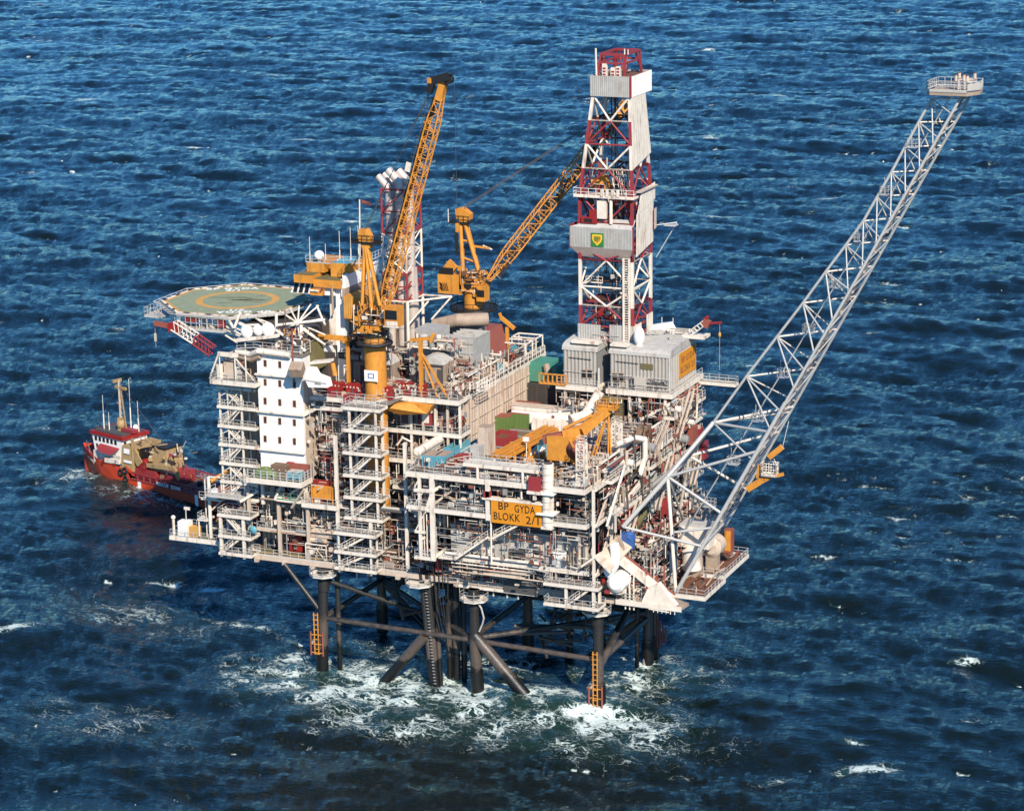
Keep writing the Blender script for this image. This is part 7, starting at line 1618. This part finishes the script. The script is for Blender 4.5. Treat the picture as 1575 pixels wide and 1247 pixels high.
# flare base platforms
fb = thing('flare_base_platform', 'white edged lowest deck corner with rusty platforms under the flare boom', 'platform', (8, 8, Z0))
b = MB(); b.ext([(2.8, .4, 18.0), (13.6, .5, 18.0), (13.9, 3.0, 18.0), (8, 6.2, 18.0), (2.8, 6.2, 18.0)], (0, 0, .4), 'tan'); b.box(2.7, 13.6, .25, .45, 17.75, 18.55, 'white'); b.build('deck_plate', fb)
MB().rail([(2.8, .5, 18.5), (6, .5, 18.5)]).build('railing', fb)
b = MB(); a_, c_ = at(952, 858, Y=1), at(1033, 922, Y=2.5); b.bar(a_, c_, .9, 1.3, 'white'); b.bar(a_+V((.3, .8, .5)), c_+V((.2, .8, .5)), .3, .5, 'rustred'); b.build('inclined_girder', fb)
b = MB(); b.ext([at(996, 905, Y=.6), at(1012, 897, Y=.6), at(1040, 932, Y=.6), at(985, 928, Y=.6)], (0, 1.2, 0), 'white'); b.build('gusset', fb)
b = MB(); b.tube((8.2, .4, 17.6), (11.6, .2, 17.5), .12, 'white', 5)
for k in range(6): b.tube((9+k*.7, .4, 17.9), (9+k*.7, .3, 17.2), .08, 'white', 4)
b.build('anode_rod', fb)
o = deck(fb, 9.2, 15.4, 6.4, 16.4, 18.3, 'rust', 'white', .5, 'FR', 'platform')
MB().box(9.2, 15.2, 17, 17.1, 16, 16.1, 'white') if False else None
o = deck(fb, 9.4, 14.8, 17.4, 30, 18.3, 'rust', 'white', .5, 'FRB', 'platform')
MB().box(2.7, 9.2, 6.2, 34, 17.7, 18.1, 'deck_brown').build('deck_plate', fb)
plant(fb, 2.6, 9, 6, 33, 18.2, 5, 26, 9, 80, 111, ('white', 'cream', 'pale_grey', 'tan', 'rustred', 'grey', 'dark_grey', 'navy'))
plant(fb, 2.4, 8, 1.2, 6, 18.4, 4.6, 7, 2, 34, 112, ('white', 'cream', 'tan', 'rustred', 'dark_grey'))
plant(fb, 2.4, 6, 8, 34, 23.4, 4, 14, 4, 46, 113, ('white', 'cream', 'pale_grey', 'tan', 'maroon', 'grey'))
b = MB(); b.box(2.4, 6.4, 7, 36, 23.0, 23.3, 'deck_grey'); o = b.build('upper_floor', fb); MB().rail([(2.5, 7.1, 23.3), (6.3, 7.1, 23.3), (6.3, 36, 23.3)]).build('railing', o)
for k in range(3): MB().path([(4.2+k*.7, .7, 17), (4.2+k*.7, .7, 22.5), (4.7+k*.7, 2, 23)], .13, 'white', 6).build('riser_pipe', fb)
for (px, py, Y, L, r_, m, lb) in ((1070, 824, 18, 5, 1.6, 'white', 'upper white vessel under the foot of the flare boom'), (1068, 860, 16, 2.4, 1.25, 'white', 'lower white vessel under the foot of the flare boom'), (1096, 840, 20, .5, 1.7, 'cream', 'round buff tank end under the foot of the flare boom')):
    e = at(px, py, Y=Y); t = thing('process_vessel', lb, 'tank', e); b = MB()
    if m == 'white' and L > 3: b.box(e.x-2.4, e.x+2.8, Y-1.5, Y+2, e.z-1.6, e.z+1.8, 'white'); b.box(e.x-2.2, e.x+2.6, Y-1.3, Y+1.8, e.z+1.8, e.z+2.3, 'pale_grey')
    elif m == 'white': b.drum((e.x-.4, Y, e.z-1.6), (e.x-.4, Y, e.z+1.4), 1.6, 'white', 18)
    else: b.drum((e.x, Y-.6, e.z), (e.x, Y+2, e.z), r_, m, 20)
    b.build('shell', t); MB().box(e.x-1, e.x+1, Y-.5, Y+.8, 18.3, e.z-1.4, 'tan').build('support', t)
t = thing('tarpaulin_cover', 'bright blue tarpaulin bundle at the right face beside the flare boom legs', 'tarpaulin', (4, 8, 26)); e = at(966, 831, Y=6); b = MB(); b.obox(e, (2., 1.6, 2.4), .2, 'tarp_blue'); b.ball(e+V((.2, 0, .6)), 1.1, 'tarp_blue', 10, 6, (1, .8, .9)); b.build('tarp_cover', t)
t = thing('tarpaulin_cover', 'dark blue tarpaulin drape low under the flare boom', 'tarpaulin', (9, 10, 20)); e = at(1032, 855, Y=10); MB().ext([(e.x-.8, 10, e.z-2.6), (e.x+.6, 10, e.z-2.6), (e.x+.5, 10, e.z+2.4), (e.x-.5, 10, e.z+2.2)], (0, 1.4, 0), 'navy').build('tarp_cover', t)
t = thing('tarpaulin_cover', 'olive tarpaulin roll leaning on the right face behind the flare boom leg', 'tarpaulin', (3, 14, 27)); a_, c_ = at(974, 808, Y=12), at(990, 783, Y=17); MB().tube(a_, c_, 1.0, 'olive', 10).build('tarp_cover', t)
t = thing('tarpaulin_cover', 'purple brown tarpaulin roll beside the olive one on the right face', 'tarpaulin', (2, 14, 27)); a_, c_ = at(952, 808, Y=9), at(968, 790, Y=13); MB().tube(a_, c_, .9, 'maroon', 10).build('tarp_cover', t)

# ---------------------------------------------------------------- flare boom
fm_ = thing('flare_boom', 'long grey lattice flare boom leaning far out to sea with a small top platform', 'boom', (10, 18, Z0))
LF0, LB0 = V((10.2, 7.2, 18.3)), at(1106, 826, Y=29)
LF1, LB1 = at(1478, 150, Y=16.8), at(1491, 150, Y=19.6)
um_ = [(1097, 650), (1148, 579), (1195, 518), (1235, 466), (1270, 418), (1301, 377), (1328, 340), (1349, 303), (1371, 265), (1392, 226), (1413, 188), (1433, 152)]
n_ = len(um_); UP = []
for i, p in enumerate(um_): UP.append(at(*p, Y=15.5+2.7*i/(n_-1)))
dirU = (UP[-1]-UP[0])
UPn = []
for p in UP:            # true up the real straight chord: two straight runs
    UPn.append(p)
b = MB(); b.tube(LF0, LF1, .22, 'galv', 12); b.tube(LF0, LF0.lerp(LF1, .4), .32, 'galv', 12); b.build('lower_chord', fm_)
b = MB(); b.tube(LB0, LB1, .22, 'galv', 12); b.build('lower_chord', fm_)
b = MB()
for a, c in zip(UPn[:-1], UPn[1:]): b.tube(a, c, .215, 'galv', 12)
b.build('upper_chord', fm_)
J1, J2 = at(1027, 733, Y=9.4), at(1060, 701, Y=19.5)
K1, K2 = at(958, 810, Y=6), at(949, 790, Y=21)
b = MB(); b.tube(UPn[0], J1, .36, 'galv', 12); b.tube(J1, K1, .38, 'galv', 12); b.tube(UPn[0], J2, .34, 'galv', 12); b.tube(J2, K2, .36, 'galv', 12); b.build('upper_chord', fm_)


def onx(P0, P1, x): return P0.lerp(P1, (x-P0.x)/(P1.x-P0.x))


for i in range(n_):
    U = UPn[i]; b = MB(); r_ = .145 if i < 5 else .11
    # horizontals run to the lower chords at the same height
    fa = LF0.lerp(LF1, (U.z-LF0.z)/(LF1.z-LF0.z)); ba = LB0.lerp(LB1, (U.z-LB0.z)/(LB1.z-LB0.z))
    fa = fa-(LF1-LF0)*.012*(4 if i < 4 else 2); 
    b.tube(U, fa, r_, 'galv', 8); b.tube(U, ba, r_, 'white', 8); b.tube(fa, ba, r_*.8, 'galv', 6)
    if i > 0:
        Pm = UPn[i]; k = (U.z-LF0.z)/(LF1.z-LF0.z)-.085; k2 = (U.z-LB0.z)/(LB1.z-LB0.z)-.08
        b.tube(Pm, LF0.lerp(LF1, max(0, k)), r_, 'galv', 8); b.tube(Pm, LB0.lerp(LB1, max(0, k2)), r_*.9, 'white', 8)
    b.build('cross_brace', fm_)
b = MB()
b.tube(J1, LF0+V((0, 0, .2)), .3, 'white', 8); b.tube(J2, LB0+V((-6, -4, 2)), .26, 'white', 8); b.tube(J1, LF0.lerp(LF1, .17), .26, 'galv', 8); b.tube(J1, LF0.lerp(LF1, .30), .24, 'galv', 8); b.tube(J2, LB0.lerp(LB1, .12), .24, 'white', 8); b.tube(J2, LB0.lerp(LB1, .26), .22, 'white', 8)
b.tube(UPn[0], LF0.lerp(LF1, .34), .24, 'galv', 8); b.tube(UPn[0], LB0.lerp(LB1, .32), .22, 'white', 8); b.tube(J1, J2, .22, 'galv', 8); b.tube(J1, at(1036, 790, Y=20), .2, 'galv', 8); b.tube(J1, LB0+V((-4, -6, 4)), .2, 'galv', 8)
b.tube(K1, LF0.lerp(LF1, .10), .24, 'galv', 8); b.tube(LF0.lerp(LF1, .10), LB0.lerp(LB1, .06), .22, 'galv', 8); b.tube(LF0+V((-.2, 0, 10)), LF0.lerp(LF1, .14), .2, 'galv', 8); b.tube(K2, J1, .2, 'white', 8)
b.build('base_brace', fm_)
b = MB(); off = V((-.2, 0, .3))
for k, r_ in ((.45, .14), (.64, .09)): b.tube(LF0.lerp(LB0, k)+off, LF1.lerp(LB1, k)+off, r_, 'grey' if k < .5 else 'tan', 8)
b.build('gas_pipe', fm_)
b = MB()
for i in range(46):
    f = .03+.95*i/46; p_, q_ = LF0.lerp(LF1, f), LB0.lerp(LB1, f); b.tube(p_, q_, .045, 'grey', 4)
    if i > 3: e = p_.lerp(q_, .4); b.obox(e, (.3, .5, .3), 0, 'dark_grey' if i % 2 else 'cream')
b.build('chord_lacing', fm_)
b = MB()   # access ladder with landings inside the boom
for s in (0, .8):
    b.tube(LF0.lerp(LB0, .25)+V((-2.6, s, 4)), LF1.lerp(LB1, .25)+V((-1.6, s*.5, .6)), .05, 'galv', 4)
for i in range(9):
    f = .12+.095*i; e = LF0.lerp(LF1, f).lerp(LB0.lerp(LB1, f), .4)+V((-2.4, 0, 1.6)); b.box(e.x-.9, e.x+.9, e.y-.7, e.y+.7, e.z-.06, e.z, 'galv'); b.rail([(e.x-.9, e.y-.7, e.z), (e.x+.9, e.y-.7, e.z), (e.x+.9, e.y+.7, e.z), (e.x-.9, e.y+.7, e.z)], 'galv', 1.2, .9, True, .04, False)
    b.tube((e.x-.4, e.y, e.z), (e.x-.4, e.y, e.z+2.6), .05, 'galv', 4)
b.build('access_ladder', fm_)
tz = at(1460, 146, Y=18).z+.2; x0, x1 = at(1427, 146, Y=16).x, at(1488, 146, Y=16).x
b = MB(); b.ext([(x0-.2, 16.2, tz), (x0+.4, 15.4, tz), (x1, 15.4, tz), (x1+1.4, 18.2, tz), (x1+1.0, 21.4, tz), (x0+.2, 21.4, tz)], (0, 0, .5), 'tan'); b.ext([(x0-.3, 16.1, tz+.5), (x0+.4, 15.3, tz+.5), (x1, 15.3, tz+.5), (x1, 15.4, tz+.5), (x0+.4, 15.4, tz+.5), (x0-.2, 16.2, tz+.3)], (0, 0, .3), 'pale_grey'); o = b.build('top_platform', fm_)
MB().rail([(x0-.2, 16.2, tz+.7), (x0+.4, 15.4, tz+.7), (x1, 15.4, tz+.7), (x1+1.4, 18.2, tz+.7), (x1+1., 21.4, tz+.7), (x0+.2, 21.4, tz+.7)], 'pale_grey', 1.25, .9, True, .055).build('railing', o)
MB().ext([(x1+.1, 15.5, tz+.8), (x1+1.4, 18.3, tz+.8), (x1+1.4, 18.3, tz+1.8), (x1+.1, 15.5, tz+1.8)], (.06, 0, 0), 'pale_grey').build('heat_screen', fm_)
b = MB(); ex, ez = at(1480, 146, Y=18).x, tz+.7
for dx in (-.6, .3): b.tube((ex+dx, 18, ez), (ex+dx, 18, ez+1.5), .22, 'pipe_buff', 8)
for dx, dz in ((-1.0, 1.5), (-.5, 1.9), (.2, 1.6), (.7, 1.5), (1.8, 1.9)): b.tube((ex+dx, 18, ez+dz-.3), (ex+dx, 18, ez+dz+.55), .27, 'cream', 8, .22); b.tube((ex+dx, 18, ez+dz+.5), (ex+dx, 18, ez+dz+.62), .24, 'rust', 8)
b.tube((ex-1., 18, ez+1.3), (ex+1.9, 18, ez+1.5), .18, 'pipe_buff', 7); b.box(ex+.9, ex+2., 17.6, 18.4, ez+1.1, ez+1.25, 'white'); b.build('flare_burner', fm_)
# orange work trolley on the boom
wt = thing('work_cradle', 'orange framed work cradle clamped to the outer chord of the flare boom', 'cradle', at(1165, 735, Y=14)); P_ = lambda px, py, y=14.: at(px, py, Y=y)
b = MB(); b.bar(P_(1150, 752), P_(1172, 738), .7, 1.0, 'orange'); b.bar(P_(1150, 754), P_(1190, 732), .3, .35, 'orange'); b.bar(P_(1172, 736), P_(1205, 729), .45, .5, 'orange'); b.bar(P_(1183, 703), P_(1203, 687), .7, .9, 'orange'); b.bar(P_(1165, 735), P_(1168, 715), .4, .4, 'orange'); b.build('frame', wt)
b = MB(); q = P_(1184, 722); b.rail([(q.x-1.2, 13.3, q.z-.8), (q.x+1.2, 13.3, q.z-.8), (q.x+1.2, 14.7, q.z-.8), (q.x-1.2, 14.7, q.z-.8)], 'white', 1.9, .7, True, .07); b.box(q.x-1.2, q.x+1.2, 13.3, 14.7, q.z-1, q.z-.8, 'pale_grey'); b.build('basket', wt)
MB().tube(P_(1203, 690), P_(1213, 648), .05, 'white', 4).tube(P_(1190, 705), P_(1196, 718), .06, 'white', 4).build('rope', wt)
t = thing('blast_plate', 'orange rusty upright plate at the outer foot of the flare boom', 'plate', at(1121, 830, Y=26)); e = at(1121, 829, Y=24); MB().box(e.x-.6, e.x+.7, 23.4, 24.6, e.z-2.2, e.z+1.8, 'rustred').build('plate', t); MB().box(e.x-.5, e.x+.5, 23.3, 23.4, e.z-1.8, e.z+1.6, 'orange').build('panel', t)

dress(rf, -.8, 2.4, -2, 44, Z0+1, Z3, 420, 251, ('cream', 'white', 'tan', 'pale_grey', 'rustred', 'dark_grey', 'rust', 'black', 'maroon', 'cream'), 'y'); dress(rf, -.6, 2.2, 30, 45.5, Z3, 43, 140, 252, along='y'); dress(fb, 2.6, 9, 2, 33, 18.4, 26, 330, 253, ('cream', 'white', 'tan', 'pale_grey', 'rustred', 'dark_grey', 'rust', 'black', 'grey'), 'y'); dress(fb, 9.5, 15, 7, 30, 18.4, 19.6, 50, 254, along='y')
# ---------------------------------------------------------------- rescue ship
sv_ = thing('rescue_ship', 'red standby rescue ship with white wheelhouse waiting beyond the left end of the platform', 'ship', SHIP_P)
sv_.scale = (.78, .78, .78)
SX = SHIP_D.copy(); SY = V((-SHIP_D.y, SHIP_D.x, 0))   # +SX towards the stern, +SY away from the viewer
def sp(l, t, z): return SHIP_P+SX*(LB+(l-LB)*1.16)+SY*t+V((0, 0, z))
LB = -28.8
# sections: l, half beam deck, half beam water, deck height, keel
secs = [(LB, .2, .05, 7.6, 2.0), (LB+2.5, 2.2, .5, 7.3, -1), (LB+6, 4.0, 2.0, 6.8, -1.5), (LB+10, 5.2, 4.0, 6.2, -1.5), (LB+15, 5.7, 5.2, 5.8, -1.5), (LB+20.5, 5.8, 5.6, 5.6, -1.5), (LB+21.5, 5.8, 5.6, 3.4, -1.5), (LB+40, 5.8, 5.6, 3.1, -1.5), (LB+56, 5.6, 5.2, 3.2, -1.2), (LB+58, 5.2, 4.6, 3.4, .2)]
b = MB(); vs = []
for l, bd, bw, zd, zk in secs:
    for t, z in ((-bd, zd), (-(bd*.6+bw*.4), max(.8, zd*.5)), (-bw, -.2), (-bw*.6, zk), (bw*.6, zk), (bw, -.2), (bd*.6+bw*.4, max(.8, zd*.5)), (bd, zd)): vs.append(sp(l, t, z))
fs = []; k = 8
for i in range(len(secs)-1):
    for j in range(k-1): fs.append((i*k+j, i*k+j+1, (i+1)*k+j+1, (i+1)*k+j))
fs.append(tuple(range(k))[::-1]); fs.append(tuple(range((len(secs)-1)*k, len(secs)*k)))
b.add(vs, fs, 'ship_red')
b.build('hull', sv_)
b = MB()
for (l0, b0, _, z0, _), (l1, b1, _, z1, _) in zip(secs[:-1], secs[1:]):
    if l1-l0 < 1.2: continue
    dz = -.9 if l0 < LB+20 else -.15
    b.add([sp(l0, -b0*.97, z0+dz), sp(l1, -b1*.97, z1+dz), sp(l1, b1*.97, z1+dz), sp(l0, b0*.97, z0+dz)], [(0, 1, 2, 3)], 'deck_brown' if l0 > LB+20 else 'maroon')
b.build('main_deck', sv_)
# bulwark with freeing ports, fenders, stripes
b = MB()
for s in (-1, 1):
    for i in range(16):
        l = LB+24+i*2.1; b.bar(sp(l, 5.75*s, 3.2), sp(l, 5.6*s, 5.0), .5, .2, 'maroon')
    b.bar(sp(LB+22, 5.7*s, 5.0), sp(LB+57, 5.5*s, 5.0), .35, .4, 'maroon'); b.bar(sp(LB+22, 5.75*s, 4.2), sp(LB+57, 5.6*s, 4.1), .12, .2, 'maroon'); b.bar(sp(LB+21.6, 5.85*s, 3.2), sp(LB+57, 5.75*s, 3.2), .25, .35, 'maroon'); b.bar(sp(LB+20, 5.7*s, 6.0), sp(LB+23, 5.7*s, 4.4), .2, .9, 'ship_red')
b.build('bulwark', sv_)
b = MB()
for l in (LB+24.6, LB+43.5): b.bar(sp(l, -5.86, 3.1), sp(l, -5.72, .5), .25, 1.0, 'white_clean') if False else b.ext([sp(l-.5, -5.84, 3.3), sp(l+.5, -5.84, 3.3), sp(l+.5, -5.74, .2), sp(l-.5, -5.74, .2)], -SY*.1, 'white_clean')
b.build('white_stripe', sv_)
b = MB()
for l, z in ((LB+18.4, 4.2), (LB+19.9, 5.0), (LB+20, 2.7)):
    c = sp(l, -5.8, z); 
    for i in range(14):
        a0_, a1_ = 2*PI*i/14, 2*PI*(i+1)/14; b.tube(c+SX*math.cos(a0_)*.75+V((0, 0, math.sin(a0_)*.75)), c+SX*math.cos(a1_)*.75+V((0, 0, math.sin(a1_)*.75)), .32, 'black', 7)
b.build('tyre_fender', sv_)
text_mesh('RESCUE  ZONE', 1.25, 'white_clean', Mframe(sp(LB+34.5, -6.02, 3.75), SX, (0, 0, 1)), 'lettering', sv_, .03, 1.1, bold=.03)
b = MB(); b.bar(sp(LB+30.3, -5.92, 3.75), sp(LB+39, -5.92, 3.75), .06, 1.2, 'maroon'); b.build('name_strip', sv_)
# superstructure
def hull_block(l0, l1, w0, z0, z1, m, dl=0., dw=0.):
    b = MB(); P4 = [sp(l0, -w0, z0), sp(l1, -w0, z0), sp(l1, w0, z0), sp(l0, w0, z0), sp(l0+dl, -w0+dw, z1), sp(l1, -w0+dw, z1), sp(l1, w0-dw, z1), sp(l0+dl, w0-dw, z1)]
    return b.add(P4, [(3, 2, 1, 0), (4, 5, 6, 7), (0, 1, 5, 4), (1, 2, 6, 5), (2, 3, 7, 6), (3, 0, 4, 7)], m)
hull_block(LB+8, LB+21, 4.6, 5, 8.2, 'white').build('lower_house', sv_)
hull_block(LB+8.4, LB+18, 4.4, 8.2, 12.8, 'white_clean', -.8).build('wheelhouse', sv_)
b = hull_block(LB+7.2, LB+18.6, 4.8, 12.6, 13.5, 'red'); b.build('roof_band', sv_); hull_block(LB+8.2, LB+17.6, 4., 13.5, 13.7, 'dark_grey').build('roof', sv_)
b = MB()
for i in range(6): l = LB+8.6+i*1.35; b.ext([sp(l, -4.44, 11), sp(l+.8, -4.44, 11), sp(l+.8, -4.44, 12.2), sp(l, -4.44, 12.2)], -SY*.06, 'glass')
for i in range(5): t = -3.6+i*1.6; b.ext([sp(LB+7.75, t, 11), sp(LB+7.75, t+1, 11), sp(LB+7.62, t+1, 12.2), sp(LB+7.62, t, 12.2)], -SX*.06, 'glass')
b.ext([sp(LB+9, -4.45, 9.2), sp(LB+9.6, -4.45, 9.2), sp(LB+9.6, -4.45, 10.2), sp(LB+9, -4.45, 10.2)], -SY*.05, 'glass'); b.build('window', sv_)
b = MB(); q = [sp(LB+10.5, -6, 9.8), sp(LB+12, -6.6, 8.8), sp(LB+15.6, -6.6, 8.6), sp(LB+17, -6, 9.6)]; b.ext(q, SY*1.8+V((0, 0, .7)), 'maroon'); b.build('workboat', sv_)
b = MB(); b.bar(sp(LB+13, -5.4, 6.6), sp(LB+18, -5.4, 7), 1., 1.2, 'white'); b.bar(sp(LB+12, -5.6, 5.6), sp(LB+13, -5.6, 7.2), .6, .6, 'red'); b.bar(sp(LB+16, -5.6, 5.6), sp(LB+17, -5.6, 7.2), .6, .6, 'red'); b.build('davit', sv_)
hull_block(LB+18.2, LB+22.2, 5.4, 5.2, 11.6, 'ship_tan', .3, .5).build('casing', sv_)
b = MB(); b.box(0, .01, 0, .01, 0, .01, 'ship_tan') if False else None
b.ext([sp(LB+19.2, -5.25, 9.6), sp(LB+21.1, -5.25, 9.6), sp(LB+21.1, -5.1, 10.9), sp(LB+19.2, -5.1, 10.9)], -SY*.06, 'white_clean'); b.ext([sp(LB+19.3, -5.5, 7.2), sp(LB+22, -5.5, 7.2), sp(LB+22, -5.45, 7.9), sp(LB+19.3, -5.45, 7.9)], -SY*.06, 'white_clean'); b.build('number_board', sv_)
b = MB(); b.bar(sp(LB+22.2, -5, 5), sp(LB+22.2, -5, 14), .5, .6, 'ship_tan'); b.bar(sp(LB+22.2, -5, 10.5), sp(LB+24.4, -5, 7.4), .3, 2.4, 'ship_tan'); b.bar(sp(LB+22.6, 3, 5), sp(LB+22.6, 3, 12), .5, .6, 'ship_tan'); b.build('derrick_post', sv_)
hull_block(LB+22.4, LB+29, 4.8, 3.2, 6.2, 'maroon').build('winch_house', sv_)
hull_block(LB+25.5, LB+31, 3.6, 6.2, 12, 'ship_tan', 1.2, .8).build('funnel', sv_)
b = hull_block(LB+26.6, LB+31, 2.9, 12, 12.6, 'black'); b.bar(sp(LB+23, -4, 11.6), sp(LB+30, -1, 13.2), .3, .3, 'ship_tan')
for i in range(6): b.tube(sp(LB+24+i*1.2, -3, 8+.4*i), sp(LB+25.5+i, -2, 12.6), .1, 'ship_tan' if i % 2 else 'black', 5)
b.build('funnel_top', sv_)
b = MB(); c = sp(LB+25, -4.9, 7.2); b.tube(c, c+SY*2.4, 1.6, 'red', 16); b.tube(sp(LB+23.6, -3, 9.2), sp(LB+23.6, 3, 9.2), 2.0, 'black', 16); b.build('towing_winch', sv_)
b = MB(); b.bar(sp(LB+26.5, -4.6, 7.6), sp(LB+35.5, -4.6, 8.4), .9, 1.0, 'ship_tan'); b.bar(sp(LB+35.5, -4.6, 8.4), sp(LB+36.6, -4.6, 6.2), .7, .9, 'ship_tan'); b.bar(sp(LB+36.6, -4.6, 8), sp(LB+36.6, -4.6, 5.6), .4, .6, 'orange'); b.build('deck_crane', sv_)
hull_block(LB+29.5, LB+34.5, 3.6, 3.2, 6.4, 'maroon').build('towing_pod', sv_)
b = MB(); b.bar(sp(LB+13.6, 0, 13.6), sp(LB+13.6, 0, 17.2), 1.3, 1.5, 'ship_tan'); b.ball(sp(LB+13.6, 0, 15.4), 1.3, 'ship_tan', 12, 8, (1, 1, 1.2)); b.bar(sp(LB+13.6, 0, 17), sp(LB+13.6, 0, 27.5), .42, .5, 'cream'); b.bar(sp(LB+15.4, 0, 14), sp(LB+14, 0, 26), .25, .3, 'ship_tan')
for i in range(6): b.bar(sp(LB+13.6, 0, 18+i*1.5), sp(LB+15.2-i*.15, 0, 18.6+i*1.5), .14, .16, 'ship_tan')
b.bar(sp(LB+12.2, 0, 25.4), sp(LB+16, 0, 25.4), .5, .7, 'ship_tan'); b.bar(sp(LB+13, -1.4, 27.2), sp(LB+13, 1.4, 27.2), .5, .8, 'ship_tan'); b.bar(sp(LB+12.6, 0, 21), sp(LB+13.6, 0, 21), .3, .3, 'ship_tan'); b.build('mast', sv_)
b = MB()
for l, t, z0, z1 in ((LB+9.6, -2, 13.6, 23), (LB+11.4, -2, 13.6, 18.6), (LB+16, 1, 13.6, 28), (LB+17.6, 2, 13.6, 22)): b.tube(sp(l, t, z0), sp(l, t, z0+.45*(z1-z0)), .2, 'white', 6); b.tube(sp(l, t, z0+.45*(z1-z0)), sp(l, t, z1), .08, 'white', 5)
b.ball(sp(LB+12, 1.5, 14.9), .8, 'white_clean'); b.ball(sp(LB+16.6, 2, 14.6), .8, 'white_clean'); b.bar(sp(LB+14.5, 0, 14.2), sp(LB+18.5, 0, 14.2), 2, .8, 'maroon'); b.build('aerial', sv_)
MB().rail([sp(LB+8.6, -4.2, 13.6), sp(LB+17.8, -4.2, 13.6)], 'dark_grey', 1.1, 1.2, False, .06).rail([sp(LB+8.6, -4.2, 13.6), sp(LB+8.6, 4.2, 13.6)], 'dark_grey', 1.1, 1.2, False, .06).build('railing', sv_)
rg = random.Random(6); b = MB()
for i in range(34):
    l = LB+rg.uniform(36, 56); t = rg.uniform(-4.5, 4.5); b.obox(sp(l, t, 3.6), (rg.uniform(.5, 2.6), rg.uniform(.5, 1.6), rg.uniform(.4, 1.6)), rg.uniform(0, 3), rg.choice(('dark_grey', 'black', 'rust', 'pale_grey', 'deck_brown', 'navy')))
b.rail([sp(LB+36, 4, 4), sp(LB+44, 4, 4), sp(LB+44, 1, 4)], 'pale_grey', 1.4, 1.5); b.build('deck_gear', sv_)
MB().tube(sp(LB+1.2, 0, 6.6), sp(LB+4, 0, 7.8), .3, 'black', 6).box(*[v for p in () for v in p]) if False else None

_sr = random.Random(31); b = MB()
for i in range(150):
    l = LB+_sr.uniform(17, 35); t = _sr.uniform(-4.8, 3); z = _sr.uniform(4, 12); k = _sr.random(); m = _sr.choice(('ship_tan', 'black', 'maroon', 'dark_grey', 'rust', 'deck_brown', 'white', 'pale_grey'))
    if k < .5: b.bar(sp(l, t, z), sp(l+_sr.uniform(-2, 2), t, z+_sr.uniform(-.5, 2.2)), .16, .2, m)
    else: b.obox(sp(l, t, z), (_sr.uniform(.3, 1.2), .6, _sr.uniform(.3, 1.)), .3, m)
b.build('deck_gear', sv_)
b = MB(); b.rail([sp(LB+18, -5.4, 8), sp(LB+9, -4.8, 8)], 'white', 1.1, 1.3, False, .06).rail([sp(LB+34, -3.5, 6.4), sp(LB+30, -3.5, 6.4)], 'pale_grey', 1.1, 1.2, False, .06).rail([sp(LB+1, 0, 7.5), sp(LB+6, -3.9, 6.9)], 'pale_grey', 1., 1.2, False, .05, False); b.build('railing', sv_)
b = MB(); b.bar(sp(LB+1, -.9, 5.4), sp(LB+8, -4.6, 4.6), .1, .5, 'white'); b.tube(sp(LB+13.6, 0, 26.5), sp(LB+1.5, 0, 7.6), .05, 'dark_grey', 4); b.tube(sp(LB+13.8, 0, 26.5), sp(LB+28, 0, 12.6), .05, 'dark_grey', 4); b.build('rigging', sv_)
